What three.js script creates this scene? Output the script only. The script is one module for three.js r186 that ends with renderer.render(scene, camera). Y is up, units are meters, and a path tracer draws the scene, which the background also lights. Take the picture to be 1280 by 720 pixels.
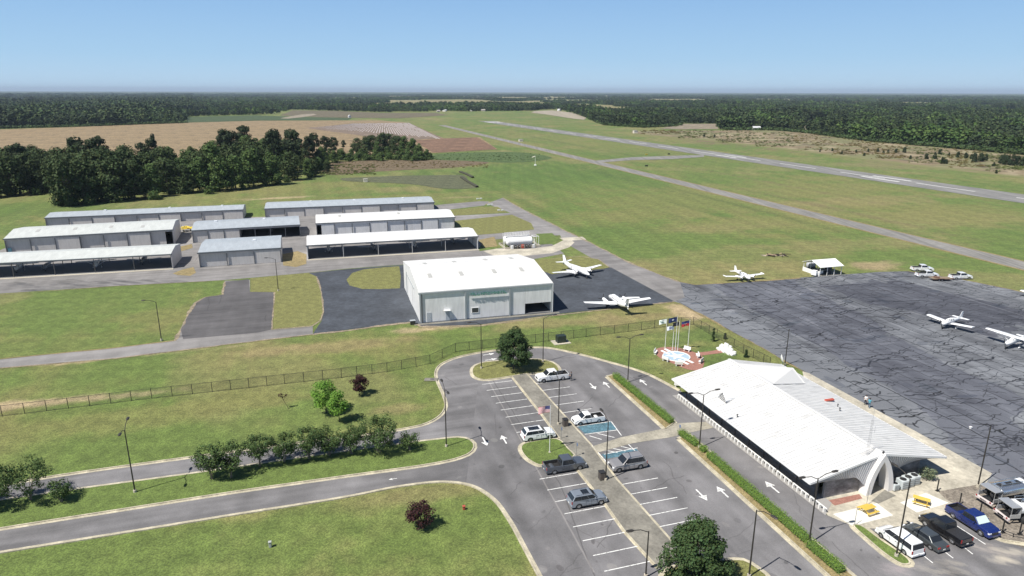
import * as THREE from 'three';
import { mergeGeometries } from 'three/addons/utils/BufferGeometryUtils.js';
import { RoundedBoxGeometry } from 'three/addons/geometries/RoundedBoxGeometry.js';
import { MarchingCubes } from 'three/addons/objects/MarchingCubes.js';

// ---------------------------------------------------------------- camera, sky, sun, exposure
const PW = 1280, PH = 720, F = 853, CAM_H = 50, PITCH = Math.atan((360 - 114.3) / F), ROLL = 0.13 * Math.PI / 180;
const scene = new THREE.Scene();
const camera = new THREE.PerspectiveCamera(2 * Math.atan(360 / F) * 180 / Math.PI, PW / PH, 0.5, 60000);
camera.position.set(0, CAM_H, 0);
camera.rotation.order = 'YXZ';
camera.rotation.set(-PITCH, 0, ROLL);
scene.add(camera);
const renderer = new THREE.WebGLRenderer({ antialias: true });
renderer.setSize(1024, 576);
renderer.toneMapping = THREE.LinearToneMapping;
renderer.toneMappingExposure = 1.35;
renderer.shadowMap.enabled = true;

const SUN = new THREE.Vector3(-0.4525, 0.829, 0.3287).normalize();
{ // clear late-spring sky, pale at the horizon
  const w = 512, h = 512, d = new Float32Array(w * h * 4);
  const stops = [[-90, .09, .10, .07], [-2, .12, .14, .13], [-0.3, .33, .48, .62], [0, .40, .55, .68], [1, .36, .52, .665], [2.5, .30, .475, .65], [5, .25, .42, .63], [8, .195, .355, .595], [16, .085, .175, .35], [35, .028, .062, .142], [90, .016, .036, .092]];
  for (let j = 0; j < h; j++) {
    const el = ((j + .5) / h - .5) * 180;
    let k = 1; while (k < stops.length - 1 && stops[k][0] < el) k++;
    const a = stops[k - 1], b = stops[k], t = Math.min(1, Math.max(0, (el - a[0]) / (b[0] - a[0])));
    for (let i = 0; i < w; i++) {
      const az = ((i + .5) / w - .5) * 2 * Math.PI, ce = Math.cos(el * Math.PI / 180);
      const dx = ce * Math.cos(az), dz = ce * Math.sin(az), dy = Math.sin(el * Math.PI / 180);
      const c = Math.max(0, dx * SUN.x + dy * SUN.y + dz * SUN.z), halo = el > -1 ? .15 * Math.pow(c, 8) : 0;
      const o = (j * w + i) * 4;
      for (let m = 0; m < 3; m++) d[o + m] = a[m + 1] + (b[m + 1] - a[m + 1]) * t + halo;
      d[o + 3] = 1;
    }
  }
  const sky = new THREE.DataTexture(d, w, h, THREE.RGBAFormat, THREE.FloatType);
  sky.mapping = THREE.EquirectangularReflectionMapping; sky.magFilter = sky.minFilter = THREE.LinearFilter; sky.needsUpdate = true;
  scene.background = sky; scene.environment = sky;
}
const sun = new THREE.DirectionalLight(new THREE.Color(1, .955, .88), 4.9);
sun.position.copy(SUN).multiplyScalar(600).add(new THREE.Vector3(0, 0, -180));
sun.target.position.set(0, 0, -180);
sun.castShadow = true;
sun.shadow.mapSize.set(4096, 4096);
Object.assign(sun.shadow.camera, { left: -260, right: 260, top: 260, bottom: -260, near: 10, far: 1600 });
scene.add(sun, sun.target);

// ---------------------------------------------------------------- helpers
const AL = 17.2 * Math.PI / 180;                                    // the airfield's own grid, turned against the view
const E1 = [Math.cos(AL), -Math.sin(AL)], E2 = [-Math.sin(AL), -Math.cos(AL)];
function G(u, v, y = 0) {                                           // photograph pixel -> [x, z] on the level y
  const x = u - 640, q = v - 360, X = x * Math.cos(ROLL) + q * Math.sin(ROLL), Y = -x * Math.sin(ROLL) + q * Math.cos(ROLL);
  const t = (CAM_H - y) / (Math.sin(PITCH) + Y / F * Math.cos(PITCH));
  return [X / F * t, (-Math.cos(PITCH) + Y / F * Math.sin(PITCH)) * t];
}
const P3 = (u, v, y = 0) => { const g = G(u, v, y); return [g[0], y, g[1]]; };
const GP = (list, y = 0) => list.map(([u, v]) => G(u, v, y));
const add2 = (p, a, b) => [p[0] + a * E1[0] + b * E2[0], p[1] + a * E1[1] + b * E2[1]];
function rng(s) { let a = s >>> 0; return () => { a = (a + 0x6D2B79F5) | 0; let t = Math.imul(a ^ (a >>> 15), 1 | a); t = (t + Math.imul(t ^ (t >>> 7), 61 | t)) ^ t; return ((t ^ (t >>> 14)) >>> 0) / 4294967296; }; }
const hash2 = (x, y) => { let h = Math.imul(x | 0, 374761393) + Math.imul(y | 0, 668265263); h = Math.imul(h ^ (h >>> 13), 1274126177); return ((h ^ (h >>> 16)) >>> 0) / 4294967296; };
function vn(x, y) { const i = Math.floor(x), j = Math.floor(y), f = x - i, g = y - j, u = f * f * (3 - 2 * f), w = g * g * (3 - 2 * g); const a = hash2(i, j), b = hash2(i + 1, j), c = hash2(i, j + 1), d = hash2(i + 1, j + 1); return a + (b - a) * u + (c - a) * w + (a - b - c + d) * u * w; }
function fbm(x, y, n = 4) { let s = 0, a = .5, t = 0; for (let k = 0; k < n; k++) { s += a * vn(x, y); t += a; a *= .5; const X = x * 1.6 - y * 1.2 + 17.3; y = x * 1.2 + y * 1.6 - 9.1; x = X; } return s / t; }
const clamp = (v, a = 0, b = 1) => Math.min(b, Math.max(a, v));
const sstep = (a, b, v) => { const t = clamp((v - a) / (b - a)); return t * t * (3 - 2 * t); };
const mix3 = (a, b, t) => [a[0] + (b[0] - a[0]) * t, a[1] + (b[1] - a[1]) * t, a[2] + (b[2] - a[2]) * t];
const taken = {};
function numbered(n) { const k = taken[n] ?? 0; taken[n] = k + 1; return k ? n + '_' + String(k).padStart(3, '0') : n; }
function tag(o, label, category, group, kind) { if (label) o.userData.label = label; if (category) o.userData.category = category; if (group) o.userData.group = group; if (kind) o.userData.kind = kind; return o; }
function mesh(name, geo, mat, parent) {
  const m = new THREE.Mesh(Array.isArray(geo) ? (geo.length > 1 ? merge(geo) : geo[0]) : geo, mat);
  m.castShadow = m.receiveShadow = true;
  m.name = parent ? name : numbered(name);
  (parent ?? scene).add(m);
  return m;
}
function merge(list) {
  const flat = list.map(g => { const n = g.index ? g.toNonIndexed() : g; for (const k of Object.keys(n.attributes)) if (!['position', 'normal', 'uv', 'color'].includes(k)) n.deleteAttribute(k); if (!n.attributes.uv) n.setAttribute('uv', new THREE.BufferAttribute(new Float32Array(n.attributes.position.count * 2), 2)); return n; });
  const anyC = flat.some(g => g.attributes.color); if (anyC) for (const g of flat) if (!g.attributes.color) g.setAttribute('color', new THREE.BufferAttribute(new Float32Array(g.attributes.position.count * 3).fill(1), 3));
  return mergeGeometries(flat);
}
function thing(name, label, category, pos = [0, 0, 0], turn = 0, group) {
  const o = new THREE.Group(); o.name = numbered(name); o.position.set(...pos); o.rotation.y = turn; tag(o, label, category, group); scene.add(o); return o;
}
function group(name, parent) { const o = new THREE.Group(); o.name = name; parent.add(o); return o; }
function dup(root, pos, turn, label, grp) {
  const r = root.clone(); r.name = numbered(root.name.replace(/_\d{3}$/, '')); scene.add(r); r.position.set(...pos); if (turn !== undefined) r.rotation.y = turn;
  r.userData = { ...root.userData }; if (label) r.userData.label = label; if (grp) r.userData.group = grp; return r;
}
const mats = {};
function M(key, color, rough = .8, o = {}) {
  if (mats[key]) return mats[key];
  const m = new THREE.MeshStandardMaterial({ roughness: rough, metalness: 0, ...o });
  if (Array.isArray(color)) m.color.setRGB(...color); else m.color.set(color);
  m.name = key; return mats[key] = m;
}
function bx(w, h, d, x = 0, y = 0, z = 0, ry = 0, rz = 0, rx = 0) { const g = new THREE.BoxGeometry(w, h, d); if (rx) g.rotateX(rx); if (rz) g.rotateZ(rz); if (ry) g.rotateY(ry); g.translate(x, y, z); return g; }
function rbx(w, h, d, x = 0, y = 0, z = 0, r = .03, seg = 2) { const g = new RoundedBoxGeometry(w, h, d, seg, r); g.translate(x, y, z); return g; }
function cy(r0, r1, h, x = 0, y = 0, z = 0, seg = 10, axis = 'y') { const g = new THREE.CylinderGeometry(r1, r0, h, seg); if (axis === 'x') g.rotateZ(Math.PI / 2); if (axis === 'z') g.rotateX(Math.PI / 2); g.translate(x, y, z); return g; }
function bar(a, b, r0, r1 = r0, seg = 6) { const A = new THREE.Vector3(...a), B = new THREE.Vector3(...b), d = B.clone().sub(A), g = new THREE.CylinderGeometry(r1, r0, d.length(), seg); g.applyQuaternion(new THREE.Quaternion().setFromUnitVectors(new THREE.Vector3(0, 1, 0), d.normalize())); const c = A.add(B).multiplyScalar(.5); g.translate(c.x, c.y, c.z); return g; }
function hexa(b, t) {                                               // b, t: four corners each (ring order) -> closed hexahedron
  const v = [...b, ...t], q = [[3, 2, 1, 0], [4, 5, 6, 7], [0, 1, 5, 4], [1, 2, 6, 5], [2, 3, 7, 6], [3, 0, 4, 7]], p = [];
  for (const [i, j, k, l] of q) p.push(...v[i], ...v[j], ...v[k], ...v[i], ...v[k], ...v[l]);
  const g = new THREE.BufferGeometry(); g.setAttribute('position', new THREE.Float32BufferAttribute(p, 3)); g.computeVertexNormals(); return g;
}
function pane(q, th = .03) {                                        // thin slab on a quad, outwards along its normal
  const a = new THREE.Vector3(...q[0]), n = new THREE.Vector3(...q[1]).sub(a).cross(new THREE.Vector3(...q[3]).sub(a)).normalize().multiplyScalar(th);
  return hexa(q, q.map(p => [p[0] + n.x, p[1] + n.y, p[2] + n.z]));
}
function flat(pts, y) {                                             // polygon of [x, z] laid on the level y, uv in metres
  const g = new THREE.ShapeGeometry(new THREE.Shape(pts.map(p => new THREE.Vector2(p[0], -p[1]))));
  g.rotateX(-Math.PI / 2); g.translate(0, y, 0); const p = g.attributes.position, uv = g.attributes.uv;
  for (let i = 0; i < p.count; i++) uv.setXY(i, p.getX(i), -p.getZ(i));
  return g;
}
function curve(pts, n = 60, closed = false) { return new THREE.CatmullRomCurve3(pts.map(p => new THREE.Vector3(p[0], 0, p[1])), closed, 'centripetal').getSpacedPoints(n).map(v => [v.x, v.z]); }
function ribbon(pts, w, y0, y1, off = 0) {                           // raised strip along a line: top, both sides and the ends
  const p = [], n = pts.length, Ls = [], Rs = [];
  for (let i = 0; i < n; i++) { const a = pts[Math.max(0, i - 1)], b = pts[Math.min(n - 1, i + 1)]; let dx = b[0] - a[0], dz = b[1] - a[1]; const l = Math.hypot(dx, dz) || 1; dx /= l; dz /= l; Ls.push([pts[i][0] + dz * (off + w / 2), pts[i][1] - dx * (off + w / 2)]); Rs.push([pts[i][0] + dz * (off - w / 2), pts[i][1] - dx * (off - w / 2)]); }
  const quad = (a, b, c, d) => p.push(...a, ...b, ...c, ...a, ...c, ...d);
  for (let i = 0; i < n - 1; i++) {
    const l0 = Ls[i], l1 = Ls[i + 1], r0 = Rs[i], r1 = Rs[i + 1];
    quad([r0[0], y1, r0[1]], [r1[0], y1, r1[1]], [l1[0], y1, l1[1]], [l0[0], y1, l0[1]]);
    if (y1 - y0 > .02) { quad([l0[0], y1, l0[1]], [l1[0], y1, l1[1]], [l1[0], y0, l1[1]], [l0[0], y0, l0[1]]); quad([r1[0], y1, r1[1]], [r0[0], y1, r0[1]], [r0[0], y0, r0[1]], [r1[0], y0, r1[1]]); }
  }
  const g = new THREE.BufferGeometry(); g.setAttribute('position', new THREE.Float32BufferAttribute(p, 3)); g.computeVertexNormals();
  const uv = new Float32Array(p.length / 3 * 2); for (let i = 0; i < p.length / 3; i++) { uv[i * 2] = p[i * 3]; uv[i * 2 + 1] = -p[i * 3 + 2]; } g.setAttribute('uv', new THREE.BufferAttribute(uv, 2));
  return g;
}
function extrudeSide(pts, width, bevel = .04, seg = 2) {             // side profile in x-y, extruded across z and centred
  const s = new THREE.Shape(); pts.forEach((p, i) => i ? s.lineTo(p[0], p[1]) : s.moveTo(p[0], p[1]));
  const g = new THREE.ExtrudeGeometry(s, { depth: width - 2 * bevel, bevelEnabled: bevel > 0, bevelThickness: bevel, bevelSize: bevel, bevelOffset: -bevel, bevelSegments: seg, curveSegments: 6 });
  g.translate(0, 0, -width / 2 + bevel); return g;
}
function loft(secs, n = 16) {                                       // secs: [x, yc, halfW, halfH, power] along x, capped
  const p = [], idx = [], uv = [];
  secs.forEach((s) => { for (let i = 0; i <= n; i++) { const a = i / n * Math.PI * 2, e = 2 / (s[4] ?? 2.2), c = Math.cos(a), d = Math.sin(a); p.push(s[0], s[1] + Math.sign(d) * Math.pow(Math.abs(d), e) * s[3], Math.sign(c) * Math.pow(Math.abs(c), e) * s[2]); uv.push(i / n, s[0]); } });
  for (let k = 0; k < secs.length - 1; k++) for (let i = 0; i < n; i++) { const a = k * (n + 1) + i, b = a + n + 1; idx.push(a, a + 1, b, a + 1, b + 1, b); }
  for (const [k, f] of [[0, 1], [secs.length - 1, 0]]) { const c = p.length / 3; p.push(secs[k][0], secs[k][1], 0); uv.push(0, 0); for (let i = 0; i < n; i++) { const a = k * (n + 1) + i; f ? idx.push(c, a + 1, a) : idx.push(c, a, a + 1); } }
  const g = new THREE.BufferGeometry(); g.setAttribute('position', new THREE.Float32BufferAttribute(p, 3)); g.setAttribute('uv', new THREE.Float32BufferAttribute(uv, 2)); g.setIndex(idx); g.computeVertexNormals(); return g;
}
function wing(a, b) {                                               // a, b: [x of leading edge, y, z, chord, thickness]
  const pr = [[0, 0], [.04, .4], [.15, .85], [.35, 1], [.65, .65], [1, .03], [.65, -.35], [.3, -.5], [.1, -.45], [.03, -.25]], n = pr.length, p = [], idx = [];
  const vert = Math.abs(a[1] - b[1]) > Math.abs(a[2] - b[2]);
  for (const s of [a, b]) for (const q of pr) vert ? p.push(s[0] - q[0] * s[3], s[1], s[2] + (q[1] > 0 ? q[1] : q[1] * 2) * s[4]) : p.push(s[0] - q[0] * s[3], s[1] + q[1] * s[4], s[2]);
  for (let i = 0; i < n; i++) { const j = (i + 1) % n; idx.push(i, j, n + i, j, n + j, n + i); }
  for (let i = 1; i < n - 1; i++) idx.push(0, i + 1, i, n, n + i, n + i + 1);
  const g = new THREE.BufferGeometry(); g.setAttribute('position', new THREE.Float32BufferAttribute(p, 3)); g.setIndex(idx);
  const h = g.toNonIndexed(); h.computeVertexNormals(); return h;
}
function noiseTex(size, fn, srgb = true) {                          // fn(u, v) -> [r, g, b] 0..1; tiles when fn does
  const d = new Uint8Array(size * size * 4);
  for (let j = 0; j < size; j++) for (let i = 0; i < size; i++) { const c = fn(i / size, j / size), o = (j * size + i) * 4; d[o] = clamp(c[0]) * 255; d[o + 1] = clamp(c[1]) * 255; d[o + 2] = clamp(c[2]) * 255; d[o + 3] = 255; }
  const t = new THREE.DataTexture(d, size, size); t.wrapS = t.wrapT = THREE.RepeatWrapping; t.magFilter = THREE.LinearFilter; t.minFilter = THREE.LinearMipmapLinearFilter; t.generateMipmaps = true; if (srgb) t.colorSpace = THREE.SRGBColorSpace; t.needsUpdate = true; return t;
}
const tnoise = (u, v, f) => { const x = u * f, y = v * f, i = Math.floor(x), j = Math.floor(y), a = x - i, b = y - j, s = a * a * (3 - 2 * a), t = b * b * (3 - 2 * b), m = k => ((k % f) + f) % f; const p = hash2(m(i), m(j) + f * 7), q = hash2(m(i + 1), m(j) + f * 7), r = hash2(m(i), m(j + 1) + f * 7), w = hash2(m(i + 1), m(j + 1) + f * 7); return p + (q - p) * s + (r - p) * t + (p - q - r + w) * s * t; };
const tf = (u, v, ...fs) => { let s = 0, t = 0, a = 1; for (const f of fs) { s += a * tnoise(u, v, f); t += a; a *= .6; } return s / t; };
// ---------------------------------------------------------------- ground
const grassTex = noiseTex(512, (u, v) => { const a = tf(u, v, 8, 16, 32), b = tf(u, v, 64, 128, 256), c = hash2(u * 512, v * 512); const l = .60 + .15 * (a - .5) + .38 * (b - .5) + .16 * (c - .5); return [l * 1.02, l, l * .97]; });
const soilTex = noiseTex(512, (u, v) => { const a = tf(u, v, 4, 8, 16), b = tf(u, v, 32, 64, 128), c = hash2(u * 512, v * 512); const l = .72 + .3 * (a - .5) + .4 * (b - .5) + .2 * (c - .5); return [l, l, l]; });
const tex = (t, rx, ry = rx, rot = 0) => { const c = t.clone(); c.repeat.set(rx, ry); c.rotation = rot; c.needsUpdate = true; return c; };
const C = { olive: [.160, .168, .059], green: [.102, .152, .037], lush: [.076, .134, .028], dry: [.235, .195, .10], tan: [.40, .32, .21], dirt: [.30, .235, .15], brush: [.155, .125, .072], dark: [.055, .085, .025] };
// bare or differently grown patches: centre pixel, radii in metres along and across the airfield grid, colour, strength
const PATCH = [
  [60, 503, 9, 1.4, C.tan, .75], [150, 495, 7, 1.0, C.tan, .5], [10, 507, 6, 1.6, C.tan, .7], [570, 408, 9, 1.6, C.tan, .7], [520, 412, 5, 1.5, C.tan, .6], [640, 401, 8, 1.2, C.tan, .55], [860, 392, 3.5, 4, C.tan, .85], [845, 383, 2.5, 2, C.tan, .7], [885, 408, 1.6, 3, C.dry, .7],
  [1090, 331, 9, 5, C.dirt, .7], [612, 254, 5, 4, C.tan, .9], [575, 247, 8, 2.5, C.tan, .55], [355, 247, 16, 3, C.tan, .6], [322, 249, 8, 2, C.tan, .6], [205, 441, 12, .8, C.tan, .4], [110, 449, 8, .7, C.tan, .7], [100, 452, 5, .6, C.tan, .8],
  [350, 437, 8, 2, C.dry, .6], [420, 433, 12, 3, C.dry, .6], [700, 402, 16, 3.2, C.dry, .6], [780, 400, 14, 3, C.dry, .6], [240, 346, 12, 1.5, C.dry, .8], [610, 270, 25, 3, C.dry, .5], [500, 245, 60, 6, C.olive, .7], [690, 342, 8, 5, C.dry, .55], [725, 328, 10, 6, C.dry, .5],
  [500, 250, 50, 10, C.olive, .6], [455, 210, 30, 20, C.brush, .5], [390, 232, 60, 14, C.olive, .6], [605, 187, 40, 16, C.green, .8], [560, 185, 60, 10, C.lush, .7],
  [690, 215, 45, 60, C.lush, .85], [640, 225, 30, 40, C.lush, .8], [740, 240, 30, 40, C.green, .8], [800, 190, 40, 40, C.lush, .5], [860, 250, 60, 45, C.olive, .6], [780, 270, 40, 20, C.olive, .55], [950, 280, 60, 18, C.olive, .6], [1010, 310, 40, 10, C.dry, .35], [900, 285, 22, 10, C.dry, .3], [740, 290, 25, 12, C.lush, .5], [840, 300, 20, 12, C.green, .7], [930, 318, 18, 10, C.green, .6],
  [1020, 235, 60, 40, C.olive, .6], [1180, 265, 50, 25, C.olive, .65], [1100, 250, 50, 12, C.dry, .35], [900, 205, 60, 30, C.green, .6], [760, 183, 60, 80, C.olive, .5], [690, 172, 40, 120, C.olive, .5], [660, 180, 20, 40, C.olive, .6],
  [1010, 180, 70, 120, C.brush, .9], [1110, 190, 60, 60, C.brush, .85], [930, 176, 60, 120, C.brush, .85], [1230, 200, 60, 40, [.17, .155, .08], .85], [1160, 205, 60, 40, [.17, .155, .08], .7], [870, 172, 40, 120, C.brush, .7], [805, 168, 30, 90, C.olive, .8],
  [775, 222, 2.2, 70, C.dark, .6], [905, 252, 1.6, 60, C.dark, .4], [700, 178, 3, 160, C.dark, .45], [1030, 258, 2.5, 60, C.brush, .4], [930, 222, 2, 90, C.brush, .45], [840, 268, 1.2, 26, C.dark, .35], [868, 262, 1.2, 30, C.dark, .3], [575, 219, 1.5, 22, C.dark, .8], [590, 230, 1.5, 12, C.dark, .8], 
  [860, 420, 9, 6, C.lush, .75], [880, 445, 8, 5, C.lush, .75], [800, 435, 10, 5, C.green, .7], [760, 430, 8, 4, C.olive, .5], [590, 670, 14, 8, C.green, .75], [480, 660, 20, 8, C.green, .7], [300, 690, 18, 8, C.green, .7], [120, 700, 16, 6, C.green, .8], [530, 617, 10, 2.4, C.dry, .45], [450, 520, 16, 6, C.green, .6], [300, 550, 16, 4, C.green, .5], [120, 560, 12, 4, C.green, .55], [500, 510, 5, 2, C.dry, .55], [200, 520, 20, 5, C.olive, .7], [320, 500, 14, 4, C.olive, .65],
  [120, 390, 25, 9, C.green, .7], [60, 380, 20, 5, C.green, .7], [200, 395, 14, 7, C.olive, .6], [90, 430, 20, 4, C.green, .6], [350, 380, 7, 9, C.dry, .5], [30, 262, 40, 24, C.lush, .75], [20, 285, 20, 14, C.green, .8], [100, 290, 20, 8, C.olive, .5],
].map(([u, v, a, b, c, s]) => ({ p: G(u, v), a, b, c, s }));
const GM = 3.0;                                                     // the grass print has a mean of about a third
function groundColor(x, z) {
  const d = Math.hypot(x, z), n1 = fbm(x / 46, z / 46, 3), n2 = fbm(x / 11 + 40, z / 11, 3), n3 = fbm(x / 2.6, z / 2.6 + 70, 2);
  const ea = x * E1[0] + z * E1[1], eb = x * E2[0] + z * E2[1], row = fbm(ea / 3.5, eb / 90 + 11, 3);
  let c = mix3(C.olive, C.green, sstep(.34, .58, n1 * .5 + n2 * .3 + row * .2));
  if (z < -215 && x > -60) c = mix3(c, C.lush, .55 * sstep(.56, .68, fbm(ea / 7 + 5, eb / 140, 3)));
  c = mix3(c, C.dry, .36 * sstep(.55, .70, fbm(x / 26 - 31, z / 26 + 12, 4)));
  if (d < 1500) for (const q of PATCH) {
    const dx = x - q.p[0], dz = z - q.p[1], a = (dx * E1[0] + dz * E1[1]) / q.a, b = (dx * E2[0] + dz * E2[1]) / q.b, r = a * a + b * b;
    if (r < 5) { const w = q.s * (1 - sstep(.45, 1.35, Math.sqrt(r) + (n2 - .5) * 1.1 + (n3 - .5) * .9)); if (w > 0) c = mix3(c, q.c, w); }
  }
  if (d > 2000) c = mix3(c, C.dry, .7 * sstep(.5, .56, fbm(x / 340 + 70, z / 520, 2)));
  const mow = .5 + .5 * Math.sin((x * E2[0] + z * E2[1]) * 1.1 + 3 * n1), k = .90 + .20 * n3 + .085 * (mow - .5) + .05 * (Math.sin(ea * .55) > 0 ? 1 : -1) * (z < -205 ? 1 : 0);
  return [c[0] * k * GM, c[1] * k * GM, c[2] * k * GM];
}
{
  const angs = []; for (let i = 0; i <= 560; i++) angs.push(-46 + 92 * i / 560); for (let a = 52; a < 310; a += 6) angs.push(a); angs.push(314);
  const rad = [0]; for (let i = 0, r = 24; r < 45000; i++) { rad.push(r); r *= r < 400 ? 1.0085 : r < 2000 ? 1.014 : 1.06; }
  const na = angs.length, nr = rad.length, p = new Float32Array(na * nr * 3), c = new Float32Array(na * nr * 3), uv = new Float32Array(na * nr * 2), idx = [];
  for (let j = 0; j < nr; j++) for (let i = 0; i < na; i++) {
    const a = angs[i] * Math.PI / 180, x = Math.sin(a) * rad[j], z = -Math.cos(a) * rad[j], o = j * na + i;
    p[o * 3] = x; p[o * 3 + 2] = z; uv[o * 2] = x; uv[o * 2 + 1] = -z;
    const k = (angs[i] > 46.5 || rad[j] > 12000) ? C.green.map(v => v * GM) : groundColor(x, z); c.set(k, o * 3);
    if (j && i < na - 1) { const q = o - na; idx.push(q, o + 1, o, q, q + 1, o + 1); }
  }
  const g = new THREE.BufferGeometry(); g.setAttribute('position', new THREE.BufferAttribute(p, 3)); g.setAttribute('color', new THREE.BufferAttribute(c, 3)); g.setAttribute('uv', new THREE.BufferAttribute(uv, 2)); g.setIndex(idx); g.computeVertexNormals();
  const nn = g.attributes.normal; for (let i = 0; i < nn.count; i++) nn.setXYZ(i, 0, 1, 0);
  tag(mesh('ground', g, M('lawn', [1, 1, 1], 1, { vertexColors: true, map: tex(grassTex, 1 / 9) })), 'mown green and olive airfield grass reaching to the woods', 'grass', null, 'structure');
}
console.log('ground');

// ---------------------------------------------------------------- paved surfaces (textures in metres of the place)
function worldTex(px, x0, z0, w, h, base, draw) {                   // a surface print covering x0..x0+w, z0..z0+h
  const cv = document.createElement('canvas'); cv.width = px; cv.height = Math.round(px * h / w); const cx = cv.getContext('2d'), W = cv.width, Hh = cv.height;
  const im = cx.createImageData(W, Hh);
  for (let j = 0; j < Hh; j++) for (let i = 0; i < W; i++) { const c = base(x0 + (i + .5) / W * w, z0 + (j + .5) / Hh * h), o = (j * W + i) * 4; im.data[o] = clamp(c[0], 0, 255); im.data[o + 1] = clamp(c[1], 0, 255); im.data[o + 2] = clamp(c[2], 0, 255); im.data[o + 3] = 255; }
  cx.putImageData(im, 0, 0);
  cx.save(); cx.scale(W / w, Hh / h); cx.translate(-x0, -z0); cx.lineCap = 'round'; if (draw) draw(cx); cx.restore();
  const t = new THREE.CanvasTexture(cv); t.colorSpace = THREE.SRGBColorSpace; t.magFilter = THREE.LinearFilter;
  t.userData = { x0, z0, w, h }; return t;
}
function mapUV(g, t) { const q = t.userData, p = g.attributes.position, uv = new Float32Array(p.count * 2); for (let i = 0; i < p.count; i++) { uv[i * 2] = (p.getX(i) - q.x0) / q.w; uv[i * 2 + 1] = 1 - (p.getZ(i) - q.z0) / q.h; } g.setAttribute('uv', new THREE.BufferAttribute(uv, 2)); return g; }
function wobble(cx, a, b, r, amp, step = .8) { const L = Math.hypot(b[0] - a[0], b[1] - a[1]), n = Math.max(2, Math.round(L / step)), nx = -(b[1] - a[1]) / L, nz = (b[0] - a[0]) / L; let o = 0; cx.beginPath(); cx.moveTo(...a); for (let k = 1; k <= n; k++) { o = o * .86 + (r() - .5) * amp; const t = k / n; cx.lineTo(a[0] + (b[0] - a[0]) * t + nx * o, a[1] + (b[1] - a[1]) * t + nz * o); } cx.stroke(); return n; }
const agg = (x, z) => hash2(Math.floor(x * 14), Math.floor(z * 14)) - .5;
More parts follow.
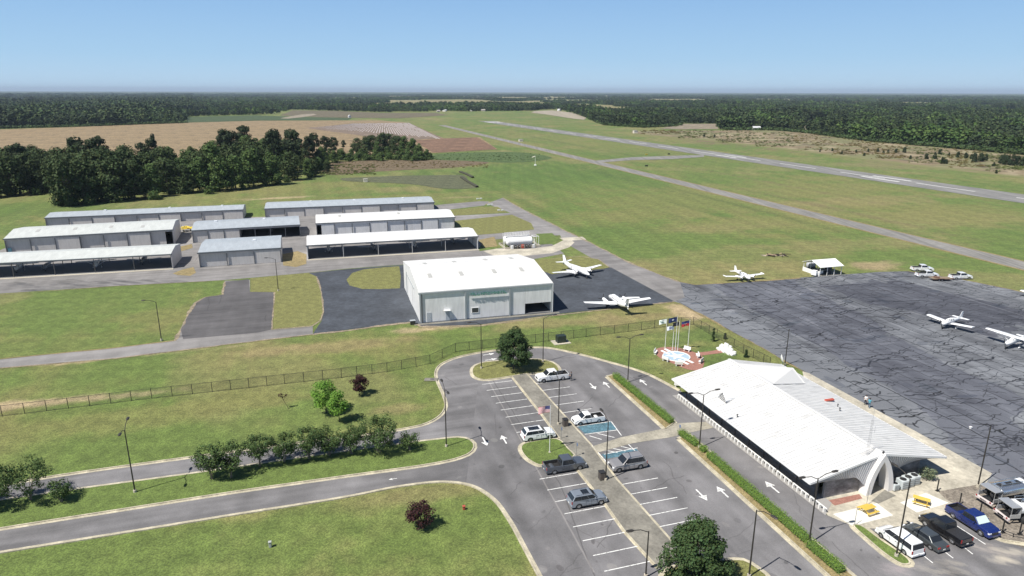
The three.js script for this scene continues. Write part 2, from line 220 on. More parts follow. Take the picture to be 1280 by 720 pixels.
// --- apron
const APR = { o: G(850, 379) };
const aG = (a, b) => add2(APR.o, a, -b);                            // a: out from the terminal edge, b: towards the viewer
const seal = [[GP([[1025, 357], [1124, 350], [1290, 392], [1250, 425], [1130, 388], [1080, 380]]), .8], [GP([[880, 352], [990, 350], [1110, 415], [1000, 420]]), .38], [GP([[960, 400], [1120, 420], [1290, 500], [1290, 620], [1100, 480]]), .42], [GP([[1080, 452], [1130, 462], [1095, 472]]), .5]];
const inPoly = (p, x, z) => { let r = false; for (let i = 0, j = p.length - 1; i < p.length; j = i++) if ((p[i][1] > z) !== (p[j][1] > z) && x < (p[j][0] - p[i][0]) * (z - p[i][1]) / (p[j][1] - p[i][1]) + p[i][0]) r = !r; return r; };
const apronTex = worldTex(1560, 20, -212, 130, 170, (x, z) => {
  const n = fbm(x / 17, z / 17, 4), m = fbm(x / 3.2 + 9, z / 3.2, 3), s = (x * E2[0] + z * E2[1]), a = (x * E1[0] + z * E1[1]), streak = fbm(a / 1.3, s / 19 + 5, 3);
  const dOut = (x - APR.o[0]) * E1[0] + (z - APR.o[1]) * E1[1];
  let l = 108 + 52 * (n - .5) + 34 * (m - .5) + 40 * (streak - .5) + 14 * agg(x, z), blue = 3; if (dOut < 9.2) l = 119 + 20 * (n - .5) + 20 * (m - .5) + 12 * agg(x, z);
  const wx = x + (n - .5) * 9 + (m - .5) * 3, wz = z + (m - .5) * 7;
  for (const [p, w] of seal) if (inPoly(p, wx, wz)) { l = l * (1 - w * .52) + 48 * w * .5; blue = 5; }
  return [l * .975, l, l + blue * 1.5 + 1];
}, cx => {
  const r = rng(77);
  for (let a = 0; a < 105; a += 3.2 + r() * 1.2) { let b = -40; while (b < 150) { const e = b + 4 + r() * 22; cx.strokeStyle = `rgba(24,25,29,${.35 + r() * .6})`; cx.lineWidth = .08 + r() * .17; wobble(cx, aG(a, b), aG(a + (r() - .5) * .5, e), r, .22, .6); b = e + (r() < .35 ? r() * 6 : 0); } }
  for (let a = 0; a < 100; a += 2.6) for (let b = -36; b < 150; b += 1.0 + r() * 2.2) { if (r() < .22) continue; const x = a + (r() - .5) * 2, l = 2 + r() * 4.6, sk = (r() - .35) * l * .9; cx.strokeStyle = `rgba(22,23,27,${.4 + r() * .55})`; cx.lineWidth = .08 + r() * r() * .26; wobble(cx, aG(x, b), aG(x + l, b + sk), r, .75, .5); if (r() < .3) { cx.lineWidth *= 1.6; wobble(cx, aG(x + l * .5, b + sk * .5), aG(x + l * .5 + (r() - .5) * 2, b + sk * .5 + (r() - .5) * 3), r, .9, .4); } }
  for (let k = 0; k < 240; k++) { const a = r() * 100, b = -35 + r() * 185, l = 4 + r() * 12; cx.strokeStyle = `rgba(26,28,36,${.4 + r() * .5})`; cx.lineWidth = .14 + r() * .26; wobble(cx, aG(a, b), aG(a + l, b + (r() - .35) * l * .7), r, .9, .6); }
  for (let k = 0; k < 420; k++) { const p = aG(r() * 100, -35 + r() * 185); cx.fillStyle = r() < .5 ? `rgba(178,178,184,${.05 + r() * .14})` : `rgba(38,46,60,${.08 + r() * .22})`; cx.beginPath(); cx.ellipse(p[0], p[1], .6 + r() * 2.6, .3 + r() * .9, (r() < .5 ? AL : AL + 1.57) * -1 + (r() - .5) * .5, 0, 7); cx.fill(); }
  cx.strokeStyle = 'rgba(176,176,178,.55)'; cx.lineWidth = .16;
  const ln = l => { cx.beginPath(); l.forEach((q, i) => i ? cx.lineTo(...G(...q)) : cx.moveTo(...G(...q))); cx.stroke(); };
  ln([[993, 349], [1020, 358], [1124, 350], [1098, 340]]); ln([[1172, 389], [1203, 400]]); ln([[1170, 397], [1194, 394]]); ln([[1213, 361], [1230, 366], [1250, 363]]); ln([[1242, 411], [1285, 428]]); ln([[1250, 423], [1268, 418]]); ln([[1132, 350], [1290, 398]]); ln([[930, 404], [985, 430]]);
});
const ROUGH = .93;
const apron = tag(mesh('apron', mapUV(flat(GP([[843, 377], [848, 352], [870, 356], [940, 352], [1001, 347], [1098.6, 340], [1134, 339], [1200, 349], [1290, 367], [1420, 398], [1420, 720], [1300, 690], [1230, 640], [1150, 590], [1130, 545], [1011, 472], [1003, 463], [850, 379]]), .02), apronTex), M('old_apron_asphalt', [.88, .88, .88], ROUGH, { map: apronTex })), 'cracked dark grey asphalt aircraft apron with sealed joints', 'apron', null, 'structure');
// --- car park and drives
const lotTex = worldTex(2048, -75, -128, 150, 92, (x, z) => {
  const n = fbm(x / 13 + 3, z / 13, 4), m = fbm(x / 2.4 + 20, z / 2.4, 3), a = (x * E1[0] + z * E1[1]), s = (x * E2[0] + z * E2[1]), st = fbm(a / 1.6, s / 24 + 5, 3), sx = x < -6 ? fbm(s / 1.1, a / 20, 3) : st;
  const l = 115 + 44 * (n - .5) + 30 * (m - .5) + 34 * (sx - .5) + 13 * agg(x, z); return [l * .995, l * .985, l * .995];
}, cx => {
  const r = rng(5);
  cx.strokeStyle = 'rgba(60,58,58,.55)'; for (let k = 0; k < 34; k++) { cx.lineWidth = .04 + r() * .06; const p = G(560 + r() * 560, 440 + r() * 280); wobble(cx, p, [p[0] + (r() - .5) * 16, p[1] + (r() - .5) * 16], r, .5); }
  for (const q of [[[655, 452], [720, 446]], [[700, 570], [668, 590]], [[612, 470], [700, 605], [745, 720]], [[760, 455], [800, 480]]]) { cx.strokeStyle = 'rgba(70,68,68,.6)'; cx.lineWidth = .12; for (let i = 0; i < q.length - 1; i++) wobble(cx, G(...q[i]), G(...q[i + 1]), r, .15); }
  cx.lineWidth = .2; cx.strokeStyle = 'rgba(180,176,170,.35)'; wobble(cx, G(607, 470), G(742, 715), r, .04);
  for (let k = 0; k < 150; k++) { const p = G(540 + r() * 600, 445 + r() * 275), s = .15 + r() * .5; cx.fillStyle = r() < .6 ? `rgba(40,38,38,${.12 + r() * .25})` : `rgba(190,186,178,${.08 + r() * .16})`; cx.beginPath(); cx.ellipse(p[0], p[1], s, s * (.3 + r() * .6), r() * 3, 0, 7); cx.fill(); }
  for (const [u, v, s, sh] of [[1180, 712, 3.4, .5], [1235, 685, 2.6, .4], [1265, 690, 2.2, .5], [1120, 712, 2, .25], [1255, 700, 1.6, .5]]) for (let k = 0; k < 26; k++) { const p = G(u, v), q = [p[0] + (r() + r() - 1) * s, p[1] + (r() + r() - 1) * s * .5]; cx.fillStyle = `rgba(196,188,176,${sh * .22})`; cx.beginPath(); cx.ellipse(q[0], q[1], .5 + r() * .9, .15 + r() * .35, AL + r() * .4, 0, 7); cx.fill(); }
});
const lotMat = M('car_park_asphalt', [.90, .895, .90], .92, { map: lotTex });
const curvePx = (l, n, closed) => curve(GP(l), n, closed);
const kN = curvePx([[-60, 618], [57, 597], [238.5, 571.5], [400, 550], [480, 540], [505, 536], [530, 530.5], [548, 521], [556, 509], [553, 495], [545, 476], [543.5, 466], [549, 457], [566, 448.5], [590, 442.5], [618, 438], [650, 435], [682, 434.5], [715, 440.5], [756, 451], [806, 466], [850, 488]], 130);
const kS = curvePx([[-60, 702], [0, 692], [168, 665], [300, 643.5], [430, 622.8], [504, 608.5], [554, 603.5], [588, 608], [615, 624.5], [635, 651], [654, 686], [672, 720], [690, 755]], 90);
const parkingLot = tag(mesh('parking_lot', mapUV(flat([...kN, ...GP([[1035, 645], [1060, 650], [1120, 638], [1184, 632], [1216, 645], [1240, 664], [1262, 673], [1300, 686], [1420, 700], [1420, 800], [690, 800]]), ...kS.slice().reverse()], .02), lotTex), lotMat), 'grey asphalt car park with its entrance drives', 'parking lot', null, 'structure');
// --- older lanes round the hangars
const laneTex = worldTex(1536, -190, -335, 240, 245, (x, z) => {
  const n = fbm(x / 19 + 30, z / 19, 4), m = fbm(x / 3 + 20, z / 3, 3), a = (x * E1[0] + z * E1[1]), s = (x * E2[0] + z * E2[1]), st = fbm(s / 1.5, a / 22, 3), sx = fbm(a / 1.4, s / 26, 3);
  const l = 134 + 30 * (n - .5) + 24 * (m - .5) + 30 * (st - .5) + 14 * (sx - .5) + 10 * agg(x, z); return [l, l * .985, l * .98];
}, cx => { const r = rng(9); for (let k = 0; k < 90; k++) { const p = G(r() * 800, 255 + r() * 170); cx.strokeStyle = `rgba(60,60,62,${.2 + r() * .3})`; cx.lineWidth = .1 + r() * .12; const l = 4 + r() * 14, e = r() < .6; wobble(cx, p, add2(p, e ? l : (r() - .5) * 2, e ? (r() - .5) * 2 : l), r, .3); }
  for (let k = 0; k < 120; k++) { const p = G(r() * 230, 350 + r() * 14); cx.fillStyle = `rgba(70,70,72,${.1 + r() * .2})`; cx.beginPath(); cx.ellipse(p[0], p[1], 1 + r() * 3, .3 + r() * .6, AL, 0, 7); cx.fill(); }
});
const laneMat = M('old_lane_asphalt', [.86, .85, .84], .93, { map: laneTex });
const lane = (name, pts, label, y = .02) => tag(mesh(name, mapUV(flat(GP(pts), y), laneTex), laneMat), label, 'taxi lane', null, 'structure');
lane('hangar_taxi_lane', [[-40, 372], [0, 367], [134, 358], [282, 350], [312, 347.5], [385, 341], [432, 336], [500, 331], [600, 327], [640, 329], [705, 317], [690, 305], [640, 308], [600, 314], [597, 312], [608, 300], [700, 294], [640, 266], [545, 271], [543, 264], [605, 257], [612, 252], [600, 251.5], [543, 256.5], [520, 264], [331, 271], [306, 271.5], [57, 283], [30, 300], [-40, 330]], 'grey asphalt taxi lanes around and between the hangars');
lane('taxi_lane', [[608, 254.6], [628, 247.5], [665, 268], [739, 304.5], [793, 331.5], [850, 352.5], [856, 372], [843, 376.8], [762.7, 335], [756, 332], [705, 303], [700, 294], [638, 266]], 'grey asphalt taxi lane running from the apron past the fuel tank', .024);
lane('service_road', [[-40, 463], [0, 459.6], [141, 448], [336, 424], [391, 417.6], [391, 407.5], [339.4, 412.6], [342.7, 365.5], [312.5, 365.5], [312.5, 350], [281, 351], [279, 369], [255, 372], [242, 379], [225, 412], [218.4, 426], [134, 436], [0, 449.5], [-40, 453]], 'grey asphalt service road with a parking pad beside the hangar lanes', .028);
// darker newer asphalt round the white hangar
const freshTex = noiseTex(512, (u, v) => { const a = tf(u, v, 4, 8, 16), b = tf(u, v, 32, 64, 128), c = hash2(u * 512, v * 512), l = .315 + .12 * (a - .5) + .10 * (b - .5) + .06 * (c - .5); return [l * .94, l, l * 1.10]; });
tag(mesh('hangar_forecourt', flat(GP([[385, 341.5], [400, 340], [433, 336.5], [500, 331.5], [560, 329], [640, 329.5], [690, 341], [764, 334.5], [843, 377], [800, 381.5], [694, 393], [600, 406], [526, 408], [515, 402], [391, 417.8], [402, 401], [405, 390], [402, 365]]), .034), M('fresh_asphalt', [.75, .75, .75], .9, { map: tex(freshTex, 1 / 21) })), 'dark fresh asphalt forecourt around the white hangar', 'forecourt', null, 'structure');
tag(mesh('parking_pad', mapUV(flat(GP([[243, 378.5], [256, 371.5], [278, 368.5], [281, 352.5], [311, 349], [312.5, 365], [342.5, 365], [339.5, 412], [322, 416], [229, 424], [226, 412]]), .038), laneTex), M('weathered_dark_asphalt', [.40, .395, .41], .92, { map: laneTex })), 'dark streaked asphalt pad between the lawn and the lamp', 'pad', null, 'structure');
// grass islands in the paving (slightly proud of it)
const isleTex = tex(grassTex, 1 / 7);
const isle = (name, pts, col, label, y = .05, n = 0) => tag(mesh(name, flat(n ? curvePx(pts, n, true) : GP(pts), y), M('turf_' + col, C[col].map(v => v * GM), 1, { map: isleTex })), label, 'grass', null, 'structure');
isle('grass_island', [[433, 350], [440, 341.5], [455, 336.8], [480, 334.3], [499, 333], [501, 345], [500, 360.5], [475, 361.5], [453, 361.3], [437, 357]], 'olive', 'oval olive grass island left of the white hangar');
isle('grass_island', [[660, 326], [690, 323], [725, 320.5], [748, 324], [762, 334], [755, 336], [720, 339], [690, 343], [670, 336]], 'olive', 'dry grass island behind the white hangar under the parked turboprop');
isle('grass_island', [[313, 348], [350, 344.5], [386, 341.5], [396, 346], [402, 368], [404.5, 390], [401, 401], [388, 408.5], [341.5, 412.5], [344, 365.5], [313.5, 365]], 'olive', 'olive grass block beside the dark parking pad');
isle('grass_island', [[228, 337], [242, 334], [245, 341], [238, 345], [222, 344], [216, 342]], 'dry', 'dry grass island at the end of the left aircraft shelter');
isle('grass_island', [[353, 318], [372, 314], [383, 318], [383, 330], [370, 334], [354, 332]], 'dry', 'dry grass island between the grey hangar and the right shelter');
isle('grass_island', [[222, 309], [240, 305], [241, 310], [224, 315]], 'dry', 'small dry grass strip beside the pale roofed hangar');
isle('grass_island', [[560, 277], [640, 268.5], [664, 279], [668, 287], [620, 292], [567, 296]], 'olive', 'grass plot beyond the fuel tank');
isle('grass_island', [[545, 266], [600, 258.5], [622, 258.5], [634, 265.5], [545, 271]], 'olive', 'narrow grass plot behind the hangar rows');
isle('grass_island', [[670, 292.5], [690, 291.5], [700, 300], [672, 307]], 'green', 'small grass wedge beside the fuel tank pad');
isle('grass_island', [[598, 300], [618, 296], [622, 308], [604, 310]], 'dry', 'dry grass patch left of the fuel tank');
// concrete
const concTex = noiseTex(512, (u, v) => { const a = tf(u, v, 3, 6, 12), b = tf(u, v, 24, 64, 128), c = hash2(u * 512, v * 512), l = .76 + .26 * (a - .5) + .18 * (b - .5) + .08 * (c - .5); return [l, l * .975, l * .91]; });
const concMat = M('concrete', [.80, .78, .74], .9, { map: tex(concTex, 1 / 8) }), concOld = M('old_concrete', [.37, .37, .37], .92, { map: tex(concTex, 1 / 6) }), concWhite = M('new_concrete', [.80, .79, .76], .85, { map: tex(noiseTex(256, (u, v) => { const l = .93 + .1 * (tf(u, v, 4, 8, 16, 64) - .5); return [l, l, l * .98]; }), 1 / 7) });
const slab = (name, pts, label, mat = concMat, y = .036, cat = 'paving') => tag(mesh(name, flat(GP(pts), y), mat), label, cat, null, 'structure');
slab('fuel_tank_pad', [[604, 314], [620, 311], [660, 311.5], [690, 307.5], [705, 300], [712, 298.5], [718, 303], [712, 309], [690, 316.5], [650, 320.5], [618, 320]], 'pale concrete pad around the fuel tank', concMat, .04);
slab('concrete_threshold', [[699, 297.5], [728, 296], [733, 299.5], [706, 301.5]], 'light concrete strip across the taxi lane', concMat, .044);
slab('terminal_walk', [[1003, 464], [1011, 466.5], [1146, 540], [1175, 556], [1240, 592], [1233, 604], [1170, 615], [1120, 618], [1100, 560], [1010, 500]], 'concrete walk along the apron side of the terminal', concMat, .03);
slab('terminal_plaza', [[1012, 618], [1035, 645], [1066, 658], [1075, 660], [1140, 664], [1160, 652], [1184, 649.5], [1215, 641], [1183, 625], [1172, 614], [1120, 590], [1040, 600]], 'concrete plaza in front of the terminal entrance', concMat, .044);
slab('new_concrete_slab', [[1041, 643], [1096, 629.5], [1116.5, 644.5], [1066, 658]], 'bright new concrete slab under the left picnic table', concWhite, .05);
slab('new_concrete_slab', [[1125, 628.5], [1157, 616.5], [1186, 629], [1146, 641]], 'bright new concrete slab under the right picnic table', concWhite, .05);
slab('entrance_walk', [[1089, 626.5], [1106, 612.5], [1120, 620], [1098, 630]], 'grey concrete path leading into the arched entrance', concOld, .056);
tag(mesh('gravel_yard', flat(GP([[1172, 613], [1235, 603], [1262, 600], [1420, 640], [1420, 710], [1300, 692], [1262, 679], [1240, 668], [1216, 641], [1184, 627]]), .028), M('gravel', [.42, .365, .30], 1, { map: tex(soilTex, 1 / 6) })), 'brown gravelly yard where the fuel trucks stand', 'gravel', null, 'structure');
// brick paving (bricks far below a pixel)
const brickTex = noiseTex(256, (u, v) => { const r = Math.floor(v * 32), bu = u * 16 + (r % 2) * .5, e = Math.min((bu % 1), 1 - (bu % 1)) < .06 || (v * 32) % 1 < .12, n = hash2(Math.floor(bu) % 16, r); return e ? [.6, .5, .46] : [.62 + .14 * n, .45 + .12 * n, .40 + .1 * n]; });
const brickMat = M('brick_paving', [.72, .66, .66], .95, { map: tex(brickTex, 1 / 3.2) });
slab('brick_bed', [[1034.5, 626], [1074, 618], [1078, 623.5], [1043.5, 632.5]], 'red brick paving beside the terminal entrance arch', brickMat, .06);
// ---------------------------------------------------------------- kerbs, islands and painted lines of the car park
const kerbMat = M('kerb_concrete', [.80, .77, .68], .9, { map: tex(concTex, 1 / 3) });
function kerb(pts, label, gutter = 1, pan = .42) {                             // gutter: side on which the flat pan lies (+1 right, -1 left of travel)
  const k = thing('kerb', label, 'kerb'); k.userData.kind = 'structure';
  mesh('kerb_stone', ribbon(pts, .18, 0, .15), kerbMat, k); mesh('gutter_pan', ribbon(pts, pan, 0, .034, -gutter * (.09 + pan / 2)), kerbMat, k); return k;
}
const dense = (l, n) => { const o = []; for (let i = 0; i < l.length - 1; i++) for (let k = 0; k < n; k++) o.push([l[i][0] + (l[i + 1][0] - l[i][0]) * k / n, l[i][1] + (l[i + 1][1] - l[i][1]) * k / n]); o.push(l[l.length - 1]); return o; };
kerb(kN, 'long kerb curving round the north side of the drives and car park', 1);
kerb(kS, 'kerb curving round the lawn south of the entrance drive', -1);
function raised(name, pts, label, col = 'green', inset = .1) {       // kerbed grass island
  const y = .13; tag(mesh(name, flat(pts, y), M('turf_' + col, C[col].map(v => v * GM), 1, { map: isleTex })), label, 'grass', null, 'structure');
  kerb([...pts, pts[0]], 'kerb around the ' + label, THREE.ShapeUtils.area(pts.map(p => new THREE.Vector2(p[0], -p[1]))) > 0 ? 1 : -1);
}
const med = curvePx([[-60, 635], [94, 612.7], [242, 592.6], [400, 569.5], [498, 556], [556, 549], [575, 547.5], [587, 550.5], [592.5, 557], [588, 566], [572, 573], [540, 580], [430, 595.5], [300, 614], [168, 634.6], [0, 661], [-60, 671]], 120);
raised('median_island', med, 'long grass median between the two entrance drives');
raised('tree_island', curvePx([[590.5, 466], [593, 458.5], [604, 453.8], [625, 451.5], [650, 450], [672, 449.6], [689, 453], [697, 459], [697.5, 465], [680, 466.5], [659, 467.5], [640, 470.5], [618, 474], [604, 475], [594, 472]], 60, true), 'grass island under the dense magnolia at the turning loop', 'olive');
raised('flag_island', curvePx([[651.5, 560], [655, 555.5], [672, 551.5], [692, 549], [700, 551], [710, 561.5], [718, 570], [708, 574], [690, 577.5], [676, 582], [664, 577], [655, 569]], 50, true), 'small grass island around the car park flagpole');
raised('tree_island', curvePx([[828, 722], [835, 714], [860, 706], [890, 702], [912, 701], [930, 701.5], [946, 711], [960, 724], [930, 740], [850, 744]], 40, true), 'grass island under the magnolia at the end of the car park', 'olive');
raised('grass_strip', curvePx([[1066.7, 657], [1075, 657.5], [1100, 675], [1134, 699], [1137, 705], [1128, 706], [1112, 697], [1085, 675]], 40, true), 'narrow grass strip beside the white van');
raised('hedge_strip', dense(GP([[759, 471], [769, 468.5], [843, 528.5], [831.6, 536.5]]), 6), 'planted strip under the hedge north of the crosswalk', 'dry');
raised('hedge_strip', dense(GP([[849, 549], [860, 543.5], [1073, 727], [1046, 729]]), 12), 'planted strip under the hedges south of the crosswalk', 'dry');
slab('median_walk', [[640, 471], [658.6, 468], [715.7, 532], [737.5, 555.6], [770.6, 600], [843, 681.6], [845, 700], [830, 712], [822, 710], [781, 665], [757, 631], [718, 583], [718, 571], [700, 550.5], [678.7, 520]], 'old concrete walk running down the middle of the car park', concOld, .14);
kerb(dense(GP([[658.6, 468], [715.7, 532], [737.5, 555.6], [770.6, 600], [843, 681.6]]), 8), 'kerb along the east side of the middle walk', -1, .2);
kerb(dense(GP([[640, 471], [678.7, 520], [700, 549]]), 8), 'kerb along the west side of the middle walk, north of the flagpole', 1, .2);
kerb(dense(GP([[719, 584], [757, 631], [781, 665], [822, 710]]), 8), 'kerb along the west side of the middle walk, south of the flagpole', 1, .2);
slab('crosswalk', [[741, 558], [776, 547], [829.5, 536], [838, 530], [890, 527], [899, 533.5], [862, 541], [840, 546.5], [790, 554.5], [747, 566]], 'concrete crosswalk from the middle walk to the terminal', M('walk_slab', [.60, .59, .56], .92, { map: tex(concTex, 1 / 5) }), .048);
// paint
const paintMat = M('road_paint', [.74, .74, .72], .75, { map: tex(noiseTex(256, (u, v) => { const n = tf(u, v, 8, 32, 64), w = n > .34 ? 1 : .72; return [w, w, w]; }), 1 / 2) }), bluePaint = M('faded_blue_paint', [.16, .33, .42], .85, { map: tex(soilTex, 1 / 3) });
const mark = (pts, w = .12, y = .036, parent = parkingLot, m = paintMat, name = 'stall_line') => mesh(name, ribbon(pts, w, 0, y), m, parent);
const SD = [.954, -.300];
function stalls(a, b, n, len, sgn, skip = []) { const A = G(...a), B = G(...b); for (let i = 0; i < n; i++) if (!skip.includes(i)) { const t = i / (n - 1), p = [A[0] + (B[0] - A[0]) * t, A[1] + (B[1] - A[1]) * t]; mark([p, [p[0] + SD[0] * len * sgn, p[1] + SD[1] * len * sgn]]); } }
stalls([640, 476], [688, 534.5], 8, 5.5, -1);                         // west row, north of the flag
stalls([722, 591], [812, 702], 8, 5.5, -1);                          // west row, south
stalls([668, 480], [709, 527], 6, 5.5, 1);                           // east row, north
stalls([776, 606], [850, 690], 7, 5.5, 1);                           // east row, south
for (const [a, b] of [[[1151, 692], [1166, 704]], [[1181, 690], [1191.5, 698]], [[1201, 681], [1216, 693]], [[1184, 650], [1232, 680.7]]]) mark([G(...a), G(...b)]);
mesh('accessible_bay', flat(GP([[722, 533.5], [763, 527.5], [771, 537], [731, 542.5]]), .034), bluePaint, parkingLot);
mesh('accessible_bay', flat(GP([[752, 568], [795, 561], [800, 566], [757, 574]]), .034), bluePaint, parkingLot);
for (const l of [[[721, 533], [764, 527]], [[731, 543], [772, 537.5]], [[764, 527], [777, 545]], [[784, 554], [796, 566]], [[740, 557], [760, 580]], [[737, 545], [752, 549.5]], [[747, 542], [768, 547]], [[747, 561], [772, 566]], [[758, 559], [782, 564]], [[772, 557], [792, 562]], [[755, 568], [797, 560]]]) mark(l.map(p => G(...p)), .13);
const arrowGeo = (() => { const s = new THREE.Shape([[-.09, -1.1], [.09, -1.1], [.09, .15], [.5, .15], [0, 1.1], [-.5, .15], [-.09, .15]].map(p => new THREE.Vector2(...p))); const g = new THREE.ShapeGeometry(s); g.rotateX(-Math.PI / 2); return g; })();
function arrow(u, v, turn, s = 1.2) { const a = mesh('lane_arrow', arrowGeo, paintMat, parkingLot); const p = G(u, v); a.position.set(p[0], .04, p[1]); a.rotation.y = turn; a.scale.setScalar(s); }
arrow(741, 483, AL + Math.PI); arrow(758, 481, AL); arrow(804, 478, AL); arrow(877, 619, AL + Math.PI); arrow(903, 615, AL); arrow(965, 609, AL, 1.3); arrow(606, 552, AL + Math.PI); arrow(630, 549.5, AL); arrow(491, 599, AL + Math.PI * .5, .5); arrow(611, 443, AL - 1.45, 1.1); arrow(614, 449.5, AL - 1.5, 1.1);
// ---------------------------------------------------------------- runway, taxiway
const rwTex = noiseTex(1024, (u, v) => { const a = tf(u, v, 4, 8, 16), b = tf(u, v, 40, 100, 200), s = tnoise(u, .2, 60), l = .60 + .10 * (a - .5) + .09 * (b - .5) + .10 * (s - .5); return [l, l, l * .99]; });
const rwMat = M('runway_asphalt', [.62, .61, .60], .9, { map: tex(rwTex, 1 / 60) });
const RA = G(609, 151.6), RB = G(1280, 248.6), RD = (() => { const d = [RB[0] - RA[0], RB[1] - RA[1]], l = Math.hypot(...d); return [d[0] / l, d[1] / l, l]; })();
const rw = (s, o) => [RA[0] + RD[0] * s + RD[1] * o, RA[1] + RD[1] * s - RD[0] * o];
const runway = tag(mesh('runway', flat([rw(-5, -14.5), rw(1400, -14.5), rw(1400, 14.5), rw(-5, 14.5)], .10), rwMat), 'long pale grey asphalt runway with white markings', 'runway', null, 'structure');
const rmark = (s0, s1, o0, o1) => mesh('runway_marking', flat([rw(s0, o0), rw(s1, o0), rw(s1, o1), rw(s0, o1)], .16), paintMat, runway);
const sOf = (u, v) => { const p = G(u, v); return (p[0] - RA[0]) * RD[0] + (p[1] - RA[1]) * RD[1]; };
for (let s = 120; s < RD[2] + 120; s += 58) rmark(s, s + 36, -.55, .55);
for (const u of [913, 1107]) { const v = 151.6 + (248.6 - 151.6) * (u - 609) / 671, s = sOf(u, v); for (const o of [-5.5, 3.6]) { rmark(s - 14, s + 14, o, o + 1.9); } }
for (let k = 0; k < 8; k++) rmark(20, 56, -11.5 + k * 3 + (k > 3 ? 1.2 : 0), -10 + k * 3 + (k > 3 ? 1.2 : 0));
const TA = G(552, 156.5), TB = G(1266, 329), TD = (() => { const d = [TB[0] - TA[0], TB[1] - TA[1]], l = Math.hypot(...d); return [d[0] / l, d[1] / l, l]; })();
const tw = (s, o) => [TA[0] + TD[0] * s + TD[1] * o, TA[1] + TD[1] * s - TD[0] * o];
tag(mesh('taxiway', flat([tw(0, -5.4), tw(1300, -5.4), tw(1300, 5.4), tw(0, 5.4)], .08), M('taxiway_asphalt', [.64, .62, .59], .9, { map: tex(rwTex, 1 / 40) })), 'straight grey taxiway parallel to the runway', 'taxiway', null, 'structure');
const far = (name, pts, label, mat, y, cat = 'field', n = 0) => tag(mesh(name, flat(n ? curvePx(pts, n, true) : GP(pts), y), mat), label, cat, null, 'structure');
far('connector_taxiway', [[742, 201.2], [790, 196.6], [868, 194], [880, 193.6], [880, 196.2], [840, 199], [790, 200.2], [754, 203]], 'short grey connector between taxiway and runway', M('taxiway_asphalt'), .12, 'taxiway');
// ---------------------------------------------------------------- fields and bare land in the distance
const field = (k, c, t = 1 / 40) => M(k, c, 1, { map: tex(soilTex, t) });
far('ploughed_field', [[-300, 168], [0, 162], [100, 158.7], [225, 153.7], [320, 151], [475, 150.6], [505, 153], [555, 173], [600, 171.5], [622, 187], [545, 191.5], [400, 196], [0, 215], [-300, 240]], 'brown ploughed field beyond the woodland', field('ploughed_soil', [.47, .345, .19]), .20, 'field');
far('grassy_field', [[232, 153.4], [234, 146.3], [320, 144.3], [400, 147], [440, 147.6], [435, 150.2], [320, 150.8]], 'flat green crop field at the wood edge', field('green_crop', [.10, .155, .055]), .22);
far('bare_field', [[355, 142.5], [366, 137.8], [420, 138.8], [480, 141.2], [545, 141.2], [560, 144], [500, 148], [440, 147.4], [400, 146.7], [350, 144.4]], 'pale stubble field before the far treeline', field('stubble', [.25, .21, .125]), .24);
far('dirt_road', [[350, 148], [378, 143], [392, 142.2], [396, 143.5], [380, 146.5], [360, 148.5]], 'pale dirt track crossing the stubble field', field('pale_dirt', [.52, .44, .33]), .30, 'road');
const mulch = far('mulched_field', [[382, 160.2], [440, 154.6], [511, 153.6], [553, 172.8], [497, 176]], 'field striped with rows of pale plastic mulch', field('mulched_soil', [.36, .27, .20]), .30);
{ const A = G(384, 161.4), B = G(552, 172.6), Cc = G(440, 154.8), D = G(511, 153.8), rows = []; for (let k = 0; k < 44; k++) { const t = (k + .5) / 44, p = [Cc[0] + (D[0] - Cc[0]) * t, Cc[1] + (D[1] - Cc[1]) * t], a = G(392 + 160 * t, 160 + 14.5 * t); const r = rng(k + 3); let s = r() * .1; while (s < 1) { const e = Math.min(1, s + .12 + r() * .5); rows.push(ribbon([[a[0] + (p[0] - a[0]) * s, a[1] + (p[1] - a[1]) * s], [a[0] + (p[0] - a[0]) * e, a[1] + (p[1] - a[1]) * e]], 1.1, 0, .42)); s = e + r() * .08; } } const m = mesh('mulch_row', rows, M('plastic_mulch', [.40, .36, .345], .7), mulch); m.userData.kind = 'stuff'; }
far('red_field', [[517, 176], [553, 173.5], [596, 172], [621, 186.5], [541, 191]], 'reddish bare plot beside the taxiway', field('red_soil', [.34, .20, .125]), .34);
far('sand_clearing', [[668, 139], [690, 138], [715, 141], [733, 147.5], [730, 150], [712, 148], [685, 143.5], [664, 141]], 'pale sand clearing at the far wood edge', field('pale_sand', [.62, .54, .42]), .36, 'clearing');
far('sand_clearing', [[846, 156.6], [855, 155], [896, 155], [898, 161.5], [850, 161.8], [824, 161]], 'tan sand clearing right of the runway', field('tan_sand', [.45, .375, .27]), .36, 'clearing');
far('sand_clearing', [[1003, 163], [1010, 150], [1040, 149], [1080, 152], [1078, 155], [1040, 155], [1022, 160]], 'tan clearing cut into the woods', field('tan_sand'), .36, 'clearing');
far('sand_clearing', [[1100, 155], [1115, 149.6], [1130, 152], [1118, 156]], 'small tan clearing inside the right woods', field('tan_sand'), .36, 'clearing');
far('scrub_land', [[790, 163.5], [900, 163], [964, 163], [1008, 166.5], [1085, 177], [1186, 185.5], [1290, 195], [1290, 224], [1160, 210], [1060, 197], [960, 185], [880, 175.5], [800, 168.5]], 'brown scrubby waste ground between runway and woods', M('scrub', [1, 1, 1], 1, { vertexColors: true }), .05, 'scrub');
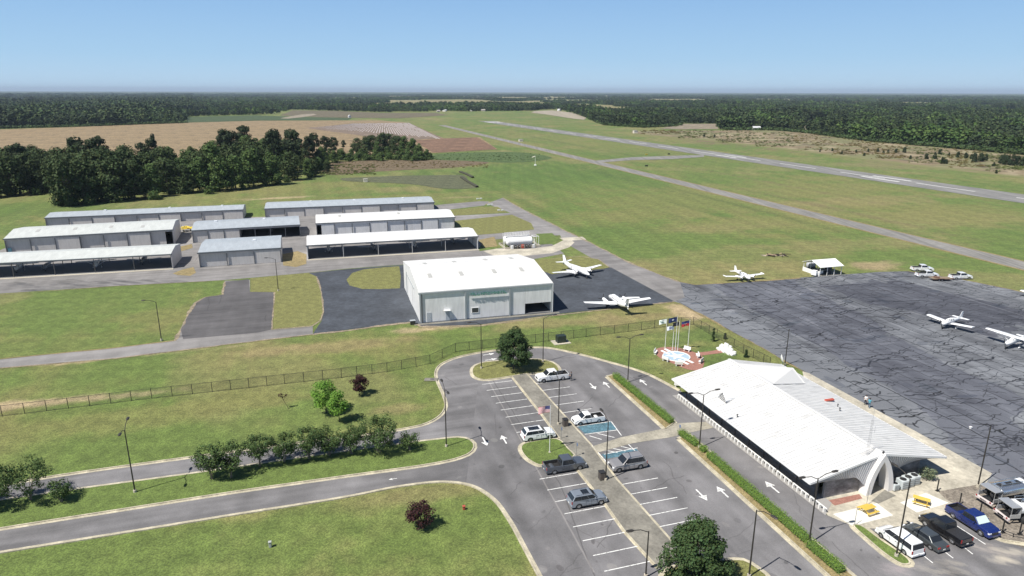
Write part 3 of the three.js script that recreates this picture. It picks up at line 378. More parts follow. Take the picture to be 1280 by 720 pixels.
{ const m = scene.children[scene.children.length - 1], pts = []; scene.remove(m);   // rebuilt as a fine sheet so that grass, soil and weeds mix
  const nu = 240, nv = 70, p = [], c = [], idx = [], top = [[780, 164], [900, 163], [964, 163], [1008, 166.5], [1085, 177], [1186, 185.5], [1300, 196]], bot = [[780, 166], [880, 175.5], [960, 185], [1060, 197], [1160, 210], [1300, 225]];
  const at = (l, u) => { let i = 0; while (i < l.length - 2 && l[i + 1][0] < u) i++; return l[i][1] + (l[i + 1][1] - l[i][1]) * (u - l[i][0]) / (l[i + 1][0] - l[i][0]); };
  for (let j = 0; j <= nv; j++) for (let i = 0; i <= nu; i++) { const u = 790 + 500 * i / nu, v0 = at(top, u), v1 = at(bot, u), q = G(u, v0 + (v1 - v0) * j / nv); p.push(q[0], .06, q[1]); const n = fbm(q[0] / 30, q[1] / 30, 4), w = fbm(q[0] / 7 + 50, q[1] / 7, 3); let k = mix3([.20, .155, .09], [.165, .165, .075], sstep(.4, .62, n)); k = mix3(k, [.12, .095, .055], sstep(.56, .7, w)); k = mix3(k, [.30, .25, .16], .8 * sstep(.62, .72, fbm(q[0] / 15, q[1] / 15 + 90, 3))); k = mix3(k, C.olive, sstep(.82, 1, j / nv + .2 * (w - .5))); c.push(...k); }
  for (let j = 0; j < nv; j++) for (let i = 0; i < nu; i++) { const a = j * (nu + 1) + i, b = a + nu + 1; idx.push(a, b, a + 1, a + 1, b, b + 1); }
  const g = new THREE.BufferGeometry(); g.setAttribute('position', new THREE.Float32BufferAttribute(p, 3)); g.setAttribute('color', new THREE.Float32BufferAttribute(c, 3)); g.setIndex(idx); g.computeVertexNormals();
  taken.scrub_land = 0; tag(mesh('scrub_land', g, m.material), 'brown scrubby waste ground between runway and woods', 'scrub', null, 'structure'); }
far('dry_weeds', [[410, 204], [470, 200.5], [540, 200], [612, 203], [565, 209.5], [500, 213], [450, 216], [418, 219]], 'band of brown dried weeds below the thicket', field('dried_weeds', [.27, .20, .115], 1 / 13), .07, 'weeds', 40);
far('weed_strip', [[545, 193], [600, 190.5], [640, 190], [690, 197.5], [640, 203.5], [580, 201], [548, 200]], 'dark green weedy strip beside the red plot', field('green_weeds', [.135, .21, .06], 1 / 17), .09, 'weeds', 40);
far('weedy_basin', [[427, 223], [470, 221], [500, 219.8], [540, 219.2], [576, 219], [586, 226], [597, 234.5], [575, 236.3], [548, 235.5], [525, 231.5], [490, 229], [450, 227.5], [430, 226]], 'shallow grey green weedy drainage basin behind the hangars', field('basin_weeds', [.185, .20, .105], 1 / 11), .08, 'basin', 60);
for (const [l, nm] of [[[[575, 215.5], [582, 218], [591, 222.5]], 'short dark earth bank beyond the weedy basin'], [[[577, 222.5], [585, 228], [596.5, 234.5]], 'dark earth bank along the end of the weedy basin']]) tag(mesh('earth_bank', ribbon(GP(l), 1.6, 0, .9), M('bank_earth', [.055, .055, .035], 1)), nm, 'bank', null, 'structure');
// worn sandy and dry fringes where the grass meets the old lanes
{ const sand = field('sandy_fringe', [.52, .43, .30], 1 / 5), dryM = M('dry_fringe', C.dry.map(v => v * GM * .95), 1, { map: isleTex });
  function fringe(pts, w, mat, label, y, seed) { const r = rng(seed), l = dense(GP(pts), 1), p = [], q = []; const fine = []; for (let i = 0; i < l.length - 1; i++) { const L = Math.hypot(l[i + 1][0] - l[i][0], l[i + 1][1] - l[i][1]), n = Math.max(1, Math.round(L / .7)); for (let k = 0; k < n; k++) fine.push([l[i][0] + (l[i + 1][0] - l[i][0]) * k / n, l[i][1] + (l[i + 1][1] - l[i][1]) * k / n]); } fine.push(l[l.length - 1]);
    let a = w * .5, b = w * .5; const Ls = [], Rs = []; fine.forEach((c, i) => { const u = fine[Math.max(0, i - 1)], v = fine[Math.min(fine.length - 1, i + 1)], d = Math.hypot(v[0] - u[0], v[1] - u[1]) || 1, nx = -(v[1] - u[1]) / d, nz = (v[0] - u[0]) / d; a = clamp(a + (r() - .5) * w * .7, .02, w); b = clamp(b + (r() - .5) * w * .7, .02, w); Ls.push([c[0] + nx * a, c[1] + nz * a]); Rs.push([c[0] - nx * b, c[1] - nz * b]); });
    for (let i = 0; i < fine.length - 1; i++) { p.push(Ls[i][0], y, Ls[i][1], Rs[i][0], y, Rs[i][1], Rs[i + 1][0], y, Rs[i + 1][1], Ls[i][0], y, Ls[i][1], Rs[i + 1][0], y, Rs[i + 1][1], Ls[i + 1][0], y, Ls[i + 1][1]); }
    const g = new THREE.BufferGeometry(); g.setAttribute('position', new THREE.Float32BufferAttribute(p, 3)); g.computeVertexNormals(); const uv = []; for (let i = 0; i < p.length; i += 3) uv.push(p[i], -p[i + 2]); g.setAttribute('uv', new THREE.Float32BufferAttribute(uv, 2)); tag(mesh('worn_verge', g, mat), label, 'verge', null, 'structure'); }
  fringe([[218, 426.5], [226, 412], [243, 378.5], [256, 371.5], [279, 368.5], [281, 352]], .55, sand, 'sandy worn edge beside the dark parking pad', .054, 1);
  fringe([[-30, 371], [134, 358.3], [281, 350.5]], .22, sand, 'thin sandy edge between hangar lane and lawn', .054, 2);
  fringe([[-30, 451.5], [134, 436], [218, 426]], .3, dryM, 'dry verge above the service road', .054, 3);
  fringe([[-30, 463], [141, 448.5], [336, 424.5], [391, 418.2]], .32, sand, 'sandy verge below the service road', .054, 4);
  fringe([[391, 418.5], [515, 402.5], [526, 408.5], [600, 407], [694, 394], [800, 382], [843, 377.5]], .7, sand, 'bare sandy strip along the forecourt edge', .056, 5);
  fringe([[850, 379.5], [900, 406.5], [960, 439.5], [1004, 464.5]], .5, dryM, 'dry grass strip along the apron edge', .056, 6);
  fringe([[848, 352], [870, 356.3], [940, 352.3], [1000, 347.6]], .5, dryM, 'dry verge at the far edge of the apron', .056, 7);
  fringe([[1134, 339], [1200, 349], [1290, 367.5]], .5, dryM, 'dry verge at the far right edge of the apron', .056, 8);
  fringe([[628, 247.3], [665, 267.8], [739, 304.3], [793, 331.3], [848, 352]], .55, sand, 'pale verge along the taxi lane', .056, 9);
  fringe([[342.8, 365.5], [340, 412], [391, 407.5], [401, 401], [405, 390], [402, 366], [396, 346]], .3, sand, 'sandy edge round the grass block', .06, 10);
  fringe([[762, 334.5], [748, 324.2], [725, 320.6], [690, 323.2]], .35, sand, 'sandy edge of the island behind the white hangar', .06, 11);
  for (const s of [-1, 1]) { const l = []; for (let k = 0; k < 30; k++) l.push(tw(k * 42, s * 5.4)); const g = [l]; const r = rng(60 + s); const o = []; for (const c of l) o.push(c); tag(mesh('worn_verge', ribbon(o, 1.0, 0, .10), dryM), s < 0 ? 'dry verge on the far side of the taxiway' : 'dry verge on the near side of the taxiway', 'verge', null, 'structure'); }
}
console.log('paving');
// ---------------------------------------------------------------- trees
const leafMat = (k, c, tr = 0) => { if (mats[k]) return mats[k]; const m = new THREE.MeshPhysicalMaterial({ roughness: .75, vertexColors: true, side: THREE.DoubleSide, specularIntensity: .3 }); m.color.setRGB(...c); if (tr) { m.transmission = tr; m.thickness = 0; m.roughness = 1; } m.name = k; return mats[k] = m; };
const barkMat = M('bark', [.11, .085, .065], .95), paleBark = M('pale_bark', [.24, .19, .15], .9);
// crown: clumps: list of [x, y, z, r]; leaves spread through and on them
function leaves(r, clumps, n, s, vary = .35, flat = .75, jut = .25) {
  const pos = new Float32Array(n * 12), nor = new Float32Array(n * 12), col = new Float32Array(n * 12), idx = new Uint32Array(n * 6);
  let tot = 0; const cum = clumps.map(c => tot += c[3] * c[3]);
  const v = new THREE.Vector3(), t = new THREE.Vector3(), b = new THREE.Vector3(), d = new THREE.Vector3(), w = new THREE.Vector3();
  for (let i = 0; i < n; i++) {
    const q = r() * tot; let k = 0; while (cum[k] < q) k++; const c = clumps[k];
    do { d.set(r() * 2 - 1, r() * 2 - 1, r() * 2 - 1); } while (d.lengthSq() > 1 || d.lengthSq() < .01); d.normalize();
    const rad = c[3] * (.55 + .45 * Math.sqrt(r()) + jut * (r() - .4)); v.set(c[0] + d.x * rad, c[1] + d.y * rad * flat, c[2] + d.z * rad);
    w.set(r() - .5, r() - .5, r() - .5).multiplyScalar(1.3); w.add(d); w.y += .35; w.normalize();
    t.set(r() - .5, r() - .5, r() - .5).cross(w).normalize(); b.crossVectors(w, t);
    const z = s * (.6 + r() * .8), zz = z * (.55 + r() * .4), l = 1 - vary / 2 + vary * r(), hue = (r() - .5) * vary * .5;
    const cs = [[-z, 0], [0, -zz], [z, 0], [0, zz]];
    for (let m = 0; m < 4; m++) { const o = (i * 4 + m) * 3; pos[o] = v.x + t.x * cs[m][0] * .5 + b.x * cs[m][1] * .5; pos[o + 1] = v.y + t.y * cs[m][0] * .5 + b.y * cs[m][1] * .5; pos[o + 2] = v.z + t.z * cs[m][0] * .5 + b.z * cs[m][1] * .5; nor[o] = w.x; nor[o + 1] = w.y; nor[o + 2] = w.z; col[o] = l + hue; col[o + 1] = l; col[o + 2] = l - hue * .5; }
    idx.set([i * 4, i * 4 + 1, i * 4 + 2, i * 4, i * 4 + 2, i * 4 + 3], i * 6);
  }
  const g = new THREE.BufferGeometry(); g.setAttribute('position', new THREE.BufferAttribute(pos, 3)); g.setAttribute('normal', new THREE.BufferAttribute(nor, 3)); g.setAttribute('color', new THREE.BufferAttribute(col, 3)); g.setIndex(new THREE.BufferAttribute(idx, 1)); return g;
}
function crownClumps(r, n, cx, y0, y1, rad, shape, cr) {             // shape(t): relative radius at height t
  const o = []; for (let i = 0; i < n; i++) { const t = r(), R = rad * shape(t), a = r() * 6.283, q = R * Math.sqrt(.15 + .85 * r()); o.push([cx + Math.cos(a) * q, y0 + (y1 - y0) * t, Math.sin(a) * q, cr * (.6 + .8 * r())]); } return o;
}
function trunkGeo(r, h, r0, clumps, nl, seg = 6) {
  const g = [bar([0, -.05, 0], [0.15 * (r() - .5), h * .5, .15 * (r() - .5)], r0, r0 * .75, seg), bar([0, h * .5, 0], [0, h, 0], r0 * .75, r0 * .3, seg)];
  for (let i = 0; i < nl; i++) { const c = clumps[Math.floor(r() * clumps.length)], y = h * (.25 + .5 * r()); if (c[1] > y) g.push(bar([0, y, 0], [c[0], c[1], c[2]], r0 * .4, r0 * .1, 5)); } return g;
}
const cone = t => t < .3 ? .7 + t : Math.pow(1 - (t - .3) / .75, .7) * 1.0, round = t => Math.sqrt(Math.max(.05, 1 - Math.pow(2 * t - .9, 2) * .8)), dome = t => Math.sqrt(Math.max(.04, 1 - t * t * .92)) * (t < .15 ? .7 + 2 * t : 1), spire = t => .12 + .95 * (1 - t), vase = t => .35 + .75 * Math.sin(Math.min(1, t * .75 + .2) * Math.PI * .62);
function tree(o) {                                                  // -> Group with trunk and crown
  const r = rng(o.seed), t = thing(o.name, o.label, 'tree', o.pos ?? [0, 0, 0], o.turn ?? 0, o.group);
  const cl = crownClumps(r, o.clumps, 0, o.h * o.base, o.h - o.cr * .55, o.rad - o.cr * .6, o.shape, o.cr);
  mesh('trunk', trunkGeo(r, o.h * .8, o.r0, cl, o.limbs ?? 6), o.bark ?? barkMat, t);
  mesh('crown', leaves(r, cl, o.n, o.s, o.vary, o.flat, o.jut), o.mat, t); return t;
}
const LM = { mag: leafMat('magnolia_leaf', [.046, .078, .028]), myrtle: leafMat('myrtle_leaf', [.074, .116, .040], .12), plum: leafMat('plum_leaf', [.045, .020, .020]), maple: leafMat('maple_leaf', [.16, .30, .048], .25), oak: leafMat('oak_leaf', [.047, .070, .025]), bright: leafMat('bright_oak_leaf', [.066, .106, .031]), pine: leafMat('pine_needles', [.030, .046, .021]), cyp: leafMat('cypress_leaf', [.028, .05, .02]), hedge: leafMat('boxwood_leaf', [.175, .28, .05], .3), bush: leafMat('bush_leaf', [.06, .095, .03]) };
const at3 = (u, v) => { const g = G(u, v); return [g[0], 0, g[1]]; };
tree({ name: 'magnolia_tree', label: 'dense dark magnolia on the island at the turning loop', seed: 11, pos: at3(642, 462), h: 8.3, base: .21, rad: 4.1, cr: .72, clumps: 120, n: 15000, s: .25, shape: cone, r0: .16, mat: LM.mag, vary: .6 });
tree({ name: 'magnolia_tree', label: 'dense dark magnolia at the end of the middle walk beside the car park', seed: 12, pos: at3(869, 730), h: 7.9, base: .06, rad: 4.3, cr: .75, clumps: 130, n: 17000, s: .25, shape: cone, r0: .17, mat: LM.mag, vary: .6 });
tree({ name: 'plum_tree', label: 'small round purple leaved plum tree near the fence', seed: 13, pos: at3(449, 494), h: 3.6, base: .32, rad: 1.65, cr: .5, clumps: 42, n: 2800, s: .2, shape: round, r0: .07, mat: LM.plum, vary: .5 });
tree({ name: 'plum_tree', label: 'ragged purple leaved plum tree on the lawn south of the drive', seed: 14, pos: at3(526, 660), h: 3.8, base: .25, rad: 1.7, cr: .5, clumps: 34, n: 2600, s: .2, shape: round, r0: .07, mat: LM.plum, vary: .5, jut: .6 });
tree({ name: 'maple_tree', label: 'bright yellow green young maple, the wider of the pair', seed: 15, pos: at3(408, 516), h: 5.6, base: .30, rad: 2.4, cr: .7, clumps: 50, n: 4200, s: .24, shape: round, r0: .08, mat: LM.maple, vary: .5, jut: .5 });
tree({ name: 'maple_tree', label: 'bright yellow green young maple, the narrower of the pair', seed: 16, pos: at3(424, 527), h: 5.2, base: .32, rad: 1.6, cr: .6, clumps: 34, n: 2800, s: .24, shape: round, r0: .07, mat: LM.maple, vary: .5, jut: .5 });
{ const t = thing('sapling', 'thin leaning sapling with sparse dark leaves on the lawn', 'tree', at3(361, 511)), r = rng(4); const a = -AL; mesh('trunk', [bar([0, 0, 0], [-.7, 1.5, 0], .05, .035), bar([-.7, 1.5, 0], [-1.1, 2.5, .1], .035, .02), bar([-.7, 1.5, 0], [-.5, 2.3, -.2], .03, .015)], barkMat, t); mesh('crown', leaves(r, [[-1.15, 2.5, .1, .4], [-.45, 2.3, -.2, .35], [-.9, 2.1, .1, .25]], 150, .16, .5), LM.plum, t); }
const myr = [[265, 599.5, 4.9], [289, 598, 4.8], [325, 584, 4.8], [356, 578.5, 4.4], [387, 574.5, 5.0], [412, 570.5, 4.2], [440, 568, 4.3], [474, 566.5, 5.3], [513, 564, 2.6], [39, 626, 6.1], [-4, 634, 5.0], [77, 628, 2.9], [-38, 640, 4.8]];
myr.forEach(([u, v, h], i) => { const w = i === 7 ? 2.7 : i === 8 || i === 11 ? 1.4 : i === 9 ? 3.2 : i > 9 ? 2.9 : 1.98; const r = rng(300 + i), big = i === 7;
  const t = thing('crape_myrtle', i < 9 ? (i === 7 ? 'widest and densest crape myrtle on the median, beside the small one at its end' : i === 8 ? 'small crape myrtle at the east end of the median row' : 'multi stemmed crape myrtle in the row along the median') : (i === 11 ? 'low shrubby crape myrtle beside the lamp end of the median' : i === 9 ? 'broad crape myrtle standing behind the low shrubby one on the median' : 'crape myrtle at the west end of the median'), 'tree', at3(u, v), r() * 6, 'crape myrtles on the median');
  const cl = crownClumps(r, big ? 70 : w < 1.5 ? 22 : 56, 0, h * .36, h - .35, w - .3, vase, .5); if (big) cl.push(...crownClumps(r, 30, 0, h * .3, h * .6, w - .4, round, .5));
  const g = []; for (let k = 0; k < 6; k++) { const c = cl[Math.floor(r() * cl.length)], m = [c[0] * .35, h * .36, c[2] * .35]; g.push(bar([(r() - .5) * .3, -.05, (r() - .5) * .3], m, .055, .04, 5), bar(m, [c[0] * .8, c[1], c[2] * .8], .04, .015, 5)); }
  mesh('trunk', g, paleBark, t); mesh('crown', leaves(r, cl, (big ? 5200 : w < 1.5 ? 1600 : 3600), .2, .6, .85, .7), LM.myrtle, t); });
// hedges: clipped boxwood
function hedge(a, b, w, h, label) {
  const A = G(...a), B = G(...b), L = Math.hypot(B[0] - A[0], B[1] - A[1]), ry = Math.atan2(-(B[1] - A[1]), B[0] - A[0]), r = rng(Math.floor(a[0] * 7));
  const t = thing('hedge', label, 'hedge', [(A[0] + B[0]) / 2, .12, (A[1] + B[1]) / 2], ry, 'clipped hedges along the drive'); const cl = [];
  const n = Math.max(3, Math.round(L / .34)); for (let i = 0; i < n; i++) { const x = -L / 2 + .35 + (L - .7) * i / (n - 1); for (let k = 0; k < 4; k++) cl.push([x + (r() - .5) * .2, h * (.35 + .42 * (k > 1)), (k % 2 ? 1 : -1) * w * .24 + (r() - .5) * .1, .3 + r() * .12]); }
  mesh('foliage', leaves(r, cl, Math.round(L * 620), .11, .55, .95, .2), LM.hedge, t);
  mesh('stems', [rbx(L - .5, h * .72, w * .72, 0, h * .4, 0, .2)], M('hedge_core', [.07, .12, .025], 1), t);
}
hedge([768, 472], [840, 531], 1.35, 1.0, 'clipped green hedge north of the crosswalk');
hedge([849, 543], [873, 560], 1.25, .95, 'short clipped green hedge just south of the crosswalk');
hedge([875, 561.5], [883, 568], 1.05, .8, 'smallest rounded hedge bush behind the lamp post');
hedge([885, 571], [1011, 681], 1.4, 1.0, 'longest clipped green hedge beside the terminal drive');
hedge([1009, 682], [1054, 720], 1.4, 1.05, 'clipped green hedge at the south end of the drive');
[[891, 427, 3.0, .5, 'taller dark columnar cypress by the memorial fence'], [932.4, 447, 1.7, .42, 'short dark cypress beside the white memorial wall'], [906, 424, 1.5, .35, 'small dark cypress behind the white memorial wall']].forEach(([u, v, h, w, l], i) => tree({ name: 'cypress', label: l, seed: 40 + i, pos: at3(u, v), h, base: .06, rad: w, cr: .22, clumps: 40, n: 1100, s: .13, shape: spire, r0: .05, limbs: 0, mat: LM.cyp, vary: .5 }));
console.log('garden trees');
// ---------------------------------------------------------------- woodland behind the hangars: every tree its own
const kinds = [
  { name: 'oak_tree', h: 17, base: .05, rad: 6.6, cr: 2.1, clumps: 60, n: 3900, s: .82, shape: round, r0: .35, mat: LM.oak, vary: .6 },
  { name: 'oak_tree', h: 16, base: .03, rad: 6.2, cr: 1.9, clumps: 60, n: 3900, s: .8, shape: dome, r0: .35, mat: LM.oak, vary: .6 },
  { name: 'bright_oak', h: 16, base: .03, rad: 5.8, cr: 1.8, clumps: 56, n: 3700, s: .78, shape: dome, r0: .3, mat: LM.bright, vary: .6 },
  { name: 'pine_tree', h: 22, base: .45, rad: 4.6, cr: 1.5, clumps: 34, n: 2600, s: .75, shape: round, r0: .32, mat: LM.pine, vary: .6, limbs: 9 },
  { name: 'edge_shrub', h: 5, base: .1, rad: 3.2, cr: 1.1, clumps: 24, n: 1100, s: .6, shape: dome, r0: .1, mat: LM.bright, vary: .6 },
];
const proto = {};
function wood(kind, u, v, sc, label, grp, seed) {
  const r = rng(seed), key = kind + '_' + (seed % 3), k = kinds[kind], g = G(u, v);
  let t; if (!proto[key]) t = proto[key] = tree({ ...k, label, group: grp, seed: 500 + kind * 10 + seed % 3 }); else t = dup(proto[key], [0, 0, 0], 0, label, grp);
  t.position.set(g[0], 0, g[1]); t.rotation.y = r() * 6.28; const s = sc / k.h; t.scale.set(s * (.9 + r() * .25), s, s * (.9 + r() * .25)); return t;
}
const WL = ['dark spreading oak in the woodland behind the hangars', 'dark domed oak in the woodland behind the hangars', 'brighter green broadleaf tree in the woodland behind the hangars', 'tall pine rising out of the woodland behind the hangars', 'low leafy shrub along the edge of the woodland'];
const WG = 'woodland behind the hangars';
const edge = [[-60, 256], [0, 250], [40, 246], [75, 246], [84, 259], [140, 255], [200, 249], [250, 244], [320, 238], [375, 226], [412, 219]];
const edgeAt = u => { let i = 0; while (i < edge.length - 2 && edge[i + 1][0] < u) i++; return edge[i][1] + (edge[i + 1][1] - edge[i][1]) * (u - edge[i][0]) / (edge[i + 1][0] - edge[i][0]); };
const topAt = u => { const l = [[-60, 184], [0, 182], [30, 176], [60, 180], [75, 186], [90, 176], [120, 176], [150, 178], [200, 182], [250, 182], [262, 172], [300, 172], [320, 168], [345, 168], [390, 176], [412, 186]]; let i = 0; while (i < l.length - 2 && l[i + 1][0] < u) i++; return l[i][1] + (l[i + 1][1] - l[i][1]) * (u - l[i][0]) / (l[i + 1][0] - l[i][0]); };
const hFor = (u, v, top) => { const g = G(u, v), d = Math.hypot(g[0], g[1]); const dv = v - top; return Math.max(6, dv * CAM_H / (v - 114.3) * .97); };
{ const r = rng(2024); let sd = 1;
  for (let row = 0; row < 5; row++) for (let u = -50; u < 412; u += (row < 2 ? 17 : 21) + r() * 9) {
    const v = edgeAt(u) - 2 - row * 8 - r() * 4; if (v < 199) continue;
    const tp = topAt(u) + (row === 0 ? 14 : row === 1 ? 6 : 0) + r() * 11 - 2, hh = Math.min(26, hFor(u, v, tp)), br = u > 190 && r() < .6;
    wood(br ? 2 : (r() < .55 ? 0 : 1), u, v, hh, WL[br ? 2 : 0], WG, sd++);
    const last = scene.children[scene.children.length - 1]; last.userData.label = last.name.startsWith('bright') ? WL[2] : WL[0];
  }
  for (const [u, v, tp] of [[104, 236, 168], [130, 230, 167], [122, 240, 172], [195, 225, 170], [182, 222, 176], [285, 215, 156], [293, 220, 160], [308, 205, 154], [345, 220, 158], [367, 215, 154], [370, 218, 158], [388, 212, 168], [395, 208, 164], [408, 203, 168], [418, 200, 170], [345, 215, 156], [30, 238, 176]]) wood(3, u, v, Math.min(27, hFor(u, v, tp)), WL[3], WG, sd++);
  for (let i = 0; i < 9; i++) { const u = 20 + i * 42 + r() * 34; wood(4, u, edgeAt(u) - r() * 3, 2 + r() * 3, WL[4], WG, sd++); }
  // thicket beside the mulched field
  const TL = ['round bright tree in the thicket beside the mulched field', 'dark tree in the thicket beside the mulched field', 'low shrub at the foot of the thicket beside the mulched field'], TG = 'thicket beside the mulched field';
  for (const [u, v, tp, k] of [[430, 190, 176, 3], [447, 192, 174, 0], [458, 194, 172, 1], [465, 190, 170, 0], [478, 192, 168, 1], [488, 190, 168, 0], [497, 193, 171, 1], [506, 194, 172, 2], [515, 196, 174, 2], [524, 198, 180, 2], [472, 196, 178, 2], [440, 197, 186, 2], [452, 198, 186, 2], [485, 198, 184, 2], [533, 199, 187, 2], [425, 196, 188, 2], [412, 196, 187, 2]]) { const t = wood(k, u, v, Math.min(21, hFor(u, v, tp) * 1.12), TL[0], TG, sd++); t.userData.label = t.name.startsWith('bright') ? TL[0] : TL[1]; }
  for (let i = 0; i < 14; i++) { const u = 405 + i * 10 + r() * 4; wood(4, u, 199 + r() * 3, 4 + r() * 3, TL[2], TG, sd++); }
  for (const [u, v, h] of [[386, 222, 11], [398, 216, 10], [408, 211, 9], [418, 204, 9], [404, 204, 12], [428, 200, 9]]) wood(2, u, v, h, WL[2], WG, sd++);
  { const t = wood(3, 205, 206, 22, 'lone tall thin pine standing before the ploughed field', WG, 77); t.position.set(...at3(195, 204)); t.scale.set(.5, .95, .5); }
  // young pines on the scrub land right of the runway
  const SG = 'young pines on the scrub land', SL = 'young pine standing on the scrub land beside the runway';
  for (const [u, v, h] of [[1158, 199, 5], [1168, 199, 5.5], [1138, 199, 3], [1120, 191, 4], [1110, 192, 3.5], [1130, 191, 5], [1175, 193, 5], [1186, 195, 3], [1197, 197, 5], [1207, 198, 5], [1214, 199, 4], [1217, 203, 7], [1226, 202, 7], [1232, 201, 5], [1178, 205, 5], [1182, 205, 4], [1242, 208, 3], [1252, 205, 7], [1258, 206, 8], [1265, 207, 8], [1272, 207, 7], [1280, 208, 8], [1245, 217, 2.5], [1085, 190, 3], [1070, 191, 3], [1097, 190, 3.5], [1104, 193, 3], [1040, 189, 3], [1052, 193, 3], [1025, 190, 2.5], [1080, 195, 3], [880, 171, 4], [893, 172, 3.5]]) { const t = wood(4, u, v, h, SL, SG, sd++); t.name = numbered('young_pine'); t.children.forEach(c => { if (c.name === 'crown') c.material = LM.pine; }); t.scale.x *= .55; t.scale.z *= .55; }
}
console.log('woods', scene.children.length);
// ---------------------------------------------------------------- distant forest, read as one mass
{
  const protoGeo = []; for (let k = 0; k < 4; k++) { const r = rng(900 + k), cl = crownClumps(r, 18, 0, k === 3 ? 4 : 2, 14, k === 3 ? 2.6 : 3.6, k === 3 ? spire : dome, 1.9); const g = leaves(r, cl, 150, 2.2, .5, .8, .3); protoGeo.push(merge([g, bar([0, 0, 0], [0, 9, 0], .3, .2, 4)])); }
  const front = [[-420, 178], [-60, 163], [0, 160.5], [100, 158], [231, 153.4], [233, 145.6], [320, 143.4], [352, 142], [362, 136.8], [420, 138.6], [490, 140.6], [540, 140.4], [600, 138.8], [664, 138.4], [676, 137], [705, 138.6], [733, 147.3], [745, 152.5], [755, 156], [800, 159], [846, 157.6], [852, 154.6], [897, 154.6], [900, 162], [964, 162], [1008, 165.6], [1085, 175.7], [1186, 184], [1290, 193.5], [1420, 206]];
  const fAt = u => { let i = 0; while (i < front.length - 2 && front[i + 1][0] < u) i++; return front[i][1] + (front[i + 1][1] - front[i][1]) * (u - front[i][0]) / (front[i + 1][0] - front[i][0]); };
  const clearings = [[[1000, 164], [1008, 149.5], [1040, 148.5], [1082, 151.5], [1080, 155.5], [1040, 156], [1022, 161]], [[1098, 156], [1115, 149], [1132, 151.5], [1118, 157]], [[966, 137], [1030, 134.5], [1033, 136], [990, 138.5]]];
  const r = rng(4242), per = protoGeo.map(() => []); let n = 0;
  for (let d = 560; d < 11500;) { const step = d < 2500 ? 6.4 * (1 + d / 3000) : d * .0047; for (let a = -41; a < 43; a += step / d * 57.3) {
      const aa = (a + (r() - .5) * step / d * 50) * Math.PI / 180, dd = d + (r() - .5) * step, x = Math.sin(aa) * dd, z = -Math.cos(aa) * dd;
      const yc = -CAM_H * Math.cos(PITCH) - z * Math.sin(PITCH), zc = -z * Math.cos(PITCH) + CAM_H * Math.sin(PITCH); const u = 640 + F * x / zc, v = 360 - F * yc / zc;
      if (v + (u - 640) * .00227 > fAt(u) + .15) continue; let skip = false; for (const c of clearings) if (inPoly(c, u, v)) skip = true; if (skip) continue;
      if ((d > 1500 && fbm(x / 130, z / 130, 3) > .66) || (d > 1700 && fbm(x / 340 + 70, z / 520, 2) > .525 + (d < 2400 ? .06 : 0))) continue;
      const pine = fbm(x / 260 + 7, z / 260, 2) > .5; per[pine ? (r() < .55 ? 3 : 1) : Math.floor(r() * 3)].push([x, z, (u < 240 ? 1.15 : u > 900 ? .95 : .85) * (.6 + r() * .7) * (fbm(x / 70, z / 70, 3) * 1.1 + .42), r() * 6.28, u]); n++;
    } d += step; }
  console.log('forest', n);
  per.forEach((l, k) => { const im = new THREE.InstancedMesh(protoGeo[k], leafMat('forest_leaf', [.043, .062, .026]), l.length), m = new THREE.Matrix4(), q = new THREE.Quaternion(), up = new THREE.Vector3(0, 1, 0), c = new THREE.Color();
    l.forEach(([x, z, s, a, u], i) => { const dd = Math.hypot(x, z), sc = dd < 2500 ? 1 + dd / 9000 : dd * .0047 / 9.2; m.compose(new THREE.Vector3(x, 0, z), q.setFromAxisAngle(up, a), new THREE.Vector3(s * 1.1 * sc, s, s * 1.1 * sc)); im.setMatrixAt(i, m); const g = fbm(x / 45 + 3, z / 45, 3), b = hash2(Math.floor(x * 3), Math.floor(z * 3)); const lush = sstep(.50, .66, g) * (u > 240 ? 1 : .3), stand = .62 + .85 * fbm(x / 190 + 31, z / 240, 2); c.setRGB((.66 + .55 * b + .55 * lush) * stand, (.7 + .5 * b + .8 * lush) * stand, (.8 + .3 * b + .2 * lush) * stand); im.setColorAt(i, c); });
    im.name = numbered('distant_forest'); im.castShadow = im.receiveShadow = true; tag(im, ['mixed distant forest stretching to the horizon', 'darker distant forest stretching to the horizon', 'loose distant forest stretching to the horizon', 'pines standing through the distant forest'][k], 'forest', null, 'stuff'); scene.add(im); });
  // low brush on the waste ground, the weedy basin and along the wood edges
  { const rb = rng(777), bg = leaves(rb, crownClumps(rb, 7, 0, .3, 1.1, .9, round, .55), 90, .42, .6), list = [];
    const inQuad = (u0, v0, u1, v1, n, s0, s1, hue) => { for (let i = 0; i < n; i++) { const u = u0 + (u1 - u0) * rb(), v = v0 + (v1 - v0) * rb(), g = G(u, v); if (fbm(g[0] / 22, g[1] / 22, 2) < .22 + .4 * rb()) continue; list.push([g, s0 + (s1 - s0) * rb() * rb(), hue]); } };
    for (let k = 0; k < 10; k++) { const u = 800 + k * 48, top = 163 + Math.max(0, u - 960) * .105, bot = 168 + (u - 800) * .108; inQuad(u, top, u + 48, bot, 330, .3, 1.25, rb() < .5 ? 0 : 1); }
    inQuad(410, 202, 610, 210, 500, .2, .6, 0); inQuad(545, 191, 680, 201, 300, .2, .55, 2); inQuad(400, 206, 470, 219, 260, .3, .9, 1); inQuad(400, 196, 540, 200.5, 260, .8, 2.2, 2);
    for (let u = 905; u < 1290; u += 1.1) list.push([G(u, fAt(u) + .1 + rb() * 1.0), 1.0 + rb() * 2.4, 2]); for (let u = 0; u < 232; u += 1.6) list.push([G(u, fAt(u) + .1 + rb() * .5), 1.0 + rb() * 2.4, 2]); for (let u = 735; u < 850; u += 1.2) list.push([G(u, fAt(u) + rb() * .8), 1.0 + rb() * 2.2, 2]);
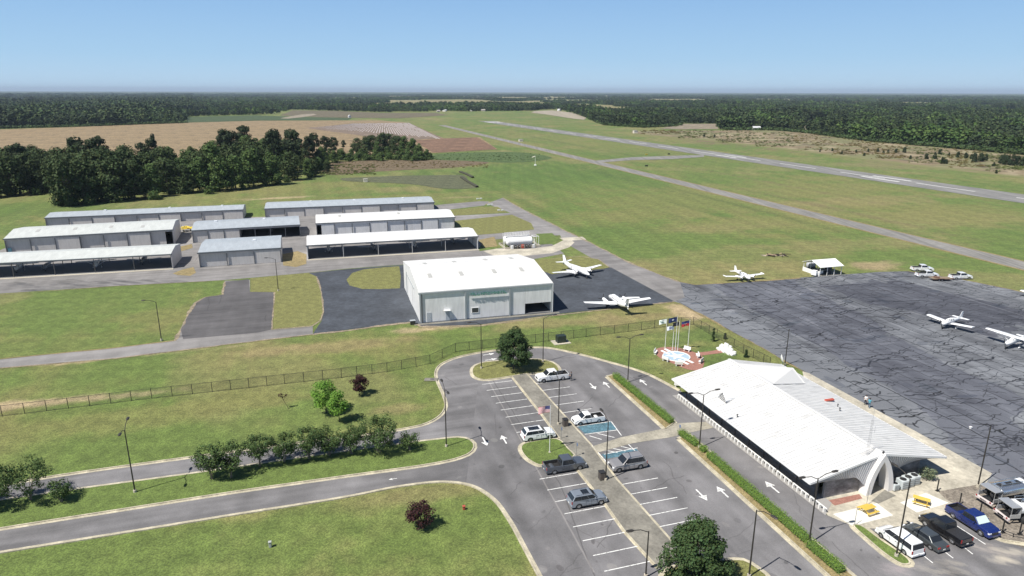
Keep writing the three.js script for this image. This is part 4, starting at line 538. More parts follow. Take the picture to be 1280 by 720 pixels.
    const im = new THREE.InstancedMesh(bg, leafMat('brush_leaf', [.105, .112, .050]), list.length), m = new THREE.Matrix4(), q = new THREE.Quaternion(), up = new THREE.Vector3(0, 1, 0), c = new THREE.Color();
    list.forEach(([g, s, h], i) => { m.compose(new THREE.Vector3(g[0], 0, g[1]), q.setFromAxisAngle(up, rb() * 6), new THREE.Vector3(s * (1 + rb()), s, s * (1 + rb()))); im.setMatrixAt(i, m); const k = .6 + .7 * rb(); h === 0 ? c.setRGB(1.5 * k, 1.15 * k, .95 * k) : h === 1 ? c.setRGB(1.05 * k, 1.15 * k, .8 * k) : c.setRGB(.6 * k, .85 * k, .65 * k); im.setColorAt(i, c); });
    im.name = numbered('scrub_brush'); im.castShadow = im.receiveShadow = true; tag(im, 'rough low brush and weeds on the waste ground', 'brush', null, 'stuff'); scene.add(im); }
  // beyond: closed canopy with a rough top
  const angs = 900, rad = []; for (let q = 10800; q < 36000; q *= 1.012) rad.push(q);
  const p = [], c = [], idx = [], na = angs + 1; rad.forEach((R, j) => { for (let i = 0; i <= angs; i++) { const a = (-42 + 86 * i / angs) * Math.PI / 180, x = Math.sin(a) * R, z = -Math.cos(a) * R, cl = fbm(x / 420 + 3, z / 700, 3); const gap = cl > .66; const h = j === 0 ? 0 : gap ? 1.5 + 3 * hash2(i, j) : 9 + 9 * hash2(i * 3 + 1, j) + 5 * fbm(x / 160, z / 160, 2) - 3; p.push(x, h, z); const k = .75 + .5 * hash2(i, j * 7 + 5), l = fbm(x / 300, z / 500, 3); const col = gap ? mix3([.16, .14, .08], [.09, .13, .045], hash2(Math.floor(cl * 60), 3)) : mix3([.034, .050, .022], [.055, .082, .028], sstep(.4, .65, l)); c.push(col[0] * k, col[1] * k, col[2] * k); } });
  for (let j = 0; j < rad.length - 1; j++) for (let i = 0; i < angs; i++) { const a = j * na + i, b = a + na; idx.push(a, a + 1, b, a + 1, b + 1, b); }
  const g = new THREE.BufferGeometry(); g.setAttribute('position', new THREE.Float32BufferAttribute(p, 3)); g.setAttribute('color', new THREE.Float32BufferAttribute(c, 3)); g.setIndex(idx); g.computeVertexNormals();
  tag(mesh('far_woodland', g, M('far_canopy', [1, 1, 1], 1, { vertexColors: true })), 'farthest unbroken woodland along the horizon', 'woodland', null, 'stuff');
}
console.log('distant');
// ---------------------------------------------------------------- hangars
const ribTex = (() => { const s = 128, d = new Uint8Array(s * s * 4); for (let j = 0; j < s; j++) for (let i = 0; i < s; i++) { const q = (i / s * 4) % 1, v = q < .18 ? 255 : q < .26 ? 150 : 90 + 10 * hash2(i, j), o = (j * s + i) * 4; d[o] = d[o + 1] = d[o + 2] = v; d[o + 3] = 255; } const t = new THREE.DataTexture(d, s, s); t.wrapS = t.wrapT = THREE.RepeatWrapping; t.magFilter = THREE.LinearFilter; t.minFilter = THREE.LinearMipmapLinearFilter; t.generateMipmaps = true; t.needsUpdate = true; return t; })();
const streakTex = noiseTex(512, (u, v) => { const a = tf(u, v * .15, 32, 64, 128), b = tf(u, v, 4, 8, 16), l = .94 + .09 * (a - .5) + .08 * (b - .5); return [l, l * .995, l * .985]; });
const sheet = (k, c, rough = .55) => M(k, c, rough, { map: tex(streakTex, 1 / 12), bumpMap: tex(ribTex, 1 / 1.2), bumpScale: .03, metalness: .0 });
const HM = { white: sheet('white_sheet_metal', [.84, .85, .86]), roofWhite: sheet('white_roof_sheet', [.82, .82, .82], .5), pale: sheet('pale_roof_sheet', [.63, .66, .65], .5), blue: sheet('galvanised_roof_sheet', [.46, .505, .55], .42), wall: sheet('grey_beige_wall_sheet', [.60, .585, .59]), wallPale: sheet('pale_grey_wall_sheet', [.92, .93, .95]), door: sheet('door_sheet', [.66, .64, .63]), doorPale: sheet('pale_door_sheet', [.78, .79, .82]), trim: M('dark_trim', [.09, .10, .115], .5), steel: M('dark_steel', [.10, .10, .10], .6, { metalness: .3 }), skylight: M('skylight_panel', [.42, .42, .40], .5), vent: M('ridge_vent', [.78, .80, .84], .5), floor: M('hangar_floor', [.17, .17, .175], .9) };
function planarUV(g, sx = 1) { const p = g.attributes.position, n = g.attributes.normal, uv = new Float32Array(p.count * 2); for (let i = 0; i < p.count; i++) { const ax = Math.abs(n.getX(i)) > .7; uv[i * 2] = ax ? p.getZ(i) : p.getX(i); uv[i * 2 + 1] = Math.abs(n.getY(i)) > .5 ? p.getZ(i) : p.getY(i); } g.setAttribute('uv', new THREE.BufferAttribute(uv, 2)); return g; }
const wbox = (w, h, d, x, y, z) => planarUV(bx(w, h, d, x, y, z));
function gableRoof(L, D, he, hr, o = .5, th = .16, x0 = 0) {         // two slopes of thick sheet; front eave at z = 0, ridge at -D/2
  const s = (hr - he) / (D / 2), q = [];
  for (const k of [0, 1]) { const z0 = k ? -D - o : o, zr = -D / 2, ye = he - s * o; const b = [[x0 - o, ye, z0], [x0 + L + o, ye, z0], [x0 + L + o, hr, zr], [x0 - o, hr, zr]]; q.push(planarUV(hexa(k ? b.slice().reverse() : b, (k ? b.slice().reverse() : b).map(p => [p[0], p[1] + th, p[2]])))); } return q;
}
function gableWall(D, he, hr, x, th = .12) { const g = new THREE.ExtrudeGeometry(new THREE.Shape([[0, 0], [D, 0], [D, he], [D / 2, hr], [0, he]].map(p => new THREE.Vector2(...p))), { depth: th, bevelEnabled: false }); g.rotateY(Math.PI / 2); g.translate(x, 0, 0); g.scale(1, 1, 1); return planarUV(g); }
// closed or open hangars along the grid. o: a, b base pixels of the front corners; bays: string of S(hut) / O(pen)
function hangar(o) {
  const A = G(...o.a), B = G(...o.b), L = Math.hypot(B[0] - A[0], B[1] - A[1]), turn = Math.atan2(-(B[1] - A[1]), B[0] - A[0]);
  const t = thing('hangar', o.label, 'hangar', [A[0], 0, A[1]], turn), { D, he, hr } = o, wm = o.wall ?? HM.wall, n = o.bays.length, bw = L / n;
  const rf = mesh('roof', gableRoof(L, D, he, hr, o.over ?? .06), o.roof, t);
  for (const x of o.vents ?? []) mesh('ridge_vent', [rbx(.9, .35, .9, x * L, hr + .28, -D / 2, .06)], o.ventMat ?? HM.vent, rf);
  for (const [x, k] of o.sky ?? []) { const z = -D * k, y = he + (hr - he) * (k < .5 ? k : 1 - k) * 2 + .19, g = bx(1.0, .05, D * .12, 0, 0, 0); g.rotateX((k < .5 ? 1 : -1) * Math.atan2(hr - he, D / 2)); g.translate(x * L, y, z); mesh('skylight', g, HM.skylight, rf); }
  mesh('eave_trim', [bx(L + .7, .28, .08, L / 2, he - .14, .08)], o.trim ?? HM.trim, rf);
  mesh('floor_slab', [bx(L, .06, D, L / 2, .045, -D / 2)], HM.floor, t);
  if (o.open) {                                                    // pole shelter: open front and back
    for (let i = 0; i <= n; i++) for (const z of [-.15, -D / 2, -D + .15]) mesh('post', bx(.16, he - .05, .16, clamp(i * bw, .1, L - .1), he / 2, z), o.postMat ?? HM.steel, t);
    if (o.endL) mesh('end_wall', gableWall(D, he, hr, -.06), wm, t); mesh('end_wall', gableWall(D, he, hr, L - .06), wm, t);
    mesh('front_slab', [bx(L + .6, .05, 1.2, L / 2, .06, .75)], concMat, t);
    for (let i = 0; i < n; i++) mesh('roof_beam', [bx(.12, .3, D, i * bw + bw / 2, he - .18, -D / 2)], HM.steel, t);
    return t;
  }
  mesh('end_wall', gableWall(D, he, hr, 0), wm, t); mesh('end_wall', gableWall(D, he, hr, L - .12), wm, t);
  mesh('back_wall', wbox(L - .24, he, .12, L / 2, he / 2, -D + .06), wm, t);
  mesh('header', wbox(L - .24, .55, .12, L / 2, he - .30, -.12), wm, t);
  for (let i = 0; i <= n; i++) mesh('door_post', bx(.2, he - .6, .22, clamp(i * bw, .12, L - .12), (he - .6) / 2, .02), o.trim ?? HM.trim, t);
  [...o.bays].forEach((c, i) => { if (c === 'O') return; const rec = (o.rec ?? [.50, .27, .05])[i % 3]; const gp = o.gap?.[0] === i ? o.gap[1] : 0; mesh('door_panel', wbox(bw - .1 - Math.abs(gp), he - .5, .08, (i + .5) * bw + gp / 2, (he - .5) / 2 + .08, -rec - .02), o.door ?? HM.door, t); });
  if (o.bays.includes('O')) [...o.bays].forEach((c, i) => { if (c !== 'O' && o.bays[i + 1] === 'O') mesh('partition', wbox(.1, he, D - .4, (i + 1) * bw, he / 2, -D / 2), wm, t); });
  if (o.extra) o.extra(t, L, D);
  return t;
}
hangar({ a: [58.3, 284.5], b: [305, 273.3], D: 13, he: 3.7, hr: 4.5, bays: 'SSSSSSSSS', roof: HM.blue, label: 'long low grey roofed hangar nearest the woodland, behind the pale roofed one', vents: [.27, .6, .88] });
hangar({ a: [9, 319], b: [218, 306], D: 20, he: 5.2, hr: 6.4, bays: 'SSSSSSS', gap: [6, -2.3], roof: HM.pale, label: 'long pale roofed hangar behind the left open aircraft shelter', sky: [[.16, .33], [.38, .33], [.6, .33], [.8, .25]], ventMat: HM.skylight, rec: [.62, .40, .08], extra(t, L, D) { mesh('service_door', bx(1, 2.1, .08, 1, 1.1, .04), M('teal_door', [.08, .2, .26], .5), t); } });
hangar({ a: [-90, 353.2], b: [216, 335.6], D: 14, he: 4.3, hr: 5.2, bays: 'OOOOOO', open: true, roof: HM.pale, label: 'left open sided aircraft shelter with pale green roof' });
hangar({ a: [241.4, 303.7], b: [376, 295.7], D: 18, he: 4.3, hr: 5.3, bays: 'SSSOOOO', roof: HM.blue, label: 'grey roofed hangar with its right bays standing open', vents: [.2, .66], rec: [.3, .06, .06] });
hangar({ a: [250, 334.3], b: [352.3, 327.6], D: 19, he: 4.4, hr: 5.15, bays: 'SSS', roof: HM.blue, label: 'short grey roofed hangar with three closed doors beside the lamp', vents: [.66] });
hangar({ a: [331.8, 272.5], b: [543, 263.7], D: 17, he: 3.8, hr: 4.7, bays: 'SSSSSSSSS', roof: HM.blue, label: 'long grey roofed hangar behind the bright white roofed one', vents: [.26, .52, .82] });
hangar({ a: [396.2, 295.7], b: [568.6, 287], D: 18, he: 4.75, hr: 5.9, bays: 'SSSSSSSS', roof: HM.roofWhite, wall: HM.wallPale, door: HM.doorPale, label: 'bright white roofed hangar with closed doors, behind the right shelter', sky: [[.17, .4], [.6, .4]], rec: [.05, .3, .3], gap: [0, 1.7], extra(t, L, D) { mesh('service_door', bx(1, 2.1, .06, L - 1, 1.1, .05), HM.white, t); } });
hangar({ a: [385, 324.4], b: [597.3, 311.7], D: 15, he: 4.4, hr: 5.4, bays: 'OOOOO', open: true, endL: true, postMat: M('pale_post', [.5, .5, .5], .6), roof: HM.roofWhite, wall: HM.wallPale, label: 'right open sided aircraft shelter with bright white roof' });
{ // the big white hangar
  const A = G(525.6, 404), L = 31.1, D = 30, he = 7, hr = 9.0, t = thing('hangar', 'big white hangar with low gable roof beside the parked turboprops', 'hangar', [A[0], 0, A[1]], AL - .03);
  const rf = mesh('roof', gableRoof(L, D, he, hr, .1, .22), HM.roofWhite, t); mesh('eave_trim', [bx(L + .6, .3, .1, L / 2, he - .1, .14)], M('grey_trim', [.33, .36, .38], .5), rf);
  for (const x of [.12, .36, .62, .84]) for (const k of [.3, .7]) { const g = new RoundedBoxGeometry(.95, .16, 2.4, 2, .05); g.rotateX((k < .5 ? 1 : -1) * Math.atan2(hr - he, D / 2)); g.translate(x * L + (k > .5 ? .6 : 0), he + (hr - he) * .6 + .27, -D * k); mesh('skylight', g, HM.skylight, rf); }
  mesh('end_wall', gableWall(D, he, hr, 0), HM.white, t);
  const gl = gableWall(D, he, hr, L - .12); mesh('end_wall', gl, HM.white, t); mesh('back_wall', wbox(L, he, .14, L / 2, he / 2, -D + .07), HM.white, t);
  mesh('floor_slab', [bx(L - .2, .06, D - .3, L / 2, .07, -D / 2)], HM.floor, t);
  const w0 = L / 3; // front: three big sliding doors; the right one is short over an open strip
  for (let i = 0; i < 2; i++) mesh('sliding_door', wbox(w0 - .15, he - .55, .14, (i + .5) * w0, (he - .55) / 2 + .1, -.18), HM.wallPale, t);
  mesh('sliding_door', wbox(w0 * .36, he - .55, .14, 2.18 * w0, (he - .55) / 2 + .1, -.18), HM.wallPale, t);
  mesh('sliding_door', wbox(w0 * .64 - .1, he - 2.9, .14, 2.68 * w0, 2.75 + (he - 2.9) / 2 - .2, -.18), HM.wallPale, t);
  mesh('header', wbox(L, .5, .16, L / 2, he - .3, -.06), HM.wallPale, t);
  for (const x of [.12, w0, 2 * w0, L - .12]) mesh('door_post', bx(.34, he - .4, .3, x, (he - .4) / 2, .02), M('grey_trim'), t);
  mesh('corner_trim', [bx(.2, he, .2, .5, he / 2, .02)], M('dark_trim2', [.14, .15, .16], .5), t);
  for (const [x, w, h] of [[2.0, 1.0, 2.2], [6.2, 1.0, 2.1]]) { const d = mesh('door', bx(w, h, .08, x, h / 2 + .1, -.08), M('grey_door', [.42, .46, .50], .5), t); mesh('handle', bx(.06, .06, .08, x + w * .35, 1.1, -.01), HM.steel, d); }
  mesh('door_canopy', bx(1.5, .12, .8, 6.1, 2.6, .3), HM.white, t);
  const wf = mesh('window', bx(1.5, 1.1, .08, 12.6, 2.0, -.07), M('window_glass', [.05, .055, .06], .15), t); mesh('frame', [bx(1.7, .1, .1, 12.6, 2.6, -.06), bx(1.7, .1, .1, 12.6, 1.4, -.06), bx(.1, 1.2, .1, 11.8, 2, -.06), bx(.1, 1.2, .1, 13.4, 2, -.06)], HM.wallPale, wf);
  // worn sign board letters (unreadable teal lettering with a swoosh) over the middle door
  const sg = group('sign', t); const lt = M('green_lettering', [.06, .26, .18], .6); const rr = rng(31);
  for (let i = 0, x = 11.6; x < 20; i++) { const w = .32 + rr() * .3, h = .5 + rr() * .25; mesh('letter', [bx(.1, h, .1, x, 5.9, .34), bx(w, .1, .1, x + w / 2, 5.9 + (rr() - .5) * h * .8, .34), rr() < .6 ? bx(.1, h, .1, x + w, 5.9, .34) : bx(w, .1, .1, x + w / 2, 5.9 - h / 2, .34)], lt, sg); x += w + .28; }
mesh('raceway', [bx(8.8, .12, .12, 15.7, 5.55, .14)], M('grey_trim'), sg);
  // left side: a tall track and fittings
  mesh('side_door', bx(.08, 5.2, 6, -.06, 2.7, -D * .52), HM.white, t); mesh('side_track', [bx(.12, .2, 13, -.08, 5.5, -D * .52), bx(.12, 6, .15, -.08, 3, -D * .78)], M('grey_trim'), t);
  mesh('downpipe', bar([L + .08, .1, .15], [L + .08, he, .15], .08), HM.wallPale, t);
  mesh('apron_strip', flat([[-1.5, .35], [L + 1.5, .35], [L + 1.5, 1.4], [-1.5, 1.4]], .05), concOld, t);
}
{ const t = thing('equipment_box', 'small dark cabinet at the corner of the big white hangar', 'box', at3(516, 405.5), AL); mesh('cabinet', rbx(1.1, .9, .8, 0, .45, 0, .05), M('black_box', [.03, .03, .03], .6), t); mesh('lid', rbx(1.2, .1, .9, 0, .95, 0, .03), M('grey_trim'), t); }
console.log('hangars');
// ---------------------------------------------------------------- terminal
const roofTex = noiseTex(512, (u, v) => { const a = tf(u * .12, v, 48, 96, 160), b = tf(u, v, 3, 6, 12), st = sstep(.6, .78, tf(u * .25, v, 24, 48)), l = .96 + .11 * (a - .5) + .07 * (b - .5) - .06 * st; return [l, l * .995, l * .985]; });
{
  const LX = 22, LZ = 33.7, HE = 3.0, HRg = 5.25, t = thing('terminal_building', 'white ribbed gable roofed airport terminal with pointed entrance arch', 'building', [37.2, 0, -75.1], AL);
  const roofM = M('white_standing_seam_roof', [.68, .685, .69], .5, { map: tex(roofTex, 1 / 11) }), seamM = M('roof_seam', [.55, .555, .56], .5), th = .14;
  const Y = x => HE + (HRg - HE) * (1 - Math.abs(x - LX / 2) / (LX / 2));
  const rf = group('roof', t);
  for (const k of [0, 1]) { const x0 = k ? LX / 2 : 0, x1 = k ? LX : LX / 2, b = [[x0, Y(x0), 0], [x1, Y(x1), 0], [x1, Y(x1), -LZ], [x0, Y(x0), -LZ]]; mesh('roof_slope', planarUV(hexa(b, b.map(p => [p[0], p[1] + th, p[2]]))), roofM, rf);
    const g = []; for (let z = -.3; z > -LZ; z -= .61) { const a = [x0 + .02, Y(x0) + th + .02, z], c = [x1 - .02, Y(x1) + th + .02, z]; g.push(hexa([[a[0], a[1] - .03, z - .025], [c[0], c[1] - .03, z - .025], [c[0], c[1] - .03, z + .025], [a[0], a[1] - .03, z + .025]], [[a[0], a[1] + .05, z - .02], [c[0], c[1] + .05, z - .02], [c[0], c[1] + .05, z + .02], [a[0], a[1] + .05, z + .02]])); }
    mesh('roof_seam', g, seamM, rf); }
  mesh('ridge_cap', [bx(.5, .1, LZ, LX / 2, HRg + .19, -LZ / 2)], roofM, rf);
  mesh('eave_fascia', [bx(.1, .2, LZ, -.02, HE + .03, -LZ / 2)], M('white_fascia', [.78, .78, .78], .6), rf);
  mesh('eave_fascia', [bx(.12, .34, LZ, LX + .02, HE - .03, -LZ / 2)], M('white_fascia'), rf);
  for (const k of [0, 1]) { const a = [k ? LX : 0, HE, .03], b = [LX / 2, HRg, .03]; mesh('rake_trim', hexa([[a[0], a[1] - .1, 0], [b[0], b[1] - .1, 0], [b[0], b[1] - .1, .12], [a[0], a[1] - .1, .12]], [[a[0], a[1] + .2, 0], [b[0], b[1] + .2, 0], [b[0], b[1] + .2, .12], [a[0], a[1] + .2, .12]]), M('white_fascia'), rf); }
  { // cross gable towards the apron: its ridge is level with the main ridge
    const zr = -26.9, w = 3.6, tip = 18.8, g = []; for (const s of [1, -1]) { const q = [[LX / 2, HRg + .16, zr + s * .01], [LX / 2 + .3, HRg + .15, zr + s * w * 1.25], [tip + .4, Y(tip + .4) + .2, zr + s * w * .78], [tip, HRg + .2, zr + s * .01]]; g.push(pane(s > 0 ? q : q.slice().reverse(), .1)); }
    mesh('cross_gable', g, roofM, rf); mesh('gable_wall', hexa([[tip - .2, Y(tip) - .3, zr - w * .75], [tip - .2, Y(tip) - .3, zr + w * .75], [tip - .2, HRg + .1, zr + .1], [tip - .2, HRg + .1, zr - .1]], [[tip, Y(tip) - .3, zr - w * .75], [tip, Y(tip) - .3, zr + w * .75], [tip, HRg + .1, zr + .1], [tip, HRg + .1, zr - .1]]), M('white_stucco', [.72, .70, .69], .9), rf); }
  { // pointed dormer on the drive side: hood, lattice screen
    const d = group('dormer', rf), z0 = -22.6, xf = 2.6, y0 = Y(xf) + .1, prof = []; for (let i = 0; i <= 12; i++) { const a = i / 12 * 2 - 1; prof.push([a * 1.15, 1.5 * Math.pow(1 - Math.abs(a), .62)]); }
    const p = [], bk = 5.2; const quad = (a, b, c, e) => p.push(...a, ...b, ...c, ...a, ...c, ...e);
    for (let i = 0; i < 12; i++) { const a = prof[i], b = prof[i + 1], B = q => [xf + bk * (q[1] / 1.5) * .9 + .15, Y(xf + bk * (q[1] / 1.5) * .9) + .16, z0 + q[0] * (.35 + .3 * (1 - q[1] / 1.5))]; quad([xf - .25, y0 + a[1], z0 + a[0]], [xf - .25, y0 + b[1], z0 + b[0]], B(b), B(a)); }
    const g = new THREE.BufferGeometry(); g.setAttribute('position', new THREE.Float32BufferAttribute(p, 3)); g.computeVertexNormals(); mesh('hood', g, M('white_hood', [.82, .82, .82], .5, { side: THREE.DoubleSide }), d);
    const sh = new THREE.Shape(prof.map(q => new THREE.Vector2(q[0] * .86, q[1] * .9))); const sc = new THREE.ExtrudeGeometry(sh, { depth: .06, bevelEnabled: false }); sc.rotateY(-Math.PI / 2); sc.translate(xf, y0, z0); mesh('screen', sc, M('dark_screen', [.035, .035, .035], .8), d);
    const lat = []; for (let i = -4; i <= 4; i++) { const hh = 1.35 * Math.pow(Math.max(0, 1 - Math.abs(i) / 4.7), .62); lat.push(bar([xf - .08, y0, z0 + i * .22], [xf - .08, y0 + hh, z0 + i * .22], .025, .025, 4)); } for (let j = 1; j < 5; j++) { const w = .95 * (1 - Math.pow(j * .27 / 1.45, 1.6)); lat.push(bar([xf - .08, y0 + j * .27, z0 - w], [xf - .08, y0 + j * .27, z0 + w], .025, .025, 4)); } mesh('lattice', lat, M('white_fascia'), d); }
  // walls (set back under the wide eaves)
  const wallM = M('grey_stucco_wall', [.50, .48, .48], .95, { map: tex(soilTex, 1 / 4) }), dk = M('dark_glass', [.03, .035, .04], .08);
  mesh('side_wall', bx(.25, HE + .4, LZ - 2.6, 3.0, (HE + .4) / 2, -LZ / 2 - .4), wallM, t); mesh('side_wall', bx(.25, HE + .3, LZ - 3.2, LX - 3, (HE + .3) / 2, -LZ / 2 - .4), wallM, t); mesh('back_wall', bx(LX - 6.2, HE + .6, .25, LX / 2, (HE + .6) / 2, -LZ + 1.2), wallM, t);
  for (let i = 0; i < 9; i++) { const w = mesh('window', bx(.1, 1.7, 2.3, 2.86, 1.5, -4.2 - i * 3.2), dk, t); mesh('frame', [bx(.08, .1, 2.4, 2.82, 2.4, -4.2 - i * 3.2), bx(.08, .1, 2.4, 2.82, .62, -4.2 - i * 3.2)], M('white_fascia'), w); }
  for (let i = 0; i < 10; i++) mesh('eave_column', cy(.09, .09, HE, 2.2, HE / 2, -1.2 - i * 3.45, 10), M('brown_column', [.10, .085, .075], .8), t);
  mesh('front_wall', bx(5.4, 2.7, .3, 5.7, 1.35, -.75), wallM, t); mesh('front_wall', bx(6.8, 2.9, .3, 16.2, 1.45, -1.9), wallM, t); mesh('front_recess', bx(3.6, 4.2, .2, 10.7, 2.1, -2.4), M('white_stucco'), t);
  { const d = mesh('door', bx(1.7, 2.5, .12, 10.2, 1.25, -2.25), dk, t); mesh('frame', [bx(.1, 2.6, .14, 9.3, 1.3, -2.2), bx(.1, 2.6, .14, 11.1, 1.3, -2.2), bx(1.9, .1, .14, 10.2, 2.6, -2.2)], M('white_fascia'), d); }
  // fanned soffits: ribbed sheets from the rake edges down to the arch
  const fan = (k) => { const n = 26, p = [], rb = [], top = i => { const s = i / n, x = k ? LX - s * (LX / 2 - .6) : s * (LX / 2 - .6); return [x, Y(x) - .06, .02]; }, low = i => { const s = i / n; if (!k) { const x = 2.4 + 5.6 * Math.pow(s, .8); return [x + .9 * s * s, 2.62 - (s > .7 ? Math.pow((s - .7) / .3, 1.4) * 1.7 : 0), -.5 + s * .55]; } const x = 20.2 - 6.8 * Math.pow(s, .75); return [x, 2.75 - .2 * s + (s > .8 ? (s - .8) * 3 : 0), -1.5 + s * 1.4]; };
    for (let i = 0; i < n; i++) { const a = top(i), b = top(i + 1), c = low(i + 1), d = low(i); p.push(...a, ...d, ...c, ...a, ...c, ...b); const m = [(a[0] + b[0]) / 2, (a[1] + b[1]) / 2, a[2] + .05]; rb.push(bar([a[0], a[1], a[2] + .03], [d[0], d[1], d[2] + .04], .07, .05, 4)); }
    const g = new THREE.BufferGeometry(); g.setAttribute('position', new THREE.Float32BufferAttribute(p, 3)); g.computeVertexNormals(); const f = mesh('fan_soffit', g, M('soffit_sheet', [.66, .66, .67], .7, { side: THREE.DoubleSide }), t); mesh('soffit_rib', rb, M('soffit_rib', [.40, .40, .42], .7), f); };
  fan(0); fan(1);
  // pointed arch
  const arch = (ho, wo, dz, z, m, hi, wi, nm) => { const s = new THREE.Shape(), pt = (w, h, q) => [w * (1 - Math.pow(q, 2.3)) * (1 + .10 * Math.pow(1 - q, 3)), h * q]; const N = 14, o = [], inn = []; for (let i = 0; i <= N; i++) { const q = i / N; o.push([-pt(wo, ho, q)[0], q * ho]); inn.push([-pt(wi, hi, q)[0], q * hi]); } const pts = [...o, ...o.slice(0, -1).reverse().map(p => [-p[0], p[1]]), ...inn.slice(0, -1).map(p => [-p[0], p[1]]), [0, hi], ...inn.slice(0, -1).reverse()]; pts.forEach((p, i) => i ? s.lineTo(...p) : s.moveTo(...p)); const g = new THREE.ExtrudeGeometry(s, { depth: dz, bevelEnabled: true, bevelSize: .05, bevelThickness: .05, bevelSegments: 2 }); g.translate(10.8, 0, z); return mesh(nm, g, m, t); };
  arch(5.6, 1.98, 1.5, -.9, M('white_stucco'), 4.65, 1.28, 'entrance_arch');
  mesh('arch_lamp', [cy(.12, .12, .3, 10.8, 5.75, .2, 8), bar([10.8, 5.8, .2], [10.2, 5.9, .5], .05)], HM.steel, t);
  mesh('roof_fitting', [rbx(1.6, .28, .5, 17.9, Y(17.9) + .35, -17.2, .1)], M('red_fitting', [.42, .09, .06], .6), rf);
  for (const [x, z] of [[16.5, -13.5], [1.6, -17.5], [17.5, -15]]) mesh('roof_vent', [cy(.07, .07, .5, x, Y(x) + .35, z, 8), cy(.14, .1, .1, x, Y(x) + .62, z, 8)], HM.steel, rf);
  // lattice radio mast beside the ridge
  const ms = thing('radio_mast', 'thin lattice radio mast rising beside the terminal roof', 'mast', [0, 0, 0], 0); const q0 = add2([37.2, -75.1], 9.3, .8), g = []; const H0 = 4.9, H1 = 10.2; for (const [dx, dz] of [[.16, 0], [-.12, .14], [-.12, -.14]]) g.push(bar([q0[0] + dx, H0, q0[1] + dz], [q0[0] + dx * .6, H1, q0[1] + dz * .6], .022, .018, 4)); for (let y = H0 + .3; y < H1; y += .42) g.push(bar([q0[0] + .15, y, q0[1]], [q0[0] - .11, y + .2, q0[1] + .12], .012, .012, 3), bar([q0[0] - .11, y, q0[1] - .12], [q0[0] - .11, y + .2, q0[1] + .12], .012, .012, 3)); mesh('lattice', g, M('grey_metal', [.4, .4, .42], .5), ms); mesh('antenna', [bar([q0[0], H1, q0[1]], [q0[0], H1 + 1.4, q0[1]], .015), bar([q0[0] - .5, 8.6, q0[1]], [q0[0] + .5, 8.6, q0[1]], .015), bar([q0[0] + .45, 8.2, q0[1]], [q0[0] + .45, 9.2, q0[1]], .015)], M('grey_metal'), ms);
  // white precast rail along the drive
  const rl = thing('low_rail', 'low white precast rail along the terminal drive', 'rail', [37.2, 0, -75.1], AL), wm = M('white_precast', [.74, .73, .70], .8);
  const rp = rbx(.36, .62, .2, 0, .31, 0, .03), n = 44; for (let i = 0; i < n; i++) { const m = mesh('upright', rp, wm, rl); m.position.set(.7 + .3 * i / n, .03, -32.3 + i * 35 / n); } for (let i = 0; i < 11; i++) { const m = mesh('cap_rail', rbx(.16, .1, 2.95, 0, 0, 0, .03), wm, rl); m.position.set(.71 + .3 * (i * 4 + 2) / n, .7, -32.3 + (i * 4 + 1.6) * 35 / n); }
  tag(mesh('terminal_walk', flat([add2([37.2, -75.1], .2, 33.5), add2([37.2, -75.1], 3.1, 33.5), add2([37.2, -75.1], 3.3, -.6), add2([37.2, -75.1], .6, -2.6)], .07), M('shade_darkened_concrete', [.30, .29, .28], .9)), 'concrete walk under the terminal eave', 'paving', null, 'structure');  // eave shade painted into this concrete as a darker grey
}
console.log('terminal');
// ---------------------------------------------------------------- aircraft (nose towards +x)
const AM = { white: M('aircraft_white', [.80, .81, .82], .3), glass: M('cockpit_glass', [.025, .03, .035], .06), dark: M('prop_black', [.03, .03, .032], .4), tyre: M('tyre_rubber', [.025, .025, .026], .9), metal: M('bare_metal', [.5, .5, .5], .35, { metalness: .8 }), boot: M('deice_boot', [.03, .03, .03], .6), stripe: M('dark_stripe', [.06, .07, .11], .4), yellow: M('aircraft_yellow', [.62, .47, .05], .35), grey: M('aircraft_grey', [.30, .31, .33], .4) };
function wheelLeg(t, x, y, z, r = .28) { const g = mesh('landing_gear', [bar([x, y, z], [x, r, z], .06, .05)], AM.metal, t); mesh('wheel', cy(r, r, .18, x, r, z, 14, 'z'), AM.tyre, g); }
function prop(t, x, y, z, R, n, ph = .5, m = AM.dark) { const p = mesh('spinner', loft([[x, y, .17, .17], [x + .18, y, .14, .14], [x + .38, y, .02, .02]].map(s => [s[0], s[1], s[2], s[3]]), 10).translate(0, 0, z), AM.metal, t); const b = []; for (let k = 0; k < n; k++) { const a = ph + k * 2 * Math.PI / n, g = hexa([[-.02, .1, -.09], [.02, .1, -.07], [.02, .1, .07], [-.02, .1, .09]], [[-.02, R, -.06], [.02, R, -.08], [.02, R, .08], [-.02, R, .06]]); g.rotateX(a); g.translate(x + .12, y, z); b.push(g); } for (const g of b) mesh('propeller_blade', g, m, p); }
